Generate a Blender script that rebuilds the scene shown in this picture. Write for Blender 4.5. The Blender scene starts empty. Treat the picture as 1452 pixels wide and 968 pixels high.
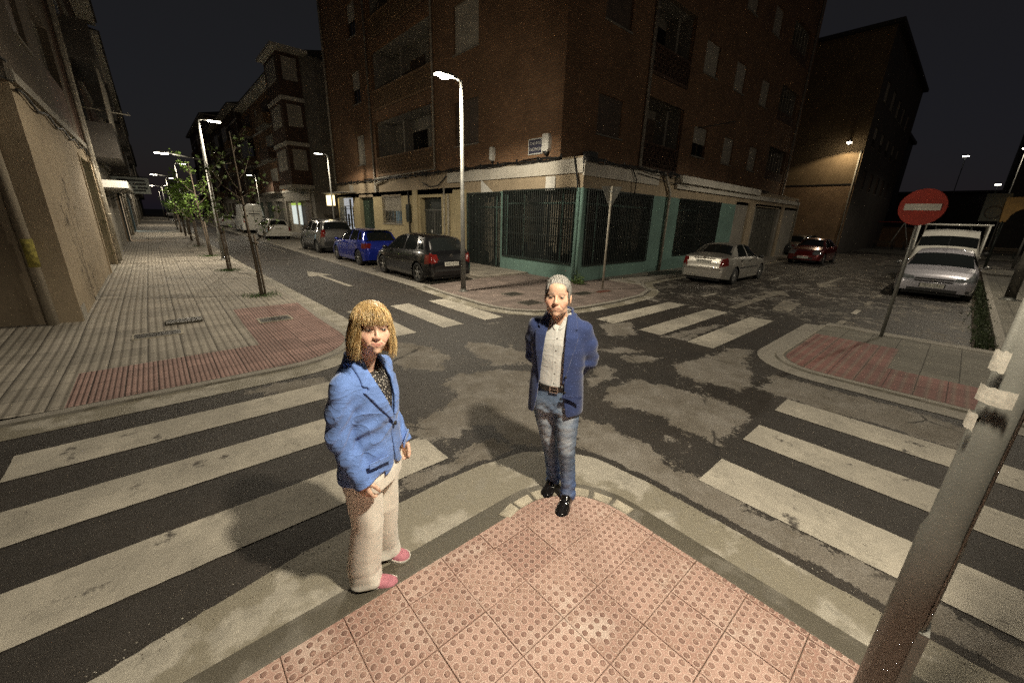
import bpy, math, random
import numpy as np
from mathutils import Matrix, Vector
sc = bpy.context.scene
COL = sc.collection
R_ = math.radians
rnd = random.Random(7)
PI = math.pi

# ---------------------------------------------------------------- mesh helpers
WM = {}
class MB:
    def __init__(s): s.v = []; s.f = []; s.m = []; s.sm = []
    def add(s, vs, fs, mi=0, smooth=False):
        b = len(s.v); s.v.extend([tuple(p) for p in vs])
        for f in fs: s.f.append(tuple(i + b for i in f)); s.m.append(mi); s.sm.append(smooth)
        return s
    def box(s, x0, x1, y0, y1, z0, z1, mi=0, bev=0.0):
        if bev > 0:
            b = bev
            vs = []
            for z, i in ((z0, b), (z0 + b, 0), (z1 - b, 0), (z1, b)):
                for (x, y) in ((x0 + i, y0 + i + b * (i == 0)), ):
                    pass
                q = i
                ring = [(x0 + q + b, y0 + q), (x1 - q - b, y0 + q), (x1 - q, y0 + q + b), (x1 - q, y1 - q - b), (x1 - q - b, y1 - q), (x0 + q + b, y1 - q), (x0 + q, y1 - q - b), (x0 + q, y0 + q + b)]
                vs += [(x, y, z) for x, y in ring]
            fs = [tuple(range(7, -1, -1)), tuple(range(24, 32))]
            for k in range(3):
                for i in range(8):
                    j = (i + 1) % 8
                    fs.append((k * 8 + i, k * 8 + j, k * 8 + 8 + j, k * 8 + 8 + i))
            return s.add(vs, fs, mi)
        vs = [(x, y, z) for z in (z0, z1) for x, y in ((x0, y0), (x1, y0), (x1, y1), (x0, y1))]
        return s.add(vs, [(3, 2, 1, 0), (4, 5, 6, 7), (0, 1, 5, 4), (1, 2, 6, 5), (2, 3, 7, 6), (3, 0, 4, 7)], mi)
    def obox(s, c, ax, ay, az, mi=0):
        c = Vector(c); ax = Vector(ax); ay = Vector(ay); az = Vector(az)
        vs = [c + ax * i + ay * j + az * k for k in (-1, 1) for i, j in ((-1, -1), (1, -1), (1, 1), (-1, 1))]
        return s.add(vs, [(3, 2, 1, 0), (4, 5, 6, 7), (0, 1, 5, 4), (1, 2, 6, 5), (2, 3, 7, 6), (3, 0, 4, 7)], mi)
    def tube(s, pts, r, n=8, mi=0, caps=True, smooth=True):
        pts = [Vector(p) for p in pts]
        if not hasattr(r, '__len__'): r = [r] * len(pts)
        vs = []; up = None
        for i, p in enumerate(pts):
            t = (pts[min(i + 1, len(pts) - 1)] - pts[max(i - 1, 0)])
            t = t.normalized() if t.length > 1e-9 else Vector((0, 0, 1))
            if up is None:
                up = Vector((0, 0, 1)) if abs(t.z) < .9 else Vector((1, 0, 0))
            a = t.cross(up); a.normalize(); b = a.cross(t); up = b
            for k in range(n):
                an = 2 * PI * k / n
                vs.append(p + (a * math.cos(an) + b * math.sin(an)) * r[i])
        fs = []
        for i in range(len(pts) - 1):
            for k in range(n):
                j = (k + 1) % n
                fs.append((i * n + k, i * n + j, i * n + n + j, i * n + n + k))
        s.add(vs, fs, mi, smooth)
        if caps:
            b = len(s.v) - len(vs)
            s.f.append(tuple(b + k for k in range(n - 1, -1, -1))); s.m.append(mi); s.sm.append(False)
            s.f.append(tuple(b + (len(pts) - 1) * n + k for k in range(n))); s.m.append(mi); s.sm.append(False)
        return s
    def lathe(s, prof, n=24, axis='z', c=(0, 0, 0), mi=0, smooth=True):
        vs = []
        for r, h in prof:
            for k in range(n):
                an = 2 * PI * k / n; a, b = r * math.cos(an), r * math.sin(an)
                p = (a, b, h) if axis == 'z' else ((a, h, b) if axis == 'y' else (h, a, b))
                vs.append((p[0] + c[0], p[1] + c[1], p[2] + c[2]))
        fs = []
        for i in range(len(prof) - 1):
            for k in range(n):
                j = (k + 1) % n
                f = (i * n + k, i * n + j, i * n + n + j, i * n + n + k)
                fs.append(f if axis != 'y' else f[::-1])
        return s.add(vs, fs, mi, smooth)
    def prism(s, poly, z0, z1, mi=0, mapf=None):
        n = len(poly)
        mp = mapf or (lambda a, b, c: (a, b, c))
        vs = [mp(x, y, z0) for x, y in poly] + [mp(x, y, z1) for x, y in poly]
        fs = [tuple(range(n - 1, -1, -1)), tuple(range(n, 2 * n))]
        for i in range(n):
            j = (i + 1) % n; fs.append((i, j, n + j, n + i))
        return s.add(vs, fs, mi)

def obj(name, mb, mats, parent=None, fixn=True):
    me = bpy.data.meshes.new(name)
    vs = mb.v
    if parent is not None and parent in WM:
        inv = WM[parent].inverted(); a = np.array(vs, dtype=float)
        if len(a): a = a @ np.array(inv.to_3x3()).T + np.array(inv.translation)
        vs = a.tolist()
    me.from_pydata(vs, [], mb.f)
    if not isinstance(mats, (list, tuple)): mats = [mats]
    for m in mats: me.materials.append(m)
    me.polygons.foreach_set('material_index', mb.m)
    me.polygons.foreach_set('use_smooth', mb.sm)
    if fixn:
        import bmesh
        bm = bmesh.new(); bm.from_mesh(me); bmesh.ops.recalc_face_normals(bm, faces=bm.faces); bm.to_mesh(me); bm.free()
    me.update()
    o = bpy.data.objects.new(name, me); COL.objects.link(o)
    if parent is not None:
        o.parent = parent; WM[o] = WM.get(parent, Matrix())
    return o
def objnp(name, V, F, mats, parent=None, smooth=True, mi=None):
    me = bpy.data.meshes.new(name)
    V = np.asarray(V, dtype=float)
    if parent is not None and parent in WM:
        inv = WM[parent].inverted(); V = V @ np.array(inv.to_3x3()).T + np.array(inv.translation)
    me.from_pydata(V.tolist(), [], np.asarray(F).tolist())
    if not isinstance(mats, (list, tuple)): mats = [mats]
    for m in mats: me.materials.append(m)
    if mi is not None: me.polygons.foreach_set('material_index', np.asarray(mi, dtype=np.int32))
    me.polygons.foreach_set('use_smooth', [smooth] * len(me.polygons))
    me.update()
    o = bpy.data.objects.new(name, me); COL.objects.link(o)
    if parent is not None:
        o.parent = parent; WM[o] = WM.get(parent, Matrix())
    return o
def tag(o, label=None, cat=None, group=None, kind=None):
    if label: o['label'] = label
    if cat: o['category'] = cat
    if group: o['group'] = group
    if kind: o['kind'] = kind
    return o
def thing(name, label, cat, loc=(0, 0, 0), rz=0, group=None):
    o = bpy.data.objects.new(name, None); COL.objects.link(o)
    o.empty_display_size = .2
    o.location = loc; o.rotation_euler = (0, 0, rz)
    WM[o] = Matrix.Translation(Vector(loc)) @ Matrix.Rotation(rz, 4, 'Z')
    return tag(o, label, cat, group)
def struct(name, mb, m, fixn=True):
    return tag(obj(name, mb, m, None, fixn), kind='structure')
def copy_tree(o, parent=None):
    c = o.copy(); COL.objects.link(c)
    if parent is not None: c.parent = parent
    for ch in [x for x in KIDS.get(o, [])]: copy_tree(ch, c)
    return c
KIDS = {}
def index_kids(o):
    ks = [x for x in COL.objects if x.parent is o]
    KIDS[o] = ks
    for k in ks: index_kids(k)

# ---------------------------------------------------------------- materials
def _new(name):
    m = bpy.data.materials.new(name); m.use_nodes = True
    nt = m.node_tree; nt.nodes.clear()
    out = nt.nodes.new('ShaderNodeOutputMaterial'); b = nt.nodes.new('ShaderNodeBsdfPrincipled')
    nt.links.new(b.outputs[0], out.inputs[0])
    return m, nt, b
class NG:
    def __init__(s, nt): s.nt = nt
    def n(s, t, **kw):
        x = s.nt.nodes.new(t)
        for k, v in kw.items(): setattr(x, k, v)
        return x
    def l(s, a, b): s.nt.links.new(a, b)
    def val(s, x, sock):
        if isinstance(x, (int, float)): sock.default_value = x
        elif isinstance(x, tuple): sock.default_value = x
        else: s.l(x, sock)
    def math(s, op, a, b=0.0, c=None, clamp=False):
        x = s.n('ShaderNodeMath', operation=op); x.use_clamp = clamp
        s.val(a, x.inputs[0]); s.val(b, x.inputs[1])
        if c is not None: s.val(c, x.inputs[2])
        return x.outputs[0]
    def pos(s):
        return s.n('ShaderNodeTexCoord').outputs['Object']
    def gpos(s):
        return s.n('ShaderNodeNewGeometry').outputs['Position']
    def noise(s, vec, scale, detail=4, rough=.55, dist=0.0, out=0):
        x = s.n('ShaderNodeTexNoise'); s.l(vec, x.inputs['Vector'])
        x.inputs['Scale'].default_value = scale; x.inputs['Detail'].default_value = detail
        x.inputs['Roughness'].default_value = rough; x.inputs['Distortion'].default_value = dist
        return x.outputs[out]
    def ramp(s, fac, a, b):
        x = s.n('ShaderNodeMapRange'); x.interpolation_type = 'SMOOTHSTEP'
        s.val(fac, x.inputs[0]); s.val(a, x.inputs[1]); s.val(b, x.inputs[2])
        return x.outputs[0]
    def mix(s, fac, a, b, mode='MIX'):
        x = s.n('ShaderNodeMix', data_type='RGBA', blend_type=mode)
        s.val(fac, x.inputs[0])
        for v, k in ((a, 6), (b, 7)):
            if isinstance(v, tuple): x.inputs[k].default_value = (*v[:3], 1)
            else: s.l(v, x.inputs[k])
        return x.outputs[2]
    def bump(s, h, dist=.01, strength=1.0):
        x = s.n('ShaderNodeBump'); x.inputs['Strength'].default_value = strength; x.inputs['Distance'].default_value = dist
        s.l(h, x.inputs['Height']); return x.outputs[0]
    def sep(s, v):
        x = s.n('ShaderNodeSeparateXYZ'); s.l(v, x.inputs[0]); return x.outputs
    def comb(s, a, b, c=0.0):
        x = s.n('ShaderNodeCombineXYZ'); s.val(a, x.inputs[0]); s.val(b, x.inputs[1]); s.val(c, x.inputs[2]); return x.outputs[0]
def M(name, col, rough=.8, metal=0.0, var=0.25, vscale=3.0, bump=0.0, bscale=60.0, coat=0.0, spec=.5, alpha=None, sheen=0.0, fine=0.0):
    m, nt, b = _new(name); g = NG(nt); p = g.pos()
    if var > 0:
        n = g.noise(p, vscale, 5, .6)
        f = g.ramp(n, .3, .72)
        c = g.mix(f, tuple(x * (1 - var) for x in col), tuple(min(1, x * (1 + var * .8)) for x in col))
        if fine > 0:
            n2 = g.noise(p, bscale, 2, .5); f2 = g.ramp(n2, .35, .65)
            c = g.mix(f2, c, g.mix(1.0, c, (1 - fine,) * 3, 'MULTIPLY'))
        g.l(c, b.inputs['Base Color'])
    else: b.inputs['Base Color'].default_value = (*col, 1)
    b.inputs['Roughness'].default_value = rough; b.inputs['Metallic'].default_value = metal
    b.inputs['Coat Weight'].default_value = coat; b.inputs['Coat Roughness'].default_value = .06
    b.inputs['Specular IOR Level'].default_value = spec
    b.inputs['Sheen Weight'].default_value = sheen
    if bump > 0:
        g.l(g.bump(g.noise(p, bscale, 4, .6), bump), b.inputs['Normal'])
    return m
def emis(name, col, strength):
    m, nt, b = _new(name)
    b.inputs['Base Color'].default_value = (*col, 1); b.inputs['Emission Color'].default_value = (*col, 1)
    b.inputs['Emission Strength'].default_value = strength
    return m

def m_asphalt():
    m, nt, b = _new('asphalt'); g = NG(nt); p = g.gpos()
    at = g.n('ShaderNodeAttribute', attribute_name='worn').outputs['Fac']
    n1 = g.noise(p, 1.15, 9, .62); n2 = g.noise(p, 5.0, 7, .68, .5)
    n5 = g.noise(p, 24, 5, .7)
    t = g.math('ADD', at, g.math('MULTIPLY', g.math('SUBTRACT', n1, .5), .50))
    t = g.math('ADD', t, g.math('MULTIPLY', g.math('SUBTRACT', n2, .5), .56))
    t = g.math('ADD', t, g.math('MULTIPLY', g.math('SUBTRACT', n5, .5), .36))
    f = g.ramp(t, -.015, .03)
    agg = g.noise(p, 170, 3, .7); agg2 = g.noise(p, 420, 2, .6)
    big = g.noise(p, .6, 4, .6)
    dark = g.mix(g.ramp(agg, .3, .75), (.017, .0145, .0125), (.056, .048, .041))
    dark = g.mix(g.ramp(big, .4, .7), dark, g.mix(1.0, dark, (1.45, 1.4, 1.35), 'MULTIPLY'))
    lite = g.mix(g.ramp(agg, .25, .75), (.17, .155, .135), (.35, .325, .29))
    lite = g.mix(g.ramp(g.noise(p, 2.2, 5, .65), .4, .7), lite, g.mix(1.0, lite, (.72, .70, .66), 'MULTIPLY'))
    c = g.mix(f, dark, lite)
    mid_ = g.noise(p, 75, 2, .8); c = g.mix(g.ramp(mid_, .30, .48), g.mix(1.0, c, (.55, .55, .55), 'MULTIPLY'), c); c = g.mix(g.math('MULTIPLY', g.ramp(mid_, .56, .70), .5), c, g.mix(1.0, c, (1.7, 1.68, 1.62), 'MULTIPLY'))
    c = g.mix(g.ramp(g.noise(p, 3.3, 6, .7), .42, .62), g.mix(1.0, c, (.80, .78, .75), 'MULTIPLY'), c)
    spk = g.ramp(agg2, .68, .73)
    c = g.mix(spk, c, (.32, .30, .27))
    vo = g.n('ShaderNodeTexVoronoi'); vo.feature = 'DISTANCE_TO_EDGE'; g.l(g.mix(.12, p, g.noise(p, 3, 5, .7, 0, 1)), vo.inputs['Vector']); vo.inputs['Scale'].default_value = .55
    ck = g.math('MULTIPLY', g.math('SUBTRACT', 1.0, g.ramp(vo.outputs['Distance'], .002, .009)), g.ramp(g.noise(p, .9, 3, .6), .50, .58))
    c = g.mix(g.math('MULTIPLY', ck, .8), c, (.012, .010, .009))
    g.l(c, b.inputs['Base Color'])
    r = g.math('ADD', .62, g.math('MULTIPLY', f, .28)); g.l(r, b.inputs['Roughness'])
    g.l(g.bump(agg, .006), b.inputs['Normal'])
    return m
def m_paint(name='road_paint', wear=.62, tint=(.56, .52, .44)):
    m, nt, b = _new(name); g = NG(nt); p = g.gpos()
    n = g.noise(p, 4.0, 8, .7); n3 = g.noise(p, 1.1, 4, .6)
    wv = g.n('ShaderNodeTexWave', wave_type='RINGS', rings_direction='Z'); g.l(g.mix(.75, g.noise(p, 2.4, 2, .5, 0, 1), p), wv.inputs['Vector'])
    wv.inputs['Scale'].default_value = 17; wv.inputs['Distortion'].default_value = 3.0; wv.inputs['Detail'].default_value = 1.5; wv.inputs['Detail Scale'].default_value = 1.2
    wf = g.math('MULTIPLY', g.ramp(wv.outputs['Fac'], .45, .9), g.ramp(g.noise(p, 1.7, 3, .6), .52, .62))
    base = g.mix(g.ramp(n3, .35, .7), tuple(x * .66 for x in tint), tint)
    base = g.mix(g.math('MULTIPLY', g.ramp(g.noise(p, 7, 7, .75), .5, .62), .45), base, tuple(x * .5 for x in tint))
    base = g.mix(g.math('MULTIPLY', wf, .38), base, tuple(x * .38 for x in tint))
    wr = g.ramp(n, wear, wear + .09)
    wr = g.math('MAXIMUM', wr, g.math('MULTIPLY', g.ramp(g.noise(p, 60, 3, .7), .62, .72), .6))
    base = g.mix(wr, base, (.085, .075, .065))
    g.l(base, b.inputs['Base Color']); b.inputs['Roughness'].default_value = .75
    g.l(g.bump(g.noise(p, 150, 3, .7), .004), b.inputs['Normal'])
    return m
def m_bars(name, c1, c2, period, axis, tile=.3, joint=(.03, .025, .02), soft=.35):
    """ridged paving: ridges run along the other axis; period in metres"""
    m, nt, b = _new(name); g = NG(nt); p = g.gpos(); s = g.sep(p)
    a = s[0] if axis == 'x' else s[1]
    o = s[1] if axis == 'x' else s[0]
    fr = g.math('FRACT', g.math('DIVIDE', a, period))
    tri = g.math('ABSOLUTE', g.math('SUBTRACT', fr, .5))
    gr = g.ramp(tri, .5 - soft, .5)
    ja = g.math('ABSOLUTE', g.math('SUBTRACT', g.math('FRACT', g.math('DIVIDE', a, tile)), .5))
    jo = g.math('ABSOLUTE', g.math('SUBTRACT', g.math('FRACT', g.math('DIVIDE', o, tile)), .5))
    j = g.math('MAXIMUM', g.ramp(ja, .482, .492), g.ramp(jo, .482, .492))
    cell = g.comb(g.math('FLOOR', g.math('DIVIDE', s[0], tile)), g.math('FLOOR', g.math('DIVIDE', s[1], tile)))
    wn = g.n('ShaderNodeTexWhiteNoise', noise_dimensions='2D'); g.l(cell, wn.inputs['Vector'])
    n = g.noise(p, 1.4, 6, .6)
    col = g.mix(gr, c1, c2)
    k = g.math('ADD', .72, g.math('ADD', g.math('MULTIPLY', wn.outputs['Value'], .28), g.math('MULTIPLY', g.math('SUBTRACT', n, .5), .9)))
    kk = g.comb(k, k, k)
    col = g.mix(1.0, col, kk, 'MULTIPLY')
    col = g.mix(g.math('MULTIPLY', j, .8), col, joint)
    g.l(col, b.inputs['Base Color']); b.inputs['Roughness'].default_value = .8
    h = g.math('ADD', g.math('MULTIPLY', g.math('ADD', gr, g.math('MULTIPLY', j, .7)), -1.0), g.math('MULTIPLY', g.noise(p, 90, 3, .6), .25))
    g.l(g.bump(h, .007), b.inputs['Normal'])
    return m
def m_brick(name, c1, c2, mortar, scale=1.0, w=.25, h=.075, var=.3, plane=True):
    m, nt, b = _new(name); g = NG(nt); p = g.gpos(); s = g.sep(p)
    v = g.comb(g.math('ADD', s[0], s[1]), s[2])
    bt = g.n('ShaderNodeTexBrick'); g.l(v, bt.inputs['Vector'])
    bt.inputs['Color1'].default_value = (*c1, 1); bt.inputs['Color2'].default_value = (*c2, 1); bt.inputs['Mortar'].default_value = (*mortar, 1)
    bt.inputs['Scale'].default_value = 1.0; bt.inputs['Mortar Size'].default_value = .007
    bt.inputs['Brick Width'].default_value = w; bt.inputs['Row Height'].default_value = h; bt.inputs['Bias'].default_value = -.1
    n = g.noise(p, .9, 6, .6)
    col = g.mix(g.ramp(n, .3, .75), bt.outputs['Color'], g.mix(1.0, bt.outputs['Color'], (1 - var,) * 3, 'MULTIPLY'))
    g.l(col, b.inputs['Base Color']); b.inputs['Roughness'].default_value = .85
    hh = g.math('ADD', g.math('MULTIPLY', bt.outputs['Fac'], -1), g.math('MULTIPLY', g.noise(p, 60, 3), .5))
    g.l(g.bump(hh, .008), b.inputs['Normal'])
    return m
def m_stucco(name, col, stain=(.5, .45, .4), amt=.6, rough=.88):
    m, nt, b = _new(name); g = NG(nt); p = g.gpos(); s = g.sep(p)
    n = g.noise(p, .8, 8, .65)
    st = g.noise(g.comb(g.math('MULTIPLY', g.math('ADD', s[0], s[1]), 3.0), g.math('MULTIPLY', s[2], .5)), 1.6, 6, .65)
    c = g.mix(g.ramp(n, .35, .75), col, tuple(x * .72 for x in col))
    c = g.mix(g.math('MULTIPLY', g.ramp(st, .52, .72), amt), c, tuple(col[i] * stain[i] for i in range(3)))
    c = g.mix(g.math('MULTIPLY', g.ramp(g.noise(p, 7, 6, .7), .56, .66), amt * .6), c, tuple(col[i] * stain[i] * .8 for i in range(3)))
    g.l(c, b.inputs['Base Color']); b.inputs['Roughness'].default_value = rough
    g.l(g.bump(g.noise(p, 45, 6, .7), .012), b.inputs['Normal'])
    return m
def m_concrete(name, col, wet=.5, wscale=2.0):
    m, nt, b = _new(name); g = NG(nt); p = g.gpos()
    n = g.noise(p, wscale, 6, .55); n2 = g.noise(p, 14, 6, .7); n3 = g.noise(p, 120, 3, .6)
    c = g.mix(g.ramp(n2, .3, .75), tuple(x * .78 for x in col), col)
    w = g.ramp(n, wet - .03, wet + .05)
    c = g.mix(g.math('MULTIPLY', w, .72), c, tuple(x * k for x, k in zip(col, (.42, .40, .33))))
    c = g.mix(g.math('MULTIPLY', g.ramp(n3, .52, .7), .5), c, tuple(x * .42 for x in col))
    c = g.mix(g.math('MULTIPLY', g.ramp(g.noise(p, 4.5, 8, .75), .55, .60), .5), c, tuple(x * .55 for x in col))
    g.l(c, b.inputs['Base Color'])
    g.l(g.math('SUBTRACT', .85, g.math('MULTIPLY', w, .3)), b.inputs['Roughness'])
    g.l(g.bump(g.noise(p, 70, 5, .7), .006), b.inputs['Normal'])
    return m
def m_attr(name, rough=.5, bump=0.0, bscale=200, sss=0.0, coat=0, sheen=0, spec=.5):
    m, nt, b = _new(name); g = NG(nt)
    a = g.n('ShaderNodeAttribute', attribute_name='Col').outputs['Color']
    g.l(a, b.inputs['Base Color']); b.inputs['Roughness'].default_value = rough
    if sss: b.inputs['Subsurface Weight'].default_value = sss; b.inputs['Subsurface Radius'].default_value = (1, .35, .2); b.inputs['Subsurface Scale'].default_value = .006
    if bump: g.l(g.bump(g.noise(g.pos(), bscale, 4, .6), bump), b.inputs['Normal'])
    b.inputs['Coat Weight'].default_value = coat; b.inputs['Specular IOR Level'].default_value = spec
    return m
def m_cloth(name, col, thread=900, var=.18, rough=.85, bump=.0012, vs=18, crease=.004, sheen=.2, ridge=.25):
    m, nt, b = _new(name); g = NG(nt); p = g.pos(); s = g.sep(p)
    n = g.noise(p, vs, 5, .6)
    slub = g.noise(g.comb(g.math('MULTIPLY', s[0], 60), g.math('MULTIPLY', s[1], 60), g.math('MULTIPLY', s[2], 420)), 1, 3, .6)
    slub2 = g.noise(g.comb(g.math('MULTIPLY', s[0], 420), g.math('MULTIPLY', s[1], 420), g.math('MULTIPLY', s[2], 60)), 1, 3, .6)
    sl = g.math('MULTIPLY', g.math('ADD', slub, slub2), .5)
    c = g.mix(g.ramp(n, .3, .7), tuple(x * (1 - var) for x in col), tuple(min(1, x * (1 + var)) for x in col))
    c = g.mix(g.ramp(sl, .38, .62), g.mix(1.0, c, (1 - var * .9,) * 3, 'MULTIPLY'), c)
    g.l(c, b.inputs['Base Color']); b.inputs['Roughness'].default_value = rough
    b.inputs['Sheen Weight'].default_value = sheen
    rn = g.noise(g.comb(g.math('MULTIPLY', s[0], 6), g.math('MULTIPLY', s[1], 6), g.math('MULTIPLY', s[2], 11)), 1, 1, .5, .5)
    rd = g.math('POWER', g.math('SUBTRACT', 1.0, g.math('MULTIPLY', g.math('ABSOLUTE', g.math('SUBTRACT', rn, .5)), 2.0)), 9.0)
    rn2 = g.noise(g.comb(g.math('MULTIPLY', s[0], 14), g.math('MULTIPLY', s[1], 14), g.math('MULTIPLY', s[2], 22)), 1, 1, .5, .5)
    rd2 = g.math('POWER', g.math('SUBTRACT', 1.0, g.math('MULTIPLY', g.math('ABSOLUTE', g.math('SUBTRACT', rn2, .5)), 2.0)), 10.0)
    h = g.math('ADD', g.math('ADD', g.math('MULTIPLY', sl, .16), g.math('MULTIPLY', rd, ridge)), g.math('MULTIPLY', rd2, ridge * .4))
    g.l(g.bump(h, crease), b.inputs['Normal'])
    return m

ASPH = m_asphalt(); PAINT = m_paint('road_paint', .58, (.54, .50, .42)); PAINTW = m_paint('road_paint_worn', .5, (.30, .27, .22))
TACR = m_bars('red_ridged_tile', (.36, .225, .195), (.235, .15, .13), .05, 'x')
TACRy = m_bars('red_ridged_tile_b', (.27, .14, .12), (.23, .165, .14), .12, 'x')
PAVG = m_bars('grey_bar_paving', (.37, .335, .28), (.29, .26, .215), .10, 'x', .4)
PAVP = m_bars('worn_corner_paving', (.25, .20, .175), (.17, .13, .115), .06, 'y', .3)
PAVD = m_bars('island_paving', (.21, .195, .16), (.15, .14, .115), .10, 'x', .4)
CONC = m_concrete('gutter_concrete', (.45, .42, .355), .47, 2.1)
CONCD = m_concrete('damp_kerb_concrete', (.19, .175, .145), .45, 2.5)
CONCL = m_concrete('pale_concrete', (.34, .315, .27), .62, 1.2)
PARK = m_concrete('parking_concrete', (.30, .275, .235), .58, .8)
STONE = M('kerb_stone', (.42, .38, .30), .8, var=.3, vscale=9, bump=.004)
BRICK = m_brick('orange_brick', (.30, .165, .085), (.225, .12, .062), (.20, .155, .11))
BRICKD = m_brick('dark_brick', (.13, .075, .05), (.10, .055, .038), (.12, .09, .07))
BRICKT = m_brick('tan_brick', (.34, .22, .12), (.27, .17, .10), (.24, .18, .12))
BEIGE = m_stucco('beige_render', (.42, .34, .235))
OCHRE = m_stucco('ochre_render', (.50, .42, .25))
GREYW = m_stucco('grey_render', (.30, .28, .24))
DARKW = m_stucco('dark_render', (.10, .09, .08))
WHITEW = m_stucco('white_render', (.60, .57, .50), (.62, .58, .5))
TURQ = m_stucco('turquoise_render', (.16, .27, .235), (.6, .6, .6), .5)
SLATE = M('dark_roof', (.05, .045, .04), .8)
IRON = M('dark_iron', (.028, .035, .032), .45, .3, var=.2)
GALV = M('galvanised_steel', (.15, .15, .14), .6, .25, var=.25, vscale=12, bump=.0008, bscale=90)
GALVD = M('weathered_steel', (.15, .15, .135), .5, .35, var=.12, vscale=7, bump=.0006, bscale=90)
SHUT = M('pale_shutter', (.40, .37, .31), .6, var=.15)
SHUTD = M('brown_shutter', (.10, .07, .05), .6, var=.2)
GLASSD = M('dark_window', (.012, .013, .014), .08, 0, var=0, coat=.3)
WOODG = M('green_door_paint', (.035, .06, .04), .6, var=.3, vscale=5)
GARAGE = M('garage_metal', (.12, .115, .095), .55, .2, var=.3, vscale=3)
PIPE = M('pvc_pipe', (.36, .33, .27), .55, var=.35, vscale=6)
CABLE = M('black_cable', (.012, .012, .012), .6, var=0)
RUST = M('rusty_metal', (.13, .085, .05), .7, .3, var=.5, vscale=14)
LEAF = M('lamplit_young_leaf', (.115, .20, .03), .55, var=.45, vscale=7)  # brighter green; lamplight on the farther trees put into the colour
LEAF2 = M('dull_leaf', (.07, .115, .025), .6, var=.45, vscale=7)  # nearer trees' lack of lamplight put into the colour; also colours the weed
BARK = M('young_bark', (.12, .095, .07), .9, var=.35, vscale=25, bump=.004)
GRASS = M('grass_blade', (.05, .11, .02), .7, var=.4, vscale=20)
SOIL = M('planting_soil', (.06, .045, .03), .95, var=.4, vscale=9, bump=.01, bscale=30)
WHITEP = M('white_plastic', (.68, .67, .62), .5, var=.1)
REDS = M('sign_red', (.36, .035, .02), .55, var=.15)
WHITES = M('sign_white', (.62, .60, .53), .5, var=.15)
BLACKR = M('black_rubber', (.018, .018, .018), .75, var=.15)
# ---------------------------------------------------------------- camera, sky
cam = bpy.data.cameras.new('camera'); co = bpy.data.objects.new('camera', cam); COL.objects.link(co); sc.camera = co
pit, rol, azA = R_(17.64), R_(1.642), R_(-41.85)
fw = np.array([0, math.cos(pit), -math.sin(pit)]); rr = np.array([1., 0, 0]); uu = np.cross(rr, fw)
r2 = rr * math.cos(rol) + uu * math.sin(rol); u2 = -rr * math.sin(rol) + uu * math.cos(rol)
Bx = np.array([math.cos(azA), -math.sin(azA), 0]); Ay = np.array([math.sin(azA), math.cos(azA), 0])
W3 = np.array([Bx, Ay, [0, 0, 1.]])
right, up, fwd = W3 @ r2, W3 @ u2, W3 @ fw
m4 = Matrix(((right[0], up[0], -fwd[0], 0), (right[1], up[1], -fwd[1], 0), (right[2], up[2], -fwd[2], 2.1), (0, 0, 0, 1)))
co.matrix_world = m4
cam.sensor_width = 36; cam.lens = 36 * 553.7 / 1452; cam.clip_start = .05; cam.clip_end = 3000
w = bpy.data.worlds.new('World'); sc.world = w; w.use_nodes = True
nt = w.node_tree; bg = nt.nodes['Background']; g = NG(nt)
gz = g.sep(g.n('ShaderNodeTexCoord').outputs['Generated'])[2]
sky = g.n('ShaderNodeTexSky'); sky.sky_type = 'NISHITA'; sky.sun_disc = False; sky.sun_elevation = R_(2); sky.sun_rotation = R_(200)
tw = g.mix(g.ramp(gz, .0, .55), (.0070, .0066, .0108), (.0084, .0074, .0076))
g.l(g.mix(.003, tw, sky.outputs[0], 'ADD'), bg.inputs[0])
bg.inputs[1].default_value = 1.0
sc.view_settings.view_transform = 'Standard'; sc.view_settings.look = 'None'; sc.view_settings.gamma = 1; sc.view_settings.use_curve_mapping = False
sc.view_settings.exposure = 0.0
sc.cycles.max_bounces = 5; sc.cycles.diffuse_bounces = 3; sc.cycles.glossy_bounces = 3
sc.cycles.sample_clamp_indirect = 3.0; sc.cycles.caustics_reflective = False; sc.cycles.caustics_refractive = False
sc.cycles.use_denoising = False

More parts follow.
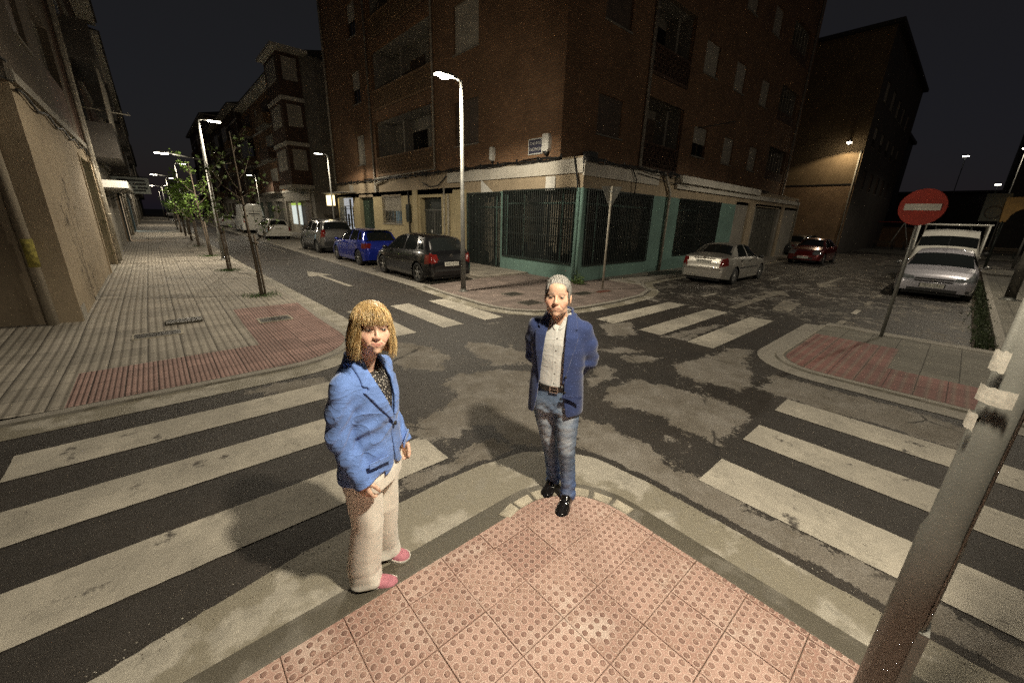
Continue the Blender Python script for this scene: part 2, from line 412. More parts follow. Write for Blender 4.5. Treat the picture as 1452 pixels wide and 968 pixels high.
# ---------------------------------------------------------------- ground
def pts_in_poly(X, Y, poly):
    ins = np.zeros(X.shape, bool); n = len(poly); dmin = np.full(X.shape, 1e9)
    for i in range(n):
        x1, y1 = poly[i]; x2, y2 = poly[(i + 1) % n]
        if y1 != y2:
            c = ((Y < y1) != (Y < y2)) & (X < (x2 - x1) * (Y - y1) / (y2 - y1) + x1)
            ins ^= c
        dx, dy = x2 - x1, y2 - y1; L = dx * dx + dy * dy + 1e-12
        t = np.clip(((X - x1) * dx + (Y - y1) * dy) / L, 0, 1)
        dmin = np.minimum(dmin, np.hypot(X - x1 - t * dx, Y - y1 - t * dy))
    return np.where(ins, dmin, -dmin)
WORN = [[(3.74,5.51),(3.94,5.13),(4.06,4.75),(4.29,4.3),(3.9,3.9),(3.72,4.04),(3.4,4.17),(3.5,4.56),(3.55,5.05)],
[(2.7,6.28),(2.98,5.84),(3.12,5.44),(3.1,4.99),(2.92,4.65),(2.7,4.49),(2.47,4.56),(2.3,4.95),(2.31,5.34)],
[(2.69,4.19),(3.12,4.06),(3.4,4.06),(3.72,3.71),(2.89,2.82),(2.83,2.62),(2.4,2.05),(2.2,2.41),(2.22,2.64),(2.29,2.86),(2.01,2.87),(1.73,2.79),(1.61,3.08),(1.57,3.27),(1.63,3.39),(1.79,3.44),(2.13,3.56),(2.41,3.71),(2.53,4.04)],
[(1.04,2.51),(1.25,2.59),(1.63,2.56),(2.05,2.78),(2.22,2.64),(2.3,2.3),(2.0,2.1),(1.43,2.2),(1.24,2.22),(0.98,2.37)],
[(4.12,2.67),(4.69,2.6),(4.78,2.29),(4.82,1.95),(4.87,1.59),(4.82,1.19),(4.39,1.16),(4.11,1.1),(3.82,1.12),(3.81,1.29),(3.87,1.57),(3.87,1.82),(3.81,2.06),(3.7,2.29),(3.82,2.49)],
[(3.21,2.47),(3.35,1.99),(3.23,1.86),(3.28,1.61),(3.2,1.39),(3.1,1.17),(3.19,1.02),(3.1,0.84),(2.65,1.21),(2.64,1.63),(2.48,1.84)],
[(4.74,3.32),(4.8,2.93),(4.44,2.79),(4.12,2.85),(3.91,2.84)],
[(5.61,2.53),(6.25,2.41),(7.29,2.41),(7.45,2.07),(6.57,1.81),(6.08,1.53),(5.68,1.45),(5.38,1.51),(5.34,1.72),(5.28,2.04),(5.4,2.36)],
[(5.24,3.31),(5.6,3.17),(5.79,2.77),(5.32,2.88),(5.15,3.0)],[(5.27,3.76),(5.39,3.33),(5.91,3.07),(5.71,3.58)],
[(6.6,4.72),(7.43,4.46),(6.67,3.78),(6.12,4.1)],[(6.89,3.45),(7.39,3.35),(8.78,3.2),(8.9,3.1),(7.92,3.07),(7.14,3.05)],
[(2.75,1.42),(3.1,1.1),(3.08,0.91),(3.09,0.28),(3.07,-1.2),(2.7,-1.16),(2.72,0.59),(2.7,1.29)],
[(5.68,1.4),(6.5,1.5),(6.5,0.15),(6.4,-0.64),(5.64,-0.45),(5.64,0.41)],
[(.5,5.35),(1.3,5.38),(1.5,4.6),(1.35,3.9),(1.1,3.7),(1.15,4.6)]]
OUT = [(-7, 1.55), (-3, 1.9), (-.6, 2.19), (-.14, 2.27), (.39, 2.35), (1.22, 2.38), (1.78, 2.37), (2.22, 2.28), (2.5, 2.08), (2.68, 1.79), (2.74, 1.28), (2.74, -7)]
def lines(segs):
    out = []
    for a, b, n in segs: out += list(np.linspace(a, b, n, endpoint=False))
    return np.array(out + [segs[-1][1]])
gx = lines([(-120, -10, 12), (-10, -3, 14), (-3, 12, 250), (12, 40, 60), (40, 400, 30)])
gy = lines([(-150, -10, 12), (-10, -3, 14), (-3, 10, 217), (10, 60, 60), (60, 500, 30)])
GX, GY = np.meshgrid(gx, gy, indexing='ij')
worn = np.full(GX.shape, -.26)
best = np.full(GX.shape, -9.)
for po in WORN: best = np.maximum(best, pts_in_poly(GX, GY, po))
worn = np.clip(best * 1.15, -.27, .30)
mid = (GX > 2.3) & (GX < 7.2) & (GY > 1.2) & (GY < 6.4); worn = np.where(mid, np.maximum(worn, -.10), worn)
edge = np.full(GX.shape, 9.)
for (xa, ya), (xb, yb) in zip(OUT[:-1], OUT[1:]):
    dx, dy = xb - xa, yb - ya; t_ = np.clip(((GX - xa) * dx + (GY - ya) * dy) / (dx * dx + dy * dy), 0, 1); edge = np.minimum(edge, np.hypot(GX - xa - t_ * dx, GY - ya - t_ * dy))
worn = worn - .42 * np.exp(-(edge / .075) ** 2)
armB = (GX > 9.6) & (GY > -9) & (GY < 9)
worn = np.where(armB, np.maximum(worn, -.035 - .05 * np.clip((10.6 - GX), 0, 1)), worn)
armA = (GY > 8.8) & (GX < 9)
worn = np.where(armA, -.16, worn)
nx, ny = GX.shape
V = np.stack([GX.ravel(), GY.ravel(), np.zeros(GX.size)], 1)
ii, jj = np.meshgrid(np.arange(nx - 1), np.arange(ny - 1), indexing='ij')
a = (ii * ny + jj).ravel(); F = np.stack([a, a + ny, a + ny + 1, a + 1], 1)
road = objnp('road', V, F, ASPH, smooth=False); tag(road, kind='structure')
att = road.data.attributes.new('worn', 'FLOAT', 'POINT'); att.data.foreach_set('value', worn.ravel().astype(np.float32))
gm = MB(); gm.add([(-240, -240, -.03), (440, -240, -.03), (440, 540, -.03), (-240, 540, -.03)], [(0, 1, 2, 3)])
struct('ground', gm, SOIL)

def arc(cx, cy, r, a0, a1, n): return [(cx + r * math.cos(R_(a0 + (a1 - a0) * i / n)), cy + r * math.sin(R_(a0 + (a1 - a0) * i / n))) for i in range(n + 1)]
def strip(name, path, prof, mats, hf=None):
    """kerb swept along path; prof = [(outward offset, z)], outward is to the left of the path; mats per band"""
    mb = MB(); n = len(path); rows = []
    for i, p in enumerate(path):
        a = Vector(path[max(i - 1, 0)]); b = Vector(path[min(i + 1, n - 1)]); t = (b - a).normalized(); nn = Vector((-t.y, t.x))
        h = hf(p[0], p[1]) if hf else 0
        rows.append([(p[0] + nn.x * o * k, p[1] + nn.y * o * k, z + (h if zz else 0)) for (o, z, zz) in prof for k in (1,)])
    m = len(prof)
    vs = [q for r in rows for q in r]
    for i in range(n - 1):
        for k in range(m - 1):
            b = len(mb.v)
            mb.add([rows[i][k], rows[i][k + 1], rows[i + 1][k + 1], rows[i + 1][k]], [(0, 1, 2, 3)], min(k, len(mats) - 1))
    return struct(name, mb, mats)
def dense(path, step=.5):
    out = []
    for a, b in zip(path[:-1], path[1:]):
        L = math.dist(a, b); n = max(1, int(L / step))
        out += [(a[0] + (b[0] - a[0]) * i / n, a[1] + (b[1] - a[1]) * i / n) for i in range(n)]
    return out + [path[-1]]
# --- near corner: dotted tiles (real domes), damp kerb, cobbles, gutter
ZC = .045
inner = [(-7, 1.71), (-3, 1.71), (1.40, 1.71)] + arc(1.72, 1.21, .5, 90, 0, 8) + [(2.22, .6), (2.22, -3), (2.22, -7)]
cpoly = [(-7, -7), (2.22, -7), (2.22, .6)] + arc(1.72, 1.21, .5, 0, 90, 8) + [(-7, 1.71)]
mb = MB(); tiles = MB()
mb.prism(cpoly, -.02, ZC - .006)
struct('corner_pavement_bed', mb, M('joint_dirt', (.10, .07, .05), .95, var=.4, vscale=20))
def clip_poly(poly, sub):
    # Sutherland-Hodgman: clip rectangle sub by convex polygon poly (ccw)
    out = sub
    for i in range(len(poly)):
        a = poly[i]; b = poly[(i + 1) % len(poly)]; inp = out; out = []
        def side(p): return (b[0] - a[0]) * (p[1] - a[1]) - (b[1] - a[1]) * (p[0] - a[0])
        for j in range(len(inp)):
            p = inp[j]; q = inp[(j + 1) % len(inp)]; sp, sq = side(p), side(q)
            if sp >= 0: out.append(p)
            if (sp >= 0) != (sq >= 0):
                t = sp / (sp - sq); out.append((p[0] + (q[0] - p[0]) * t, p[1] + (q[1] - p[1]) * t))
        if not out: return []
    return out
tcol = []; domes = MB(); dpts = []
r1 = random.Random(3)
TX0, TY0 = .083, .049   # joint lines at .083+.3k, .05+.3k
i0, i1 = -24, 8
for i in range(-24, 8):
    for j in range(-22, 6):
        x0 = TX0 + i * .3; y0 = TY0 + j * .3
        if x0 < -3.2 or y0 < -2.6: continue
        gp = .0010 + r1.random() * .0014
        rect = [(x0 + gp, y0 + gp), (x0 + .3 - gp, y0 + gp), (x0 + .3 - gp, y0 + .3 - gp), (x0 + gp, y0 + .3 - gp)]
        pl = clip_poly(cpoly, rect)
        if len(pl) < 3: continue
        tx, ty, tz = (r1.random() - .5) * .006, (r1.random() - .5) * .006, (r1.random() - .5) * .003
        zf = lambda x, y: ZC + tz + (x - x0 - .15) * tx + (y - y0 - .15) * ty
        n = len(pl)
        vs = [(x, y, ZC - .02) for x, y in pl] + [(x, y, zf(x, y) - .0015) for x, y in pl]
        cx_, cy_ = sum(p[0] for p in pl) / n, sum(p[1] for p in pl) / n
        vs += [(cx_ + (x - cx_) * .985, cy_ + (y - cy_) * .985, zf(x, y)) for x, y in pl]
        fs = [tuple(range(2 * n, 3 * n))]
        for k in range(n):
            kk = (k + 1) % n; fs += [(k, kk, n + kk, n + k), (n + k, n + kk, 2 * n + kk, 2 * n + k)]
        tiles.add(vs, fs, 0); tcol += [r1.random()] * len(vs)
        c = r1.random()
        for a in range(6):
            for b_ in range(6):
                x = x0 + .025 + a * .05; y = y0 + .025 + b_ * .05
                if pts_in_poly(np.array([x]), np.array([y]), cpoly)[0] < .012: continue
                if x < -1.3 and y < -.8: continue
                hz = zf(x, y); vv = []
                wr = .75 + .5 * r1.random()
                for rad, dz in ((.0155, .0), (.0128, .0035 * wr), (.0088, .0048 * wr)):
                    vv += [(x + rad * math.cos(k * PI / 5), y + rad * math.sin(k * PI / 5), hz + dz) for k in range(10)]
                ff = [tuple(range(20, 30))] + [(r * 10 + k, r * 10 + (k + 1) % 10, r * 10 + 10 + (k + 1) % 10, r * 10 + 10 + k) for r in range(2) for k in range(10)]
                domes.add(vv, ff, 1, True)
def m_tile(name, dome=False):
    m, nt, b = _new(name); g = NG(nt); p = g.gpos(); s = g.sep(p)
    fx = g.math('FLOOR', g.math('DIVIDE', g.math('SUBTRACT', s[0], TX0), .3)); fy = g.math('FLOOR', g.math('DIVIDE', g.math('SUBTRACT', s[1], TY0), .3))
    wn = g.n('ShaderNodeTexWhiteNoise', noise_dimensions='2D'); g.l(g.comb(fx, fy), wn.inputs['Vector'])
    n = g.noise(p, 1.7, 7, .65); n2 = g.noise(p, 9, 6, .7)
    if dome: c = g.mix(wn.outputs['Value'], (.22, .13, .105), (.31, .19, .155))
    else:
        c = g.mix(wn.outputs['Value'], (.36, .215, .175), (.50, .34, .285))
        c = g.mix(g.ramp(n, .5, .68), c, (.60, .49, .425))
    c = g.mix(g.math('MULTIPLY', g.ramp(n2, .46, .68), .55 if not dome else .6), c, (.30, .19, .145) if not dome else (.5, .33, .26))
    if not dome:
        # pale lime ring round each worn dome
        ux = g.math('SUBTRACT', g.math('FRACT', g.math('DIVIDE', g.math('SUBTRACT', s[0], TX0), .05)), .5)
        uy = g.math('SUBTRACT', g.math('FRACT', g.math('DIVIDE', g.math('SUBTRACT', s[1], TY0), .05)), .5)
        rr_ = g.math('SQRT', g.math('ADD', g.math('MULTIPLY', ux, ux), g.math('MULTIPLY', uy, uy)))
        ring = g.math('SUBTRACT', 1.0, g.ramp(g.math('ABSOLUTE', g.math('SUBTRACT', rr_, .345)), .02, .085))
        c = g.mix(g.math('MULTIPLY', ring, .42), c, (.70, .59, .51))
    g.l(c, b.inputs['Base Color']); b.inputs['Roughness'].default_value = .72
    g.l(g.bump(g.noise(p, 160, 4, .7), .003), b.inputs['Normal'])
    return m
base = len(tiles.v); tiles.v += domes.v; tiles.f += [tuple(i + base for i in f) for f in domes.f]; tiles.m += domes.m; tiles.sm += domes.sm
struct('corner_pavement', tiles, [m_tile('pink_dot_tile'), m_tile('pink_dot', True)], fixn=False)
dp = dense(inner, .25)
def rev(p): return list(reversed(p))
CK = [CONCD, CONCD, CONCD, CONC]
strip('corner_kerb', dp, [(.0, ZC - .004, 0), (.015, ZC - .002, 0), (.14, .026, 0), (.19, .013, 0)], CK)
# gutter apron between kerb and asphalt
outer = [(-7, 1.55), (-3, 1.9), (-.6, 2.19), (-.14, 2.27), (.39, 2.35), (1.22, 2.38), (1.78, 2.37), (2.22, 2.28), (2.5, 2.08), (2.68, 1.79), (2.74, 1.28), (2.74, .81), (2.73, .35), (2.73, -.16), (2.74, -3), (2.74, -7)]
def resample(path, n):
    d = [0]
    for a, b in zip(path[:-1], path[1:]): d.append(d[-1] + math.dist(a, b))
    out = []
    for i in range(n):
        t = d[-1] * i / (n - 1); k = 0
        while k < len(d) - 2 and d[k + 1] < t: k += 1
        u = (t - d[k]) / max(1e-9, d[k + 1] - d[k]); out.append((path[k][0] + (path[k + 1][0] - path[k][0]) * u, path[k][1] + (path[k + 1][1] - path[k][1]) * u))
    return out
kin = []
for i, p in enumerate(dp):
    a = Vector(dp[max(i - 1, 0)]); b = Vector(dp[min(i + 1, len(dp) - 1)]); t = (b - a).normalized(); kin.append((p[0] - t.y * .19, p[1] + t.x * .19))
def ribbon(name, A, B, za, zb, mat, n=120, jit=0.0):
    A = resample(A, n); B = resample(B, n); mb = MB(); r = random.Random(5)
    B = [(x + (r.random() - .5) * jit, y + (r.random() - .5) * jit) for x, y in B]
    vs = [(x, y, za) for x, y in A] + [(x, y, zb) for x, y in B]
    mb.add(vs, [(i, i + 1, n + i + 1, n + i) for i in range(n - 1)])
    return struct(name, mb, mat)
ka = [p for p in kin if p[1] > -7.1]
# match by arc pieces: left leg, corner, right leg
def leg(path, f): return [p for p in path if f(p)]
ribbon('corner_gutter', leg(kin, lambda p: p[0] <= 1.41), leg(outer, lambda p: p[0] <= 1.3) + [(1.41, 2.385)], .013, .004, CONC, 160, .012)
ribbon('corner_gutter', [(1.40, 1.9)] + leg(kin, lambda p: p[0] > 1.41 and p[1] > .62) + [(2.41, .6)], [(1.40, 2.385)] + leg(outer, lambda p: p[0] > 1.41 and p[1] > .61) + [(2.738, .6)], .013, .0042, CONC, 60, .01)
ribbon('corner_gutter', [(2.41, .61)] + leg(kin, lambda p: p[0] > 2 and p[1] < .6), [(2.738, .61)] + leg(outer, lambda p: p[0] > 2 and p[1] < .6), .013, .004, CONC, 120, .012)
# cobbles round the apex
cb = MB(); angs = [104, 88, 71, 55, 38, 20, 3]
for k, an in enumerate(angs):
    a0, a1 = R_(an - 7.2), R_(an + 7.0); ri, ro = .507, .60 - .01 * (k % 2)
    c0 = (1.72, 1.21); q = [(c0[0] + ri * math.cos(a0), c0[1] + ri * math.sin(a0)), (c0[0] + ro * math.cos(a0), c0[1] + ro * math.sin(a0)), (c0[0] + ro * math.cos(a1), c0[1] + ro * math.sin(a1)), (c0[0] + ri * math.cos(a1), c0[1] + ri * math.sin(a1))]
    z1 = ZC + .004
    cxx, cyy = sum(p[0] for p in q) / 4, sum(p[1] for p in q) / 4
    vs = [(x, y, 0) for x, y in q] + [(x, y, z1 - .008) for x, y in q] + [(cxx + (x - cxx) * .88, cyy + (y - cyy) * .88, z1) for x, y in q]
    cb.add(vs, [(8, 9, 10, 11)] + [(i, (i + 1) % 4, 4 + (i + 1) % 4, 4 + i) for i in range(4)] + [(4 + i, 4 + (i + 1) % 4, 8 + (i + 1) % 4, 8 + i) for i in range(4)])
struct('corner_cobble_kerb', cb, STONE)

# --- generic pavement slab by height function on a grid, with regions
def slab(name, poly, z, mat):
    mb = MB(); mb.prism(poly, -.02, z); return struct(name, mb, mat)
# left block (between arms A and C)
lk = [(-60, 5.88), (-1.3, 5.92), (1.05, 5.92)] + arc(1.05, 7.05, 1.13, -90, 0, 10) + [(2.18, 9.0), (2.18, 160)]
lz = lambda x, y: min(.07, max(0, (y - 8.6) * .04)) + min(.07, max(0, (-1.2 - x) * .05))
path = dense(lk, .6)
def sheet(name, poly_path, closing, mat, z0, hf):
    pass
def grid_sheet(name, xs, ys, inside, mat, z0, hf, push=None):
    nx, ny = len(xs), len(ys); vs = []; fs = []
    for x in xs:
        for y in ys:
            px, py = (push(x, y) if push else (x, y)); vs.append((px, py, z0 + hf(px, py)))
    for i in range(nx - 1):
        for j in range(ny - 1):
            if inside((xs[i] + xs[i + 1]) / 2, (ys[j] + ys[j + 1]) / 2): fs.append((i * ny + j, i * ny + ny + j, i * ny + ny + j + 1, i * ny + j + 1))
    mb = MB(); mb.add(vs, fs); return struct(name, mb, mat, False)
def pushL(x, y):
    # squeeze the grid corner onto the rounded kerb
    if x > 1.05 and y < 7.05:
        dx, dy = x - 1.05, 7.05 - y; m = max(dx, dy); d = math.hypot(dx, dy)
        if d > 1e-9: k = m / d; return 1.05 + dx * k, 7.05 - dy * k
    return x, y
def xsL(a, b, n): return list(np.linspace(a, b, n))
H0 = .035
lzf = lambda x, y: lz(x, y)
xs_all = sorted(set([-60, -20, -8, -4, -2.5, -1.3] + [round(-1.06 + .15 * k, 3) for k in range(15)] + [1.05, 1.25, 1.45, 1.65, 1.85, 2.0, 2.1, 2.18]))
ys_all = sorted(set([5.92, 6.0, 6.1, 6.3, 6.5, 6.7, 6.9, 7.05, 7.14, 7.6, 8.1, 8.6, 9.0, 9.4, 9.89, 10.6, 12, 14, 18, 24, 40, 80, 160]))
def regL(x, y):
    if y < 5.92 or x > 2.18: return None
    if -1.06 < x < 2.18 and y < 7.14: return 'T'
    if .94 < x and y < 9.89: return 'T'
    return 'G'
xs_all = sorted(set([x for x in xs_all if abs(x - .94) > .05 and abs(x - 1.05) > .001 or x == 1.05] + [.94]))
grid_sheet('pavement', xs_all, ys_all, lambda x, y: regL(x, y) == 'G', PAVG, H0, lzf, pushL)
grid_sheet('tactile_paving', xs_all, ys_all, lambda x, y: regL(x, y) == 'T', TACR, H0, lzf, pushL)
# outward is to the right of this path direction (+x then +y): reverse the path so outward is left
hz = lambda x, y: lz(x, y)
strip('pavement_kerb', rev(path), [(.0, H0 - .003, 1), (.015, H0 + .002, 1), (.12, H0 - .002, 1), (.15, .012, 0)], [CONCL, CONCL, CONCD])
pk = []
P2 = rev(path)
for off in (.15, ):
    for i, p in enumerate(P2):
        a = Vector(P2[max(i - 1, 0)]); b = Vector(P2[min(i + 1, len(P2) - 1)]); t = (b - a).normalized(); pk.append((Vector((p[0] - t.y * off, p[1] + t.x * off)), Vector((-t.y, t.x))))
gmb = MB(); vs = []
rg = random.Random(9)
for q, nn in pk:
    wd = .33 if q.y < 9 else max(.12, .33 - (q.y - 9) * .02)
    wd += (rg.random() - .5) * .01
    vs += [(q.x, q.y, .012), (q.x + nn.x * wd, q.y + nn.y * wd, .0042)]
gmb.add(vs, [(2 * i, 2 * i + 2, 2 * i + 3, 2 * i + 1) for i in range(len(pk) - 1)])
struct('gutter', gmb, CONC)
# building-corner block (between arms A and B)
rb = [(5.95, 10.6), (5.86, 9.2), (5.84, 7.6)] + [(5.9, 7.1), (6.05, 6.7), (6.35, 6.35), (6.8, 6.1), (7.6, 5.95), (8.9, 5.9), (10.3, 6.0), (11.3, 6.35), (11.9, 6.9), (12.6, 7.35), (14, 7.45), (36, 7.45)]
bpoly = rev(rb) + [(5.95, 10.6), (8.2, 10.9), (8.2, 60), (11.2, 60), (11.2, 9.0), (36, 9.0)]
slabm = MB(); 
slab('pavement', [(5.95, 10.6)] + rb[1:12] + [(11.9, 9), (11.2, 9.0), (11.2, 10.9), (8.2, 10.9)], .045, PAVP)
slab('pavement', [(8.2, 10.9), (11.2, 10.9), (11.2, 150), (8.2, 150)], .10, PAVG)
slab('pavement', [(11.9, 6.9), (12.6, 7.35), (14, 7.45), (36, 7.45), (36, 9.0), (11.9, 9.0)], .08, CONCL)
strip('pavement_kerb', rev(dense(rb, .4)), [(.0, .046, 0), (.015, .05, 0), (.12, .047, 0), (.15, .012, 0), (.42, .005, 0)], [CONCL, CONCL, CONCD, CONC])
# parking lane on arm A, flush kerb line
pm = MB(); pm.box(5.72, 8.2, 10.5, 150, -.02, .012); struct('parking_lane', pm, PARK)
pm = MB()
for k in range(140): pm.box(5.56, 5.715, 10.0 + k * 1.0, 10.985 + k * 1.0, -.02, .02 + .002 * (k % 2))
struct('parking_edge', pm, CONCL)
# island block right of arm D
ik = [(7.0, -9), (7.0, .95)] + arc(7.65, .95, .65, 180, 90, 8) + [(10.6, 1.6)]
slab('pavement', [(7.0, -9), (10.6, -9), (10.6, 1.6)] + rev(ik[2:-1]) + [(7.0, .95)], .04, PAVD)
def red(name, poly, z): slab(name, poly, z, TACRy)
tb = m_bars('red_ridged_tile_c', (.24, .115, .10), (.25, .17, .14), .12, 'y')
slab('tactile_paving', [(7.02, -1.2), (8.1, -1.2), (8.1, .35), (7.02, .35)], .044, tb)
slab('tactile_paving', [(7.02, .352), (9.6, .352), (9.6, 1.58)] + arc(7.65, .93, .63, 90, 178, 8), .044, tb)
strip('pavement_kerb', dense(ik, .3), [(.0, .042, 0), (.015, .047, 0), (.10, .043, 0), (.12, .02, 0), (.37, .006, 0)], [STONE, CONCL, CONCD, CONCL])
mb = MB(); mb.box(10.602, 10.9, -6, 1.62, -.02, .05); struct('pavement_kerb', mb, CONCL)
# planting strip and far plaza on the right
slab('planting_strip', [(10.92, -.80), (34, -.80), (34, -.52), (10.92, -.52)], .03, SOIL)
mb = MB(); mb.box(10.92, 34, -.93, -.80, -.02, .12); struct('plaza_kerb', mb, CONCL)
slab('plaza', [(10.92, -40), (34, -40), (34, -.93), (10.92, -.93)], .10, PAVD)
mb = MB(); mb.box(46, 120, -60, 60, -.02, .06); struct('far_plaza', mb, PAVD)

# --- road markings
def mark(name, poly, m=PAINT, z=.0045):
    r = random.Random(int(abs(poly[0][0]) * 100)); mb = MB()
    pts = []
    for a, b in zip(poly, poly[1:] + poly[:1]):
        n = max(1, int(math.dist(a, b) / .06)); L = math.dist(a, b)
        nx_, ny_ = -(b[1] - a[1]) / L, (b[0] - a[0]) / L
        for i in range(n):
            j = (r.random() - .5) * (.006 if i else 0)
            pts.append((a[0] + (b[0] - a[0]) * i / n + nx_ * j, a[1] + (b[1] - a[1]) * i / n + ny_ * j, z))
    mb.add(pts, [tuple(range(len(pts)))]); return struct(name, mb, m)
def rect(x0, x1, y0, y1): return [(x0, y0), (x1, y0), (x1, y1), (x0, y1)]
for y0, y1 in ((4.56, 5.03), (3.60, 4.07), (2.64, 3.11)): mark('crosswalk_stripe', rect(-1.27, 1.63, y0, y1))
for x0, x1 in ((3.11, 3.60), (4.13, 4.60), (5.14, 5.62)): mark('crosswalk_stripe', rect(x0, x1, -2.4, 1.03))
for x0, x1 in ((2.88, 3.33), (3.90, 4.38), (4.93, 5.42)): mark('crosswalk_stripe', rect(x0, x1, 6.38, 8.75))
for y0, y1 in ((4.56, 5.03), (3.50, 3.97), (2.50, 2.98)): mark('crosswalk_stripe', rect(6.98, 10.25, y0, y1))
mark('road_arrow', [(4.02, 11.86), (4.17, 11.86), (4.08, 14.45), (4.42, 14.4), (3.93, 15.8), (3.60, 14.35), (3.93, 14.45)])
mark('road_arrow', [(12.0, 3.0), (13.4, 3.15), (13.35, 2.7), (11.6, 2.55), (11.5, 2.9)], PAINTW)
mark('road_arrow', [(10.9, 3.55), (14.3, 3.55), (14.3, 3.2), (15.4, 3.7), (14.3, 4.1), (14.3, 3.8), (10.9, 3.75)], PAINTW)
mark('road_arrow', [(17.4, 3.1), (18.8, 3.5), (18.8, 3.3), (21.8, 3.3), (21.8, 3.15), (18.8, 3.15), (18.8, 2.8)], PAINTW)
for k in range(9): mark('parking_dash', rect(11.9 + k * 2.05, 12.9 + k * 2.05, 4.78, 4.88), PAINTW if k % 3 else PAINT)
for k in range(5): mark('parking_dash', rect(11.0 + k * 1.9, 11.75 + k * 1.9, 1.42, 1.54), PAINTW if k != 1 else PAINT)
mark('parking_dash', rect(5.0, 5.1, 24, 30), PAINTW)
for k in range(3): mark('crosswalk_stripe', rect(2.9 + k, 3.35 + k, 33, 36), PAINTW)
# --- manhole covers
MANM = M('cast_iron_cover', (.055, .05, .042), .6, .4, var=.3, vscale=20, bump=.003, bscale=60)
MAN_L = [((1.48, 8.73), (.26, .17), H0 + .006, 'square iron cover framed in pale mortar in the red ridged paving'),
         ((-.27, 8.72), (.30, .16), H0 + .002, 'larger grey iron cover set in the grey paving left of the red paving'),
         ((.12, 9.35), (.24, .13), H0 + .03, 'small grey cover just behind the larger cover in the grey paving'),
         ((7.23, 8.1), (.24, .2), .046, 'dark square cover on the corner pavement behind the post'),
         ((6.82, 6.98), (.26, .2), .046, 'dark cover on the corner pavement nearest the kerb, left of the man'),
         ((9.0, 7.05), (.30, .15), .046, 'dark cover in the corner pavement to the right of the man'),
         ((9.8, 6.9), (.30, .12), .046, 'reddish cover in the corner pavement by the triangular sign post'),
         ((.35, 15.2), (.3, .2), .10, 'cover in the left pavement beside the second tree pit'),
         ((1.05, 17.2), (.28, .18), .10, 'cover in the left pavement close to the tall street lamp')]
for k, ((x, y), (hx, hy), z, lb) in enumerate(MAN_L):
    z = z + (lz(x, y) if k < 3 else 0)
    t = thing('manhole_cover', lb, 'manhole cover', (x, y, z), 0, 'manhole covers in the pavements')
    f = MB()
    for bx in ((x - hx - .03, x + hx + .03, y - hy - .03, y - hy), (x - hx - .03, x + hx + .03, y + hy, y + hy + .03), (x - hx - .03, x - hx, y - hy, y + hy), (x + hx, x + hx + .03, y - hy, y + hy)):
        f.box(*bx, z - .02, z + .006)
    obj('frame', f, STONE if k in (0, 1) else CONCD, t)
    c = MB(); c.box(x - hx + .004, x + hx - .004, y - hy + .004, y + hy - .004, z - .02, z + .004)
    for q in range(5): c.box(x - hx + .03, x + hx - .03, y - hy + .03 + q * (2 * hy - .06) / 5, y - hy + .04 + q * (2 * hy - .06) / 5, z + .003, z + .006)
    obj('cover', c, M('reddish_cover', (.14, .05, .035), .7, var=.3) if k == 6 else MANM, t)

# loose grit and scraps along the gutter and crossings
q = MB(); r = random.Random(31)
def bit(x, y, z, s_):
    pts = [(x + s_ * r.uniform(.5, 1) * math.cos(a_), y + s_ * r.uniform(.5, 1) * math.sin(a_), z) for a_ in (0, 1.3, 2.5, 3.8, 5.1)]
    q.add(pts + [(x, y, z + s_ * .7)], [(i, (i + 1) % 5, 5) for i in range(5)], 0 if r.random() > .4 else 1)
for _ in range(520):
    u = r.uniform(-2.5, 2.3); bit(u, 2.28 + r.gauss(0, .07) - max(0, -u) * .12, .006, r.uniform(.002, .006))
for _ in range(420): bit(2.70 + r.gauss(0, .07), r.uniform(-2, 1.6), .006, r.uniform(.002, .006))
for _ in range(500): bit(r.uniform(-2, 7), r.uniform(-1, 7), .006, r.uniform(.002, .005))
for _ in range(90): bit(r.uniform(-.5, 2.1), r.uniform(-.6, 1.6), ZC + .001, r.uniform(.002, .005))
tag(obj('grit', q, [M('grit_dark', (.05, .04, .03), .9, var=.3), M('grit_pale', (.45, .42, .36), .9, var=.3)]), 'loose grit scattered over gutter and road', 'grit', kind='stuff')
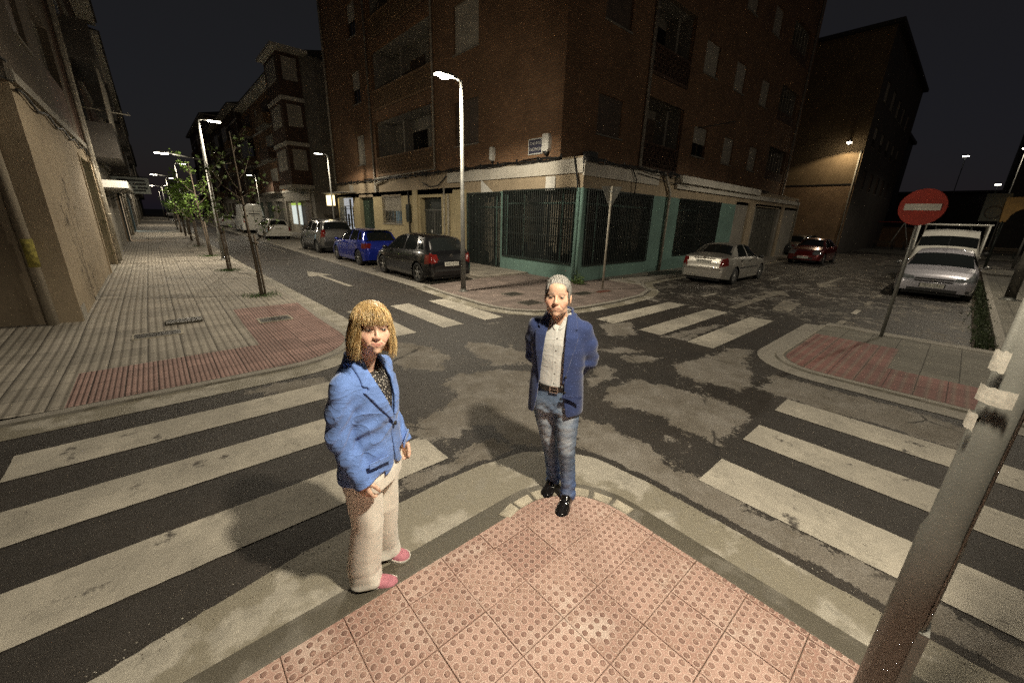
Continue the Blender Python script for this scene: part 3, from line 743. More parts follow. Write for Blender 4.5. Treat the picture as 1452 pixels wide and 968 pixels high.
# ---------------------------------------------------------------- facades
class Face:
    """plane facade. origin o (x,y), direction u along the wall, outward normal n"""
    def __init__(s, o, u, n): s.o = Vector((*o, 0)); s.u = Vector((*u, 0)); s.n = Vector((*n, 0))
    def p(s, a, z, d=0.0): q = s.o + s.u * a + s.n * d; return (q.x, q.y, z)
    def wall(s, mb, a0, a1, z0, z1, holes, depth=.18, mi=0, mr=0):
        A = sorted(set([a0, a1] + [v for h in holes for v in h[:2] if a0 < v < a1])); Z = sorted(set([z0, z1] + [v for h in holes for v in h[2:4] if z0 < v < z1]))
        def inh(a, z): return any(h[0] < a < h[1] and h[2] < z < h[3] for h in holes)
        for i in range(len(A) - 1):
            for j in range(len(Z) - 1):
                if not inh((A[i] + A[i + 1]) / 2, (Z[j] + Z[j + 1]) / 2):
                    mb.add([s.p(A[i], Z[j]), s.p(A[i + 1], Z[j]), s.p(A[i + 1], Z[j + 1]), s.p(A[i], Z[j + 1])], [(0, 1, 2, 3)], mi)
        for h in holes:
            dd = h[4] if len(h) > 4 else depth
            a, b, c, d = h[:4]
            for (p, q) in (((a, c), (a, d)), ((b, c), (b, d)), ((a, c), (b, c)), ((a, d), (b, d))):
                mb.add([s.p(*p), s.p(*q), s.p(*q, -dd), s.p(*p, -dd)], [(0, 1, 2, 3)], mr)
    def box(s, mb, a0, a1, z0, z1, d0, d1, mi=0):
        vs = [s.p(a, z, d) for d in (d0, d1) for a, z in ((a0, z0), (a1, z0), (a1, z1), (a0, z1))]
        mb.add(vs, [(3, 2, 1, 0), (4, 5, 6, 7), (0, 1, 5, 4), (1, 2, 6, 5), (2, 3, 7, 6), (3, 0, 4, 7)], mi)
    def win(s, par, a0, a1, z0, z1, kind='glass', dep=.14, frame=SHUTD, name='window', bars=0):
        f = MB(); t = .05
        for bx in ((a0, a1, z0, z0 + t), (a0, a1, z1 - t, z1), (a0, a0 + t, z0 + t, z1 - t), (a1 - t, a1, z0 + t, z1 - t), ((a0 + a1) / 2 - t / 2, (a0 + a1) / 2 + t / 2, z0 + t, z1 - t)):
            s.box(f, *bx, -dep, -dep + .045)
        w_ = obj(name, f, frame, par)
        g_ = MB(); s.box(g_, a0 + .01, a1 - .01, z0 + .01, z1 - .01, -dep - .02, -dep + .012)
        obj('pane', g_, GLASSD, w_)
        if kind in ('shut', 'half', 'shutd'):
            q = MB(); zb = z0 + .05 if kind != 'half' else z0 + (z1 - z0) * .45
            nl = int((z1 - zb) / .055)
            for k in range(nl):
                zz = zb + k * (z1 - zb) / nl
                q.add([s.p(a0 + .02, zz, -dep + .062), s.p(a1 - .02, zz, -dep + .062), s.p(a1 - .02, zz + (z1 - zb) / nl * .9, -dep + .072), s.p(a0 + .02, zz + (z1 - zb) / nl * .9, -dep + .072),
                       s.p(a0 + .02, zz + (z1 - zb) / nl, -dep + .058), s.p(a1 - .02, zz + (z1 - zb) / nl, -dep + .058)], [(0, 1, 2, 3), (3, 2, 5, 4)])
            obj('shutter', q, SHUTD if kind == 'shutd' else SHUT, w_)
        sl = MB(); s.box(sl, a0 - .05, a1 + .05, z0 - .05, z0 - .002, -.10, .045); obj('sill', sl, GREYW, w_)
        if bars:
            q = MB()
            for k in range(bars): x = a0 + (a1 - a0) * (k + .5) / bars; q.tube([s.p(x, z0, .03), s.p(x, z1, .03)], .011, 5)
            for z in (z0 + .12, (z0 + z1) / 2, z1 - .12): q.tube([s.p(a0, z, .03), s.p(a1, z, .03)], .011, 5)
            obj('window_grille', q, IRON if bars < 12 else SHUT, w_)
        return w_
    def grille(s, par, a0, a1, z0, z1, step=.105, d=.06, mat=None, name='grille', rows=(.12, .38, .62, .9), turq=False):
        q = MB(); n = int((a1 - a0) / step); r = random.Random(int(a0 * 10))
        for k in range(n + 1):
            a = a0 + (a1 - a0) * k / n
            s.box(q, a - .019, a + .019, z0, z1, d - .014, d + .014)
            if k < n:
                for rr_ in rows[1:3]:
                    zc = z0 + (z1 - z0) * rr_; a2 = a + (a1 - a0) / n
                    q.tube([s.p(a, zc - .09, d), s.p(a2, zc + .02, d)], .007, 4, caps=False); q.tube([s.p(a2, zc - .09, d + .004), s.p(a, zc + .02, d + .004)], .007, 4, caps=False)
        for rr_ in (0.0, 1.0):
            zc = z0 + (z1 - z0) * rr_; s.box(q, a0 - .02, a1 + .02, zc - .02, zc + .02, d - .02, d + .02)
        return obj(name, q, mat or IRON, par)
    def loggia(s, par, a0, a1, z0, h, par_h=1.05, depth=1.25, lattice=True, wallm=None, lat_m=None, door=True, seed=1):
        """recessed balcony: back wall, side walls, ceiling, parapet; z0 floor level"""
        wm = wallm or GREYW
        b = MB()
        b.add([s.p(a0, z0, -depth), s.p(a1, z0, -depth), s.p(a1, z0 + h, -depth), s.p(a0, z0 + h, -depth)], [(0, 1, 2, 3)])
        for a in (a0, a1): b.add([s.p(a, z0, -.181), s.p(a, z0, -depth), s.p(a, z0 + h, -depth), s.p(a, z0 + h, -.181)], [(0, 1, 2, 3)])
        for z in (z0, z0 + h): b.add([s.p(a0, z, -.181), s.p(a1, z, -.181), s.p(a1, z, -depth), s.p(a0, z, -depth)], [(0, 1, 2, 3)])
        bal = obj('balcony', b, wm, par)
        if door:
            w_ = a1 - a0
            q = MB(); x0 = a0 + w_ * .42; s.box(q, x0, x0 + min(1.5, w_ * .4), z0 + .02, z0 + 2.25, -depth + .002, -depth + .05); obj('balcony_door', q, GLASSD if seed % 2 else SHUTD, bal)
            q = MB(); x1 = a0 + w_ * .08; s.box(q, x1, x1 + w_ * .2, z0 + 1.0, z0 + 2.2, -depth + .002, -depth + .04); obj('balcony_window', q, SHUT, bal)
            q = MB(); s.box(q, x0 + .01 + min(1.5, w_ * .4) + .1, x0 + min(1.5, w_ * .4) + .28, z0, z0 + h - .01, -depth + .002, -depth + .5); obj('pier', q, wm, bal)
        q = MB()
        if lattice:
            st = .17; n = int((a1 - a0) / st); rows = 5; zt = z0 + .12
            s.box(q, a0, a1, z0 - .02, zt, -.10, .0); s.box(q, a0, a1, z0 + par_h - .06, z0 + par_h, -.12, .02)
            hh = (par_h - .18) / rows
            for k in range(n + 1):
                a = a0 + (a1 - a0) * k / n; s.box(q, max(a0, a - .018), min(a1, a + .018), zt, z0 + par_h - .06, -.088, -.012)
            for r_ in range(rows + 1): s.box(q, a0, a1, zt + r_ * hh - .016, zt + r_ * hh + .016, -.089, -.010)
            for k in range(n):
                for r_ in range(rows):
                    if (k + r_) % 2 == 0:
                        a = a0 + (a1 - a0) * (k + .5) / n; zc = zt + (r_ + .5) * hh; s.box(q, a - st * .22, a + st * .22, zc - hh * .22, zc + hh * .22, -.087, -.014)
        else: s.box(q, a0, a1, z0 - .02, z0 + par_h, -.12, -.005)
        obj('balcony_parapet', q, lat_m or BRICKT, bal)
        return bal
def drain(par, pts, r=.05, mat=None):
    q = MB(); q.tube(pts, r, 8)
    for a, b in zip(pts[:-1], pts[1:]):
        L = (Vector(b) - Vector(a)).length
        if L > 2:
            for k in range(1, int(L / 1.6)):
                c = Vector(a).lerp(Vector(b), k * 1.6 / L); d = (Vector(b) - Vector(a)).normalized() * .03; q.tube([c - d, c + d], r * 1.25, 8)
    return obj('drainpipe', q, mat or PIPE, par)

SH = 3.37; Z0 = 4.0
# ================= corner building
LF = Face((10.5, 0), (0, 1), (-1, 0)); RF = Face((0, 9.6), (1, 0), (0, -1)); SF = Face((0, 8.55), (1, 0), (0, -1))
bld = thing('apartment_building', 'orange brick corner block with a turquoise barred shop at street level', 'building', (20, 20, 0))
wb = MB()
hol = []
for k in range(4):
    z = Z0 + k * SH
    hol += [(17.7, 24.0, z + .15, z + 3.0), (14.1, 15.8, z + .95, z + 2.6), (25.65, 26.85, z + .95, z + 2.6)]
LF.wall(wb, 9.6, 31.3, Z0, 17.6, hol)
hr = []
for k in range(4):
    z = Z0 + k * SH
    hr += [(12.3, 13.8, z + 1.0, z + 2.25), (15.45, 18.35, z + .15, z + 2.75), (19.5, 20.9, z + 1.1, z + 2.35), (22.9, 24.2, z + 1.1, z + 2.35), (26.5, 27.8, z + 1.1, z + 2.35), (29.7, 33.1, z + .9, z + 2.75)]
RF.wall(wb, 10.5, 34.4, Z0 - .2, 17.6, hr)
wb.box(10.55, 34.4, 9.65, 9.66, 17.5, 17.6)
wb.add([(34.4, 9.6, 0), (34.4, 31.3, 0), (34.4, 31.3, 17.6), (34.4, 9.6, 17.6)], [(0, 1, 2, 3)]); wb.add([(10.5, 31.3, 0), (34.4, 31.3, 0), (34.4, 31.3, 17.6), (10.5, 31.3, 17.6)], [(0, 1, 2, 3)])
obj('brick_wall', wb, BRICK, bld)
rf = MB(); rf.box(10.2, 34.7, 9.3, 31.6, 17.602, 17.85); obj('roof', rf, SLATE, bld)
for k in range(4):
    z = Z0 + k * SH
    LF.loggia(bld, 17.7, 24.0, z + .15, 2.85, 1.0, 1.3, True, GREYW, seed=k + 1)
    LF.win(bld, 14.1, 15.8, z + .95, z + 2.6, 'shutd' if k == 0 else 'shut')
    LF.win(bld, 25.65, 26.85, z + .95, z + 2.6, 'shut' if k == 0 else 'half')
    RF.win(bld, 12.3, 13.8, z + 1.0, z + 2.25, 'shutd')
    RF.loggia(bld, 15.45, 18.35, z + .15, 2.6, 1.0, 1.1, True, GREYW, lat_m=BRICKD, seed=k)
    for j, a in enumerate((19.5, 22.9, 26.5)): RF.win(bld, a, a + (1.4 if j == 0 else 1.3), z + 1.1, z + 2.35, 'half' if j == 0 and k == 0 else 'shut')
    RF.loggia(bld, 29.7, 33.1, z + .9, 1.85, .5, 1.0, False, GREYW, lat_m=BRICKD, door=False)
    q = MB()
    for j in range(5): RF.box(q, 30.3 + j * .55, 30.34 + j * .55, z + 1.4, z + 2.5, -.05, -.03)
    obj('balcony_bars', q, SHUT, bld)
# ground floor left
gh = [(8.8, 12.45, .62, 3.02), (12.62, 14.9, .02, 2.98), (17.05, 19.1, .02, 2.92), (21.2, 23.7, 1.55, 3.12), (25.0, 27.2, .02, 3.2), (28.4, 31.0, .7, 3.1)]
gw = MB()
LF.wall(gw, 15.3, 31.3, .0, 3.3, [h for h in gh if h[0] > 15], .3)
obj('ground_floor_wall', gw, OCHRE, bld)
gw = MB(); LF.wall(gw, 8.55, 15.3, 0, 3.05, gh[:2], .25); SF.wall(gw, 10.5, 23.2, 0, 3.05, [(10.75, 14.8, .58, 3.0), (17.0, 21.2, .68, 3.0)], .25)
obj('turquoise_wall', gw, TURQ, bld)
gw = MB(); SF.wall(gw, 23.2, 34.2, 0, 3.2, [(26.2, 30.3, .02, 3.1)], .2); obj('render_wall', gw, GREYW, bld)
for bx in ((24.9, 25.75, 0, 3.19, .004, .10), (30.7, 31.2, 0, 3.19, .004, .08)): q = MB(); SF.box(q, *bx); obj('pilaster', q, BEIGE, bld)
for bx in ((14.95, 15.9, .0, 3.19, .004, .12), (19.3, 19.75, 0, 3.29, .004, .08)): q = MB(); LF.box(q, *bx); obj('pilaster', q, OCHRE, bld)
# fascia
q = MB(); LF.wall(q, 8.55, 31.3, 3.05, 3.999, [], 0); 
SF.wall(q, 10.5, 34.2, 3.05, 3.86, [], 0); obj('fascia', q, BEIGE, bld)
q = MB(); q.add([(10.5, 8.55, 3.86), (34.2, 8.55, 3.86), (34.2, 9.6, 3.95), (10.5, 9.6, 3.95)], [(0, 1, 2, 3)]); obj('ledge_roof', q, GREYW, bld)
q = MB(); LF.box(q, 8.50, 16.4, 3.50, 3.93, .004, .07); obj('fascia_board', q, WHITEW, bld)
q = MB(); SF.box(q, 10.43, 15.0, 3.42, 3.85, .004, .07); SF.box(q, 16.4, 25.6, 3.62, 3.90, .01, .30); SF.box(q, 16.4, 34.2, 3.40, 3.618, .004, .12); obj('cornice', q, WHITEW, bld)
q = MB(); LF.box(q, 9.72, 10.16, 3.02, 3.46, .02, .05); obj('plaque', q, WHITEP, bld)
q = MB(); q.prism([(0, 0), (.8, 0), (0, .5)], .03, .06, 0, lambda a, b, c: LF.p(13.85 - a, 3.02 + b, c)); obj('pennant_plaque', q, WHITEP, bld)
# cable bundle
for fc, a0, a1, zz in ((LF, 9.5, 31.3, 4.02), (SF, 10.4, 27.5, 3.90)):
    q = MB(); r = random.Random(int(a1))
    for c in range(5):
        pts = []; n = 70; ph = r.random() * 9
        for i in range(n + 1):
            a = a0 + (a1 - a0) * i / n; pts.append(fc.p(a, zz + .055 * math.sin(a * 1.9 + ph) * math.sin(a * .7 + c) - .02 * c + .03 * r.random(), .075 + .02 * c))
        q.tube(pts, .017, 5)
    for i in range(int((a1 - a0) / 1.1)): s_ = a0 + i * 1.1; fc.box(q, s_, s_ + .05, zz - .14, zz + .10, .0, .05)
    obj('cable_bundle', q, CABLE, bld)
q = MB(); q.tube([SF.p(13.0, 3.9, .1), SF.p(13.3, 3.5, .14), SF.p(13.35, 3.0, .1)], .02, 6); q.tube([SF.p(13.4, 3.72, .09), SF.p(15.5, 3.6, .09), SF.p(17.5, 3.5, .12)], .016, 5)
q.tube([LF.p(16.4, 3.8, .1), LF.p(16.9, 3.4, .25), LF.p(17.6, 3.35, .3), LF.p(18.6, 3.6, .1)], .03, 6); q.tube([LF.p(8.9, 4.0, .1), LF.p(8.7, 3.2, .09), LF.p(8.68, 2.9, .08)], .03, 6)
obj('loose_cable', q, CABLE, bld)
# shopfronts
for fc, a0, a1, z0, z1, dd in ((LF, 8.8, 12.45, .62, 3.02, .25), (LF, 12.62, 14.9, .02, 2.98, .25), (SF, 10.75, 14.8, .58, 3.0, .25), (SF, 17.0, 21.2, .68, 3.0, .25)):
    q = MB(); fc.box(q, a0, a1, z0, z1, -dd - .03, -dd); sw = obj('shop_window', q, GLASSD, bld)
    q = MB(); r = random.Random(int(a0 * 7)); x = a0 + .3
    while x < a1 - .35:
        zt = z1 - .12 - (.2 if r.random() > .6 else 0); zb = z0 + .15 + r.random() * .5
        if r.random() > .18: fc.box(q, x, x + .05, zb, zt, -dd + .004, -dd + .02)
        x += .105
    obj('blind', q, M('dusty_blind', (.20, .18, .14), .7, var=.35, vscale=1.5), sw)
    q = MB()
    for a in (a0, a0 + (a1 - a0) * .2, a0 + (a1 - a0) * .72, a1 - .05): fc.box(q, a, a + .05, z0 + .002, z1 - .002, -dd + .022, -dd + .06)
    fc.box(q, a0, a1, z0 + (z1 - z0) * .82, z0 + (z1 - z0) * .82 + .05, -dd + .021, -dd + .058)
    obj('mullion', q, TURQ, sw)
    fc.grille(bld, a0 + .03, a1 - .03, z0 + .0, z1 + .04, .105, .05)
q = MB(); q.tube([(10.40, 8.47, 0), (10.40, 8.47, 3.05)], .06, 10); q.tube([(10.40, 8.62, 0), (10.40, 8.62, 3.05)], .045, 10); obj('corner_pipe', q, TURQ, bld)
q = MB(); LF.box(q, 17.1, 19.05, .03, 2.9, -.30, -.25); dr = obj('door', q, IRON, bld)
q = MB()
for k in range(12): LF.box(q, 17.2 + k * .155, 17.225 + k * .155, .3, 2.3, -.249, -.22)
LF.box(q, 17.1, 19.05, 2.3, 2.36, -.249, -.2); LF.box(q, 18.05, 18.12, .05, 2.3, -.249, -.19); obj('door_bars', q, GALVD, dr)
q = MB(); LF.box(q, 18.3, 18.5, 1.0, 1.35, -.248, -.235); obj('door_notice', q, WHITEP, dr)
LF.win(bld, 21.2, 23.7, 1.55, 3.12, 'half', .2, SHUT, bars=13)
q = MB(); LF.box(q, 25.05, 27.15, .03, 3.15, -.28, -.22); 
for k in range(9): LF.box(q, 25.1 + k * .225, 25.12 + k * .225, .1, 3.1, -.219, -.205)
obj('garage_door', q, WOODG, bld)
q = MB(); SF.box(q, 26.2, 30.3, .03, 3.1, -.2, -.15); 
for k in range(14): SF.box(q, 26.25 + k * .29, 26.27 + k * .29, .1, 3.0, -.149, -.13)
SF.box(q, 28.22, 28.28, .05, 3.05, -.148, -.12); obj('garage_door', q, GARAGE, bld)
for k, a in enumerate((27.2, 27.6, 28.8, 29.2)): q = MB(); SF.box(q, a, a + .12, 2.3, 2.6, -.129, -.12); obj('garage_vent', q, DARKW, bld)
# lit shop at the far end of the left face
LITW = emis('lit_shop', (.85, .9, 1.0), 1.1)
q = MB(); LF.box(q, 28.4, 31.0, .7, 3.1, -.34, -.30); sh = obj('lit_shop_window', q, LITW, bld)
q = MB(); 
for k in range(5): LF.box(q, 28.5 + k * .5, 28.8 + k * .5, .8 + .3 * (k % 2), 2.0 + .5 * (k % 3), -.296, -.26)
obj('shop_display', q, SHUTD, sh)
LF.grille(bld, 28.42, 30.98, .7, 3.1, .16, .04, rows=(.1, .4, .7, .9), mat=IRON)
q = MB(); 
for z in (1.3, 1.9, 2.5): LF.box(q, 28.42, 30.98, z, z + .035, .03, .07)
obj('grille_rail', q, IRON, bld)
# sign lamp box, entry phone, vents
q = MB(); LF.box(q, 30.9, 32.1, 2.55, 3.25, .35, .55); obj('lit_sign', q, emis('warm_sign', (1.0, .80, .42), 2.6), bld)
q = MB(); LF.box(q, 27.6, 31.8, 3.34, 3.40, 0.0, .9); obj('awning', q, GREYW, bld)
drain(bld, [LF.p(24.35, 17.5, .07), LF.p(24.35, 3.9, .07), LF.p(24.2, 3.75, .14), LF.p(23.0, 3.9, .14)], .055)
drain(bld, [LF.p(17.45, 17.5, .07), LF.p(17.45, 4.15, .07), LF.p(24.2, 4.05, .07)], .05)
drain(bld, [LF.p(16.35, 3.0, .07), LF.p(16.35, .1, .07)], .05); drain(bld, [LF.p(16.7, 3.3, .07), LF.p(16.7, .1, .07)], .04)
drain(bld, [LF.p(20.2, 3.3, .07), LF.p(20.2, 1.7, .07), LF.p(20.2, .1, .07)], .045, CABLE)
q = MB(); LF.box(q, 20.05, 20.4, 1.7, 2.6, .002, .16); obj('meter_box', q, IRON, bld)
q = MB(); LF.box(q, 24.1, 24.35, 3.3, 3.7, .002, .14); obj('junction_box', q, SHUT, bld)
q = MB(); LF.box(q, 28.0, 28.5, 3.35, 3.85, .002, .10); obj('junction_box', q, SHUT, bld)
drain(bld, [RF.p(15.2, 17.5, .08), RF.p(15.2, 4.2, .08), SF.p(15.35, 3.86, .10), SF.p(15.9, 3.2, .10), SF.p(15.9, .1, .08)], .06)
drain(bld, [RF.p(33.7, 17.5, .08), RF.p(33.7, 4.1, .08), SF.p(33.6, 3.7, .12), SF.p(34.0, 3.3, .1), SF.p(34.0, .1, .1)], .055)
drain(bld, [LF.p(31.1, 17.5, .08), LF.p(31.1, 4.0, .08)], .07)
q = MB(); RF.box(q, 11.6, 12.05, 4.02, 4.32, .05, .35); RF.box(q, 12.15, 12.3, 4.02, 4.2, .05, .2); obj('floodlight', q, CABLE, bld)
q = MB(); q.tube([SF.p(17.6, 5.8, .0), SF.p(19.0, 6.15, .9)], .02, 6); obj('wash_line_arm', q, IRON, bld)
# street name plate and alarm boxes (things on the wall)
FONT_M = M('plate_white_letters', (.62, .62, .58), .5, var=0)
def text(name, s, size, mat, parent, mtx, ext=.002, align='CENTER'):
    c = bpy.data.curves.new(name, 'FONT'); c.body = s; c.size = size; c.extrude = ext; c.align_x = align; c.align_y = 'CENTER'
    o = bpy.data.objects.new(name, c); COL.objects.link(o); c.materials.append(mat)
    bpy.context.view_layer.update()
    dg = bpy.context.evaluated_depsgraph_get(); me = bpy.data.meshes.new_from_object(o.evaluated_get(dg)); me.name = name
    bpy.data.objects.remove(o); bpy.data.curves.remove(c)
    if not me.materials: me.materials.append(mat)
    me.transform(WM[parent].inverted() @ mtx)
    o = bpy.data.objects.new(name, me); COL.objects.link(o); o.parent = parent; WM[o] = WM[parent]
    return o
def face_mtx(fc, a, z, d, flip=False):
    # text x axis must run left to right for a viewer outside
    r = fc.n.cross(Vector((0, 0, 1))) * -1
    r = Vector((0, 0, 1)).cross(fc.n)
    p = Vector(fc.p(a, z, d)); m = Matrix(((r.x, 0, fc.n.x, p.x), (r.y, 0, fc.n.y, p.y), (r.z, 1, fc.n.z, p.z), (0, 0, 0, 1)))
    return m
t = thing('street_name_plate', 'dark blue street name plate in a pale frame on the brick wall near the corner', 'street sign', LF.p(10.76, 4.46, .0))
q = MB(); LF.box(q, 10.45, 11.08, 4.24, 4.68, .002, .03); obj('plate', q, M('plate_blue', (.05, .05, .085), .4, var=.1), t)
q = MB()
for bx in ((10.42, 11.11, 4.68, 4.71), (10.42, 11.11, 4.21, 4.24), (10.42, 10.45, 4.24, 4.68), (11.08, 11.11, 4.24, 4.68)): LF.box(q, *bx, .002, .04)
obj('frame', q, FONT_M, t)
text('lettering', 'CALLE DE', .12, FONT_M, t, face_mtx(LF, 10.765, 4.56, .032)); text('lettering', 'VALENCIA', .14, FONT_M, t, face_mtx(LF, 10.765, 4.37, .032))
for (a, z, w_, h_, lb) in ((10.18, 4.50, .16, .28, 'white alarm box with a rounded dark underside beside the street name plate'), (13.1, 4.42, .10, .24, 'slim white box on the brick wall between lamp post and street name plate')):
    t = thing('alarm_box', lb, 'alarm box', LF.p(a, z - h_, 0), 0, 'white boxes on the brick wall')
    q = MB(); q.prism([(-w_, -h_ * .8), (w_ * .6, -h_), (w_, -h_ * .6), (w_, h_ * .8), (w_ * .7, h_), (-w_ * .8, h_)], .01, .16, 0, lambda x, y, c: LF.p(a - x, z + y, c)); obj('cover', q, WHITEP, t)
    q = MB(); q.tube([LF.p(a, z - h_ * 1.35, .08), LF.p(a, z - h_ * .9, .08)], [w_ * .35, w_ * .75], 10); q.tube([LF.p(a, z - h_ * 1.3, .05), LF.p(a + .03, 4.0, .05)], .015, 5); obj('strobe', q, CABLE, t)

# ================= left building with beige render
NW = Face((-1.25, 0), (0, 1), (1, 0)); NF = Face((0, 10.2), (1, 0), (0, -1))
b2 = thing('apartment_building', 'beige rendered block with a downpipe and a deep door recess along the left pavement', 'building', (-6, 16, 0))
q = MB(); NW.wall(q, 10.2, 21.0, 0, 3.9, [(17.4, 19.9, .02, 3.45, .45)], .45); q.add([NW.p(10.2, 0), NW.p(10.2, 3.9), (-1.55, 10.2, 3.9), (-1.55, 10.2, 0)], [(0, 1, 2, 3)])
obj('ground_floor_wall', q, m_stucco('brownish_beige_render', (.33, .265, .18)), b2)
q = MB(); NF.wall(q, -40, -1.55, 0, 3.9, [], 0); obj('side_wall', q, DARKW if False else m_stucco('brown_render', (.22, .175, .12)), b2)
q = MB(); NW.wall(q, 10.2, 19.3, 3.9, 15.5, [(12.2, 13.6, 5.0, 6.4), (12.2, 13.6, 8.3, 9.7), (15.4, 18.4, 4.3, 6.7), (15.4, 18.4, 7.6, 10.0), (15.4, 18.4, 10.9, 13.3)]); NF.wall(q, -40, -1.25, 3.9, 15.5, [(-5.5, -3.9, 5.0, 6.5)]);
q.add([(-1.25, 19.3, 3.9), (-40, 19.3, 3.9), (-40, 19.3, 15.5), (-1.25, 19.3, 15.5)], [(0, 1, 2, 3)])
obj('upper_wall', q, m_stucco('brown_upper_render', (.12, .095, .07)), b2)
q = MB(); NW.wall(q, 19.3, 21.0, 3.9, 12, [], 0); obj('upper_wall', q, BRICKD, b2)
for z in (5.0, 8.3): NW.win(b2, 12.2, 13.6, z, z + 1.4, 'shutd')
for z in (4.3, 7.6, 10.9): NW.loggia(b2, 15.4, 18.4, z, 2.4, .9, 1.2, False, GREYW, lat_m=BRICKD, door=False)
NF.win(b2, -5.5, -3.9, 5.0, 6.5, 'shutd')
q = MB(); NW.box(q, 10.12, 21.0, 3.86, 4.02, .002, .07); NF.box(q, -40, -1.17, 3.86, 4.02, .002, .07); obj('cornice', q, GREYW, b2)
q = MB(); NW.box(q, 17.45, 19.85, .03, 3.4, -.45, -.40); obj('door', q, WOODG, b2)
for bx in ((17.3, 17.42, 0, 3.5, .002, .03), (19.88, 20.1, 0, 3.5, .002, .06)): q = MB(); NW.box(q, *bx); obj('door_jamb', q, BEIGE, b2)
drain(b2, [(-1.62, 10.1, 15), (-1.62, 10.1, 3.2), (-1.60, 10.1, .05)], .075, m_stucco('rendered_pipe', (.30, .26, .2)))
q = MB(); q.tube([(-1.60, 10.1, 1.1), (-1.60, 10.1, 1.55)], .079, 12); obj('pipe_stain', q, M('pipe_lichen', (.22, .19, .04), .9, var=.5, vscale=18), b2)
drain(b2, [NW.p(20.25, 12, .08), NW.p(20.25, .1, .08)], .05); drain(b2, [NW.p(20.6, 3.8, .06), NW.p(20.6, .1, .06)], .03)
q = MB(); pts = [NW.p(10.2 + i * .3, 3.75 + .05 * math.sin(i * .9), .05) for i in range(37)]; q.tube(pts, .022, 6); q.tube([NF.p(-4, 4.6, .05), NF.p(-2, 4.2, .05), NF.p(-1.2, 3.85, .06)], .02, 5); q.tube([NF.p(-6, 7.6, .05), NF.p(-3.6, 6.0, .06), NF.p(-1.2, 4.1, .06)], .02, 5); obj('cable', q, CABLE, b2)
q = MB(); NF.box(q, -2.35, -1.95, 4.35, 4.6, .02, .18); obj('junction_box', q, CABLE, b2)
q = MB(); NW.box(q, 10.25, 10.75, .0, .35, .001, .012); NW.box(q, 12.4, 16.5, 0, .16, .001, .012); NW.box(q, 11.0, 17.2, .0, .07, .001, .02); obj('plinth_damage', q, GREYW, b2)
rf = MB(); rf.box(-40, -.9, 9.8, 19.5, 15.5, 15.8); obj('roof', rf, SLATE, b2)

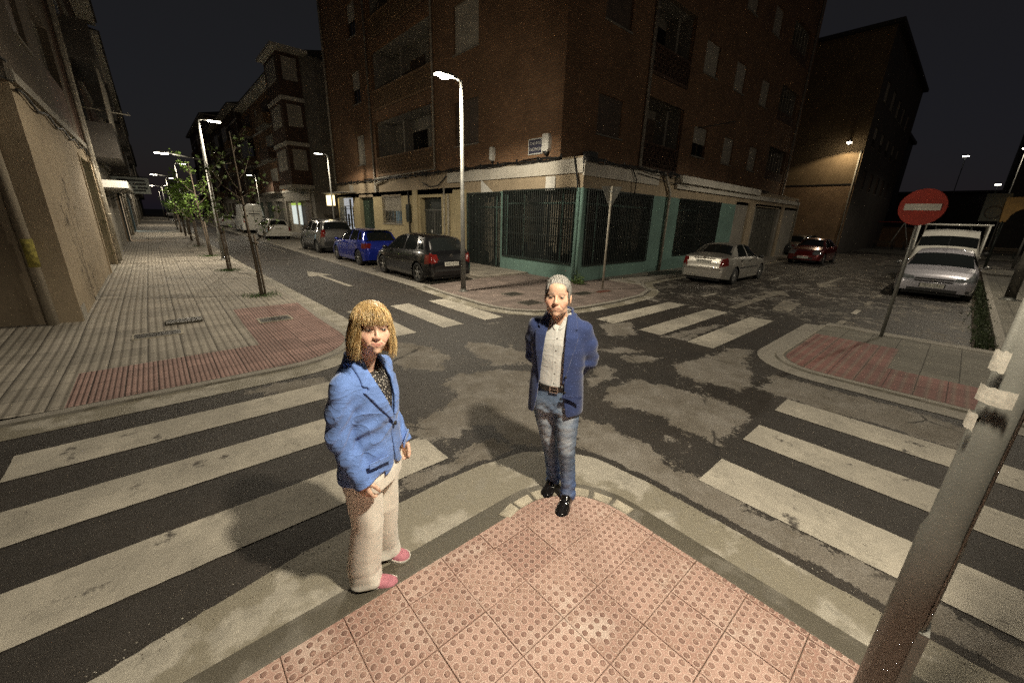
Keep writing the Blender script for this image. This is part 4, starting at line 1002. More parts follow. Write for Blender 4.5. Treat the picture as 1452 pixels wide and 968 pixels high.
def row_building(label, face, a0, a1, h, walls, seed, group, shops=True, balc=True, proj=1.0, deep=12, eave=True, gf=None, win_shut=('shut', 'shutd', 'half')):
    r = random.Random(seed)
    base = face.p((a0 + a1) / 2, 0, -deep / 2)
    t = thing('apartment_building', label, 'building', base, 0, group)
    q = MB(); holes = []; ns = int((h - 3.9) / 3.1); n = max(1, int((a1 - a0) / 4.2)); st = (a1 - a0) / n
    slots = []
    for k in range(ns):
        for i in range(n):
            a = a0 + i * st + st * .5; z = 3.9 + k * 3.1
            if balc and i % 2 == (seed % 2): slots.append(('b', a - st * .42, a + st * .42, z)); 
            else: slots.append(('w', a - .65, a + .65, z)); holes.append((a - .65, a + .65, z + 1.0, z + 2.4))
    face.wall(q, a0, a1, 3.9, h, holes)
    q.add([face.p(a0, 0), face.p(a0, 0, -deep), face.p(a0, h, -deep), face.p(a0, h)], [(0, 1, 2, 3)]); q.add([face.p(a1, 0), face.p(a1, 0, -deep), face.p(a1, h, -deep), face.p(a1, h)], [(0, 1, 2, 3)])
    q.add([face.p(a0, 0, -deep), face.p(a1, 0, -deep), face.p(a1, h, -deep), face.p(a0, h, -deep)], [(0, 1, 2, 3)])
    obj('upper_wall', q, walls, t)
    q = MB(); sh = [(a0 + i * st + st * .12, a0 + i * st + st * .88, .05, 3.0) for i in range(n)]; face.wall(q, a0, a1, 0, 3.9, sh, .25); obj('ground_floor_wall', q, gf or GREYW, t)
    for i, s_ in enumerate(sh):
        q = MB(); face.box(q, *s_[:4], -.27, -.22); 
        nl = int((s_[3] - .2) / .12)
        for k in range(nl): face.box(q, s_[0] + .02, s_[1] - .02, .1 + k * .12, .17 + k * .12, -.219, -.20)
        obj('shop_shutter', q, [GARAGE, SHUTD, SHUT, WOODG][r.randrange(4)], t)
    for kd, x0, x1, z in slots:
        if kd == 'w': face.win(t, x0, x1, z + 1.0, z + 2.4, win_shut[r.randrange(len(win_shut))])
        else:
            b = MB(); face.box(b, x0, x1, z - .14, z + .02, 0.002, proj)
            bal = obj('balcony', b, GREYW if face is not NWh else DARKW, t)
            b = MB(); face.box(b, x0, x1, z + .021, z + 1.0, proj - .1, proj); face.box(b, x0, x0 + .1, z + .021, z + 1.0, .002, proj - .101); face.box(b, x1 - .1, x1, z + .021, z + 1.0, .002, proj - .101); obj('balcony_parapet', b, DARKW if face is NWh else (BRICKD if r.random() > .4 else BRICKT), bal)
            b = MB(); face.box(b, x0 + .4, x1 - .8, z + .03, z + 2.3, .003, .06); obj('balcony_door', b, [SHUT, SHUTD, GLASSD][r.randrange(3)], bal)
            if r.random() > .6:
                b = MB(); face.box(b, x0 + .02, x1 - .02, z + 1.001, z + 2.7, proj - .06, proj - .03); gl = obj('balcony_glazing', b, GLASSD, bal)
                b = MB()
                for k in range(6): xx = x0 + (x1 - x0 - .05) * k / 5; face.box(b, xx, xx + .05, z + 1.001, z + 2.7, proj - .065, proj - .005)
                obj('glazing_frame', b, SHUT, gl)
    q = MB()
    for k in range(ns + 1): face.box(q, a0, a1, 3.9 + k * 3.1 - .12, 3.9 + k * 3.1 + .08, .003, .10)
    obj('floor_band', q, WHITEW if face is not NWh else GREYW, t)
    q = MB(); face.box(q, a0 - .3, a1 + .3, h, h + .22, -deep, .8); obj('eaves', q, WHITEW, t)
    q = MB(); q.add([face.p(a0 - .4, h + .221, .9), face.p(a1 + .4, h + .221, .9), face.p(a1 + .4, h + 1.7, -deep / 2), face.p(a0 - .4, h + 1.7, -deep / 2), face.p(a0 - .4, h + .221, -deep), face.p(a1 + .4, h + .221, -deep)], [(0, 1, 2, 3), (3, 2, 5, 4), (0, 3, 4), (1, 5, 2)]); obj('roof', q, SLATE, t)
    drain(t, [face.p(a0 + .3, h, .08), face.p(a0 + .3, .1, .08)], .06); drain(t, [face.p(a1 - .3, h, .08), face.p(a1 - .3, .1, .08)], .06)
    return t
gL = 'blocks along the left pavement'; gR = 'blocks along the far right side of the left street'
NWh = Face((-1.25, 0), (0, 1), (1, 0))
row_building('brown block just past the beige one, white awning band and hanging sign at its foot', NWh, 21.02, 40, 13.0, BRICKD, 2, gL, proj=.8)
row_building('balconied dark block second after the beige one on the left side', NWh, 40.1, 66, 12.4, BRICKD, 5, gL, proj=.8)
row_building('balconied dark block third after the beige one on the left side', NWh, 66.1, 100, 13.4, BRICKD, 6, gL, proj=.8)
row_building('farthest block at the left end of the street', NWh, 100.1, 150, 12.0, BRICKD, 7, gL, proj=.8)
RW = Face((10.5, 0), (0, 1), (-1, 0))
tb3 = row_building('brick block with pale floor bands and a projecting balcony corner behind the white estate car', RW, 37.5, 62, 13.3, BRICK, 4, gR, proj=.7)
row_building('brick block with pale bands beyond the white van', RW, 66, 92, 14.6, BRICKD, 9, gR, proj=.8)
row_building('tallest and farthest block on the right side of the left street, one small window lit', RW, 96, 130, 18.0, BRICKD, 12, gR, proj=.8)
# end wall, lit window and corner bay of the brick block
q = MB(); q.box(8.9, 10.45, 36.6, 40.6, 3.95, 13.3); obj('corner_bay', q, BRICKD, tb3)
q = MB()
for k in range(4): q = MB(); q.box(8.82, 10.5, 36.5, 40.7, 3.85 + k * 3.1, 4.12 + k * 3.1); obj('bay_band', q, WHITEW, tb3)
q = MB(); q.box(8.5, 11, 36.2, 41, 13.302, 13.522); obj('bay_eaves', q, WHITEW, tb3)
q = MB()
for k in range(3):
    q = MB(); q.box(8.87, 8.895, 37.2, 40.0, 5.2 + k * 3.1, 6.7 + k * 3.1); obj('bay_window', q, SHUT, tb3)
    q = MB(); q.box(9.2, 10.2, 36.57, 36.595, 5.2 + k * 3.1, 6.7 + k * 3.1); obj('bay_window', q, SHUT, tb3)
q = MB(); q.box(10.5, 24, 36.9, 37.49, 0, 13.3); obj('end_wall', q, GREYW, tb3)
# lit shop with yellow-green tops behind the van and small blue window
for bx in ((41.2, 42.0), (42.9, 44.4)): q = MB(); RW.box(q, *bx, .9, 2.6, .002, .05); obj('lit_shop_window', q, emis('white_shop', (.8, .9, .9), .55), tb3)
for bx in ((41.2, 42.0), (42.9, 44.4)): q = MB(); RW.box(q, *bx, 2.62, 2.80, .002, .06); obj('lit_shop_sign', q, emis('lime_sign', (.45, .65, .10), .6), tb3)
# awning and hanging sign on the left side
t = thing('shop_awning', 'long white awning band over the doorways on the left pavement', 'awning', NW.p(23, 2.7, 0))
q = MB(); NW.box(q, 21.6, 29.5, 2.75, 3.0, .002, .8); obj('awning_band', q, WHITEP, t)
q = MB(); 
for a in (22, 25.5, 29): q.tube([NW.p(a, 2.75, .75), NW.p(a, 2.35, .02)], .015, 5)
obj('bracket', q, IRON, t)
t = thing('hanging_sign', 'pale projecting shop sign with dark lettering above the left pavement', 'shop sign', NW.p(30, 2.8, 0))
q = MB(); q.box(-1.2, .25, 30.0, 30.14, 2.75, 3.55); obj('panel', q, M('sign_grey', (.34, .38, .36), .5, var=.15), t)
q = MB()
for (x0, x1, z) in ((-1.0, .1, 3.36), (-1.05, -.5, 3.18), (-.42, .12, 3.18), (-1.05, -.35, 3.0), (-.25, .14, 3.0), (-.95, .05, 2.86)):
    q.box(x0, x1, 29.985, 29.998, z, z + .09)
obj('lettering', q, CABLE, t)
q = MB(); q.tube([(-1.25, 30.07, 3.6), (.3, 30.07, 3.6)], .025, 6); obj('bracket', q, IRON, t)
for (y, col, st, lb) in ((46, (.6, .9, 1.0), 1.1, 'pale cyan lit shop window low on the left, far down the pavement'), (33, (1, .75, .5), .5, 'narrow warm lit doorway on the left pavement past the hanging sign')):
    t = thing('lit_doorway', lb, 'lit window', NW.p(y, 0, 0)); q = MB(); NW.box(q, y, y + 1.6, .1, 2.7, .004, .06); obj('pane', q, emis('door_glow', col, st), t)
    q = MB(); NW.box(q, y - .08, y - .002, 0, 2.8, .004, .1); NW.box(q, y + 1.602, y + 1.68, 0, 2.8, .004, .1); obj('frame', q, IRON, t)
# TV antenna
t = thing('roof_antenna', 'horizontal television aerial sticking out over the left pavement', 'antenna', NW.p(21.5, 5.2, 0))
q = MB(); q.tube([(-1.25, 21.5, 5.35), (.1, 21.7, 5.3)], .02, 6); 
for k in range(6): x = -.9 + k * .19; q.tube([(x, 21.35 - .1, 5.33), (x, 21.9, 5.33)], .007, 4)
obj('boom', q, PIPE, t)

# ================= far right: block with the wall lamp, and what closes the view
EF = Face((41, 0), (0, 1), (-1, 0)); EG = Face((0, 6.85), (1, 0), (0, -1))
t = thing('apartment_building', 'dark block whose tan end wall is lit by a wall lamp', 'building', (52, 12, 0))
q = MB(); EF.wall(q, 6.85, 13.5, 0, 5.2, [], 0); obj('lower_wall', q, BRICKT, t)
q = MB(); EF.wall(q, 6.85, 13.5, 5.28, 15.5, [], 0); q.add([(41, 13.5, 0), (62, 13.5, 0), (62, 13.5, 15.5), (41, 13.5, 15.5)], [(0, 1, 2, 3)]); obj('upper_wall', q, m_stucco('tan_render', (.22, .155, .085)), t)
q = MB(); EF.box(q, 6.8, 13.5, 5.2, 5.28, -.05, .04); obj('ledge', q, CABLE, t)
q = MB(); hs = [(43 + 3.4 * i, 44.5 + 3.4 * i, 5 + 3.1 * k, 6.4 + 3.1 * k) for i in range(5) for k in range(3)]; EG.wall(q, 41, 62, 0, 15.5, hs); obj('street_wall', q, DARKW, t)
for i, h in enumerate(hs): EG.win(t, *h, ['shutd', 'half', 'shut'][i % 3])
q = MB(); q.box(40.7, 62.3, 6.5, 13.8, 15.5, 15.75); obj('roof', q, SLATE, t)
q = MB(); q.tube([(40.92, 7.0, 7.6), (40.92, 7.0, .1)], .05, 8); obj('drainpipe', q, PIPE, t)
t = thing('apartment_building', 'dark low block closing the view between the lit end wall and the red sign', 'building', (85, 12, 0))
q = MB(); f5 = Face((70, 0), (0, 1), (-1, 0)); f5.wall(q, 9.8, 21, 0, 15, [(11 + 3 * i, 12.4 + 3 * i, 4 + 3.2 * k, 5.5 + 3.2 * k) for i in range(3) for k in range(3)]); Face((0, 9.8), (1, 0), (0, -1)).wall(q, 70, 95, 0, 15, [], 0); obj('wall', q, DARKW, t)
for i in range(3):
    for k in range(3): f5.win(t, 11 + 3 * i, 12.4 + 3 * i, 4 + 3.2 * k, 5.5 + 3.2 * k, 'shut' if (i + k) % 2 else 'shutd')
q = MB(); q.box(69.5, 95, 9.4, 21, 15, 15.4); obj('roof', q, SLATE, t)
t = thing('brick_wall', 'low reddish brick wall behind the benches at the end of the right street', 'wall', (60, 8, 0))
q = MB(); q.box(62, 62.3, 4.0, 12, 0.0, 2.1); q.box(61.95, 62.35, 3.95, 12.05, 2.1, 2.2); obj('wall', q, BRICK, t)
t = thing('apartment_building', 'dark block at the right edge behind the small lit street lamps', 'building', (80, -18, 0))
q = MB(); f6 = Face((66, 0), (0, 1), (-1, 0)); hs = [(-26 + 3.2 * i, -24.6 + 3.2 * i, 4 + 3.2 * k, 5.5 + 3.2 * k) for i in range(7) for k in range(4)]; f6.wall(q, -30, -1.5, 0, 20, hs); Face((0, -1.5), (1, 0), (0, 1)).wall(q, 66, 100, 0, 20, [], 0); obj('wall', q, DARKW, t)
for i, h in enumerate(hs): f6.win(t, *h, 'shut' if i % 3 else 'shutd')
q = MB(); q.box(65.5, 100, -30, -1.1, 20, 20.4); obj('roof', q, SLATE, t)
t = thing('apartment_building', 'distant dark roofline under the sky at the end of the right street', 'building', (140, 5, 0))
q = MB(); q.box(120, 150, -14, 14, 0, 9.0); q.box(119.6, 150, -14.4, 14.4, 9.0, 9.4); obj('wall', q, DARKW, t)
# ---------------------------------------------------------------- street lamps
LAMPW = 1.0
HEADM = M('lamp_housing', (.30, .30, .29), .5, .5, var=.1)
GLOW = emis('lamp_led', (1.0, .92, .76), 60.0)
GLOWF = emis('lamp_led_far', (1.0, .93, .80), 14.0)
def lamp_light(p, power, col=(1.0, .88, .68), rad=.07, spot=166, spill=.13):
    l = bpy.data.lights.new('lamp_light', 'SPOT' if spot else 'POINT'); l.energy = power; l.color = col; l.shadow_soft_size = rad
    if spot: l.spot_size = R_(spot); l.spot_blend = .22
    o = bpy.data.objects.new('lamp_light', l); COL.objects.link(o); o.location = p
    if spot and spill:
        l2 = bpy.data.lights.new('lamp_spill', 'POINT'); l2.energy = power * spill; l2.color = col; l2.shadow_soft_size = rad; o2 = bpy.data.objects.new('lamp_spill', l2); COL.objects.link(o2); o2.location = (p[0], p[1], p[2] - .02)
    return o
def head_mb(x, y, z, dx, dy, L=.62):
    d = Vector((dx, dy, 0)).normalized(); n = Vector((-d.y, d.x, 0))
    q = MB(); c = Vector((x, y, z))
    sec = [(0, .04, .035), (.12, .06, .05), (.2, .13, .05), (L - .06, .13, .04), (L, .08, .02)]
    vs = []
    for s_, w_, h_ in sec:
        for a, b in ((-1, -.3), (1, -.3), (.8, 1), (-.8, 1)): vs.append(c + d * s_ + n * w_ * a + Vector((0, 0, h_ * b)))
    fs = [(3, 2, 1, 0), (16, 17, 18, 19)] + [(i * 4 + k, i * 4 + (k + 1) % 4, i * 4 + 4 + (k + 1) % 4, i * 4 + 4 + k) for i in range(4) for k in range(4)]
    q.add(vs, fs); 
    e = MB(); ce = c + d * (L * .62) + Vector((0, 0, -.022)); e.obox(ce, d * .19, n * .10, Vector((0, 0, .006)))
    return q, e, ce
def street_lamp(x, y, label, z=5.2, dirn=(-1, 0), power=150, r0=.075, second=None, bowl=False, spotv=(166, .13), arm=.12, group='street lamps along the pavements', near=True, base_z=.05, col=(1.0, .88, .68), light=True, pmat=None, glow=None):
    t = thing('street_lamp', label, 'street lamp', (x, y, base_z), 0, group)
    q = MB(); q.tube([(x, y, base_z - .02), (x, y, 1.2), (x, y, 1.24), (x, y, z)], [r0, r0 * .96, r0 * .82, r0 * .55], 14); obj('pole', q, pmat or GALV, t)
    if near:
        q = MB(); q.lathe([(r0 * 1.9, 0), (r0 * 1.9, .015), (r0 * 1.15, .03), (r0 * 1.1, .09)], 14, c=(x, y, base_z)); obj('base_collar', q, GALVD, t)
        q = MB(); q.box(x - .04, x + .04, y - r0 - .006, y - r0 + .02, .55, .85); obj('inspection_door', q, GALVD, t)
    d = Vector((*dirn, 0)).normalized()
    q = MB(); q.tube([(x, y, z - .03), (x + d.x * arm, y + d.y * arm, z + .02)], .03, 8); obj('arm', q, GALV, t)
    h, e, ce = head_mb(x + d.x * arm, y + d.y * arm, z + .02, d.x, d.y)
    hd = obj('lamp_head', h, HEADM, t); obj('led_panel', e, glow or (GLOW if near else GLOWF), hd)
    if bowl:
        q = MB(); q.lathe([(.10, 0), (.095, -.03), (.06, -.055), (.001, -.062)], 14, c=(ce.x, ce.y, ce.z)); obj('added_glow_bowl', q, GLOW, hd)  # added glowing bowl, stands in for the glare round the lamp head
    if light: lamp_light(ce + Vector((0, 0, -.10)), power, col, .07, *spotv)
    if second:
        zz, L2, pw = second
        q = MB(); q.tube([(x, y, zz), (x - d.x * L2, y - d.y * L2, zz + .12)], .028, 8); obj('arm', q, GALV, t)
        h, e, ce = head_mb(x - d.x * L2, y - d.y * L2, zz + .12, -d.x, -d.y, .5)
        hd = obj('lamp_head', h, HEADM, t); obj('led_panel', e, GLOW if near else GLOWF, hd)
        lamp_light(ce + Vector((0, 0, -.10)), pw, (1.0, .88, .70))
    return t
FARL = 1
street_lamp(6.32, 9.2, 'tall street lamp with a glaring head on the building corner, behind the black hatchback', 5.25, (-1, 0), 1180 * LAMPW, .070, base_z=.045, spotv=(174, .13), bowl=True)
street_lamp(1.95, 20.1, 'double headed street lamp nearest the camera in the left pavement, behind the tree row', 5.25, (1, 0), 420 * LAMPW, .085, second=(3.85, .95, 390), base_z=.10)
left_l = ['second street lamp along the left pavement, double headed', 'third street lamp along the left pavement', 'fourth street lamp along the left pavement', 'farthest street lamp along the left pavement']
for k, y in enumerate((40.8, 62, 84, 106)):
    street_lamp(2.0, y, left_l[k], 5.25, (1, 0), 420 - 60 * k, .07, second=(4.25, 1.0, 260) if k < 2 else None, base_z=.10, near=False)
street_lamp(8.35, 25.9, 'small street lamp by the lit sign, over the silver off roader', 5.25, (-1, 0), 330, .06, base_z=.10, near=False)
street_lamp(8.35, 47.5, 'street lamp on the far side of the left street beside the brick block with bands', 5.25, (-1, 0), 300, .06, base_z=.10, near=False)
# near sign post at the right edge; lamp head added for the foreground light
NX, NY = 1.67, -.17
tn = street_lamp(NX, NY, 'close dark post crossing the right edge, torn white tape scraps, lamp head added', 3.72, (-.75, .25), 640 * LAMPW, .053, arm=.02, base_z=ZC, group='street lamps along the pavements', pmat=GALVD)
TZ = (1.768, 1.672, 1.586)
r = random.Random(4)
cd = math.atan2(-NY, -NX)
TAPE = M('torn_tape', (.52, .50, .44), .8, var=.25, vscale=60)
for (zz, aa, hh, ww) in ((TZ[0], -.8, .030, .45), (TZ[1], -.45, .024, .85), (TZ[2], -1.1, .026, .5)):
    q = MB(); n = 10; vs = []
    for i in range(n + 1):
        an = cd + aa - ww + 2 * ww * i / n
        for s_ in (-1, 1): vs.append((NX + .0515 * math.cos(an), NY + .0515 * math.sin(an), zz + s_ * hh * (.88 + .2 * r.random())))
    q.add(vs, [(2 * i, 2 * i + 1, 2 * i + 3, 2 * i + 2) for i in range(n)]); obj('tape_scrap', q, TAPE, tn)
q = MB(); q.tube([(NX - .032, NY - .041, .1), (NX - .028, NY - .036, 3.9)], .004, 4); obj('weld_seam', q, GALVD, tn)
# right street lamps
street_lamp(12.5, -3.4, 'unseen lamp added outside the right edge to light the silver hatchback and island', 5.25, (-.3, 1), 280, .07, base_z=.10)  # unseen lamp, added to brighten the silver hatchback and the island
street_lamp(36, -2.0, 'street lamp at the far right over the dark plaza', 6.2, (-1, .25), 330, .05, base_z=.10, near=False, glow=emis('lamp_led_r', (1, .85, .6), 18))
street_lamp(52, -1.2, 'small distant street lamp left of the far right one', 8.2, (-1, .2), 100, .05, base_z=.10, near=False)
t = thing('wall_lamp', 'bright bare lamp on an arm at the corner of the tan end wall', 'wall lamp', (40.5, 7.6, 8.1))
q = MB(); q.tube([(41.0, 7.8, 8.0), (40.2, 7.7, 8.35), (39.9, 7.65, 8.2)], .04, 8); obj('arm', q, IRON, t)
q = MB(); q.lathe([(.05, .12), (.16, .05), (.18, -.02)], 12, c=(39.9, 7.65, 8.1)); hd = obj('lamp_head', q, HEADM, t)
q = MB(); q.lathe([(.001, -.14), (.09, -.12), (.13, -.06), (.12, 0), (.001, .01)], 12, c=(39.9, 7.65, 8.1)); obj('bulb', q, emis('bulb_glow', (1.0, .9, .7), 45), hd)
lamp_light((39.9, 7.65, 7.85), 240, (1.0, .80, .52), .1, 150, .03)
for (p, lb) in (((68, 18.5, 9.5), 'small strip lamp on the dark block closing the view'), ((110, 4, 14.5), 'tiny far light above the roofline'), ((118, -1.0, 10.2), 'tiny far light right of the blue sky gap')):
    t = thing('distant_lamp', lb, 'lamp', p); q = MB(); q.box(p[0] - .1, p[0] + .1, p[1] - .45, p[1] + .45, p[2] - .08, p[2] + .1); h = obj('housing', q, HEADM, t)
    q = MB(); q.box(p[0] - .14, p[0] - .101, p[1] - .4, p[1] + .4, p[2] - .07, p[2] + .07); obj('bulb', q, GLOWF, h)
    q = MB(); q.tube([(p[0] + .1, p[1], p[2]), (p[0] + 1.9, p[1], p[2] - .3)] if p[0] < 80 else [(p[0], p[1], p[2] - .08), (p[0], p[1], 0)], .06, 6); obj('bracket', q, IRON, t)

# ---------------------------------------------------------------- signs
t = thing('no_entry_sign', 'round red no entry sign with a white bar on a grey post', 'traffic sign', (10.44, .69, .04))
q = MB(); q.tube([(10.44, .69, .02), (10.44, .69, 2.72)], .03, 10); obj('post', q, GALVD, t)
nrm = Vector((-1, -.08, 0)).normalized(); sd = Vector((-nrm.y, nrm.x, 0)) * -1
def disc(c, rad, d0, d1, n=40, mi=0, mb=None):
    mb = mb or MB(); vs = []
    for d in (d0, d1):
        for k in range(n): a = 2 * PI * k / n; vs.append(Vector(c) + nrm * d + sd * rad * math.cos(a) + Vector((0, 0, rad * math.sin(a))))
    return mb.add(vs, [tuple(range(n)), tuple(range(2 * n - 1, n - 1, -1))] + [(i, (i + 1) % n, n + (i + 1) % n, n + i) for i in range(n)], mi)
sc0 = (10.40, .70, 2.47)
q = disc(sc0, .305, .03, .045); q = disc(sc0, .312, .02, .032, mb=q); obj('disc', q, REDS, t)
q = MB(); c = Vector(sc0) + nrm * .048; q.obox(c, sd * .235, nrm * .003, Vector((0, 0, .055))); obj('white_bar', q, WHITES, t)
q = MB(); q.box(10.40, 10.47, .62, .76, 2.4, 2.44); q.box(10.40, 10.47, .62, .76, 2.56, 2.6); obj('clamp', q, GALV, t)
t = thing('yield_sign', 'triangular sign seen from behind on a thin grey post by the shop corner', 'traffic sign', (10.1, 7.15, .05))
q = MB(); q.tube([(10.1, 7.15, .03), (10.1, 7.15, 3.02)], .03, 10); obj('post', q, PIPE, t)
def tri(cx_, cy_, u, zt, hw, hh, d):
    u = Vector((*u, 0)).normalized(); n_ = Vector((-u.y, u.x, 0)) * d
    q = MB(); vs = []
    for s_ in (0, 1):
        for a, b in ((-hw, 0), (hw, 0), (hw * .92, -.05), (.03, -hh), (-.03, -hh), (-hw * .92, -.05)): vs.append(Vector((cx_, cy_, zt + b)) + u * a + n_ * s_)
    q.add(vs, [tuple(range(6)), tuple(range(11, 5, -1))] + [(i, (i + 1) % 6, 6 + (i + 1) % 6, 6 + i) for i in range(6)]); return q
ca = math.atan2(7.15, 10.1)
obj('triangle_plate', tri(10.13, 7.18, (-.62, .30), 3.02, .33, .56, .012), M('sign_back_grey', (.30, .30, .27), .5, .3, var=.2), t)
q = MB(); q.box(10.06, 10.16, 7.10, 7.20, 2.58, 2.62); q.box(10.06, 10.16, 7.10, 7.20, 2.86, 2.9); obj('clamp', q, GALV, t)
street_lamp(19.3, -1.25, 'dark pole beside the planting strip at the right edge, lit head added', 6.4, (-.2, 1), 700, .12, base_z=.10, pmat=M('old_pole', (.05, .045, .035), .8, var=.4, vscale=12))  # lamp head and light added to this pole to brighten truck and hatchback


# ---------------------------------------------------------------- trees and plants
def leaf_cloud(mb, c, rad, n, r, size, flat=1.0):
    for _ in range(n):
        while True:
            v = Vector((r.uniform(-1, 1), r.uniform(-1, 1), r.uniform(-1, 1)))
            if v.length < 1: break
        p = Vector(c) + Vector((v.x * rad, v.y * rad, v.z * rad * flat))
        leaf(mb, p, r, size)
def leaf(mb, p, r, size):
    a = Vector((r.uniform(-1, 1), r.uniform(-1, 1), r.uniform(-.6, .6))).normalized(); b = a.cross(Vector((r.uniform(-1, 1), r.uniform(-1, 1), r.uniform(-1, 1)))).normalized()
    s_ = size * r.uniform(.6, 1.25); w_ = b * s_ * .38; n_ = a.cross(b) * s_ * .12
    mb.add([p, p + a * s_ * .5 + w_ + n_, p + a * s_, p + a * s_ * .5 - w_ + n_], [(0, 1, 2, 3)])
def tree(x, y, label, h=3.4, seed=1, nleaf=420, mat=LEAF, lean=(.02, 0), stake=True, size=.075, tz=1.25, z0=.10):
    r = random.Random(seed)
    t = thing('street_tree', label, 'tree', (x, y, z0), 0, 'young street trees in the left pavement')
    q = MB(); top = Vector((x + lean[0] * h, y + lean[1] * h, h))
    tp = [Vector((x, y, z0 - .03)), Vector((x + lean[0] * .9 + .01, y + lean[1] * .9, .9)), Vector((x + lean[0] * 1.8 - .015, y + lean[1] * 1.8, 1.8)), top]
    q.tube(tp, [.045, .036, .028, .008], 9)
    lm = MB(); ends = []
    for k in range(9 if seed < 13 else 15):
        u = r.uniform(tz, h * .97); b = tp[0].lerp(top, (u - z0) / (h - z0)); an = r.uniform(0, 2 * PI); L = r.uniform(.35, .95) * (1.15 - .5 * (u - tz) / (h - tz))
        m_ = b + Vector((math.cos(an) * L * .45, math.sin(an) * L * .45, L * .35)); e = b + Vector((math.cos(an) * L * .8, math.sin(an) * L * .8, L * .95))
        q.tube([b, m_, e], [.013, .008, .003], 5); ends.append((b, m_, e))
        for _ in range(3):
            f = r.uniform(.3, .95); s_ = m_.lerp(e, f); v = Vector((r.uniform(-.25, .25), r.uniform(-.25, .25), r.uniform(-.05, .28))); q.tube([s_, s_ + v], [.005, .002], 4); ends.append((s_, s_ + v * .5, s_ + v))
    obj('trunk', q, BARK, t)
    for k in range(nleaf):
        b, m_, e = ends[r.randrange(len(ends))]; f = r.random() ** .6
        p = (b.lerp(m_, f * 2) if f < .5 else m_.lerp(e, f * 2 - 1)) + Vector((r.gauss(0, .05), r.gauss(0, .05), r.gauss(0, .05)))
        leaf(lm, p, r, size)
    obj('crown', lm, mat, t)
    if stake:
        s_ = MB(); s_.tube([(x + .07, y - .04, z0), (x + .07 + lean[0] * 1.4, y - .04 + lean[1] * 1.4, 1.55)], .024, 8); s_.tube([(x, y, 1.35), (x + .09, y - .05, 1.36)], .03, 6); obj('stake', s_, BARK, t)
    g_ = MB()
    g_.box(x - .42, x + .42, y - .42, y + .42, z0 - .05, z0 + .003)
    so = struct('tree_pit', g_, SOIL)
    gr = MB(); n = 420 if y < 25 else 90
    for _ in range(n):
        px, py = x + r.gauss(0, .2), y + r.gauss(0, .17)
        if abs(px - x) > .43 or abs(py - y) > .43: continue
        hh = r.uniform(.03, .10); an = r.uniform(0, PI); wv = Vector((math.cos(an), math.sin(an), 0)) * .006; tp_ = Vector((r.gauss(0, .03), r.gauss(0, .03), hh))
        b = Vector((px, py, z0)); gr.add([b - wv, b + wv, b + tp_], [(0, 1, 2)])
    return t, gr, (x, y)
TREES = [(1.69, 11.1, 'nearest young street tree with sparse dark leaves and grass at its foot', 3.7, 11, 230, LEAF2, (-.025, .01)),
         (1.66, 16.4, 'second young street tree from the camera, thin dark stem', 3.5, 12, 240, LEAF2, (-.02, .0)),
         (1.65, 21.9, 'third young street tree, bright green leaves under the double lamp', 3.9, 13, 520, LEAF, (-.03, 0)),
         (1.64, 27.6, 'fourth young street tree, bright green and bushy', 3.4, 14, 620, LEAF, (-.01, 0)),
         (1.66, 33.0, 'fifth young street tree along the left pavement', 3.3, 15, 600, LEAF, (0, 0)),
         (1.65, 38.4, 'sixth young street tree along the left pavement', 3.3, 16, 600, LEAF, (.01, 0)),
         (1.65, 44.0, 'seventh young street tree along the left pavement', 3.2, 17, 420, LEAF, (0, 0)),
         (1.65, 50.0, 'farthest young street tree along the left pavement', 3.2, 18, 380, LEAF, (0, 0))]
gl = ['grass tuft at the foot of the nearest street tree', 'grass tuft at the foot of the second street tree', 'grass tuft at the foot of the third street tree', 'grass tuft at the foot of the fourth street tree']
for k, (x, y, lb, h, sd_, nl, mt, ln) in enumerate(TREES):
    t, gr, c = tree(x, y, lb, h, sd_, nl, mt, ln, size=.085 if y < 24 else .13, z0=.10)
    if k < 4: tag(obj('grass_tuft', gr, GRASS), gl[k], 'grass', 'grass tufts at the tree feet')
# trees on the far right of arm A too? weeds along the planting strip
q = MB(); r = random.Random(21)
for _ in range(1500):
    px = 10.95 + 14 * r.random() ** 1.2; py = -.66 + r.gauss(0, .07); hh = r.uniform(.04, .22); an = r.uniform(0, PI); wv = Vector((math.cos(an), math.sin(an), 0)) * .012
    b = Vector((px, py, .02)); q.add([b - wv, b + wv, b + Vector((r.gauss(0, .05), r.gauss(0, .05), hh))], [(0, 1, 2)])
    if r.random() > .6: leaf(q, b + Vector((0, 0, hh * .7)), r, .06)
tag(obj('weeds', q, M('dark_weed', (.03, .045, .014), .7, var=.4, vscale=8)), 'low weeds growing along the kerb beside the silver hatchback', 'weeds', kind='stuff')
q = MB()
for _ in range(160):
    px, py = 10.2 + r.gauss(0, .08) , 8.2 + r.gauss(0, .12); leaf(q, Vector((px, py, .05 + abs(r.gauss(0, .14)))), r, .08)
q.tube([(10.2, 8.2, .04), (10.2, 8.25, .3)], .008, 5); tag(obj('weed_plant', q, LEAF2), 'small weed growing at the turquoise pipe on the shop corner', 'plant')
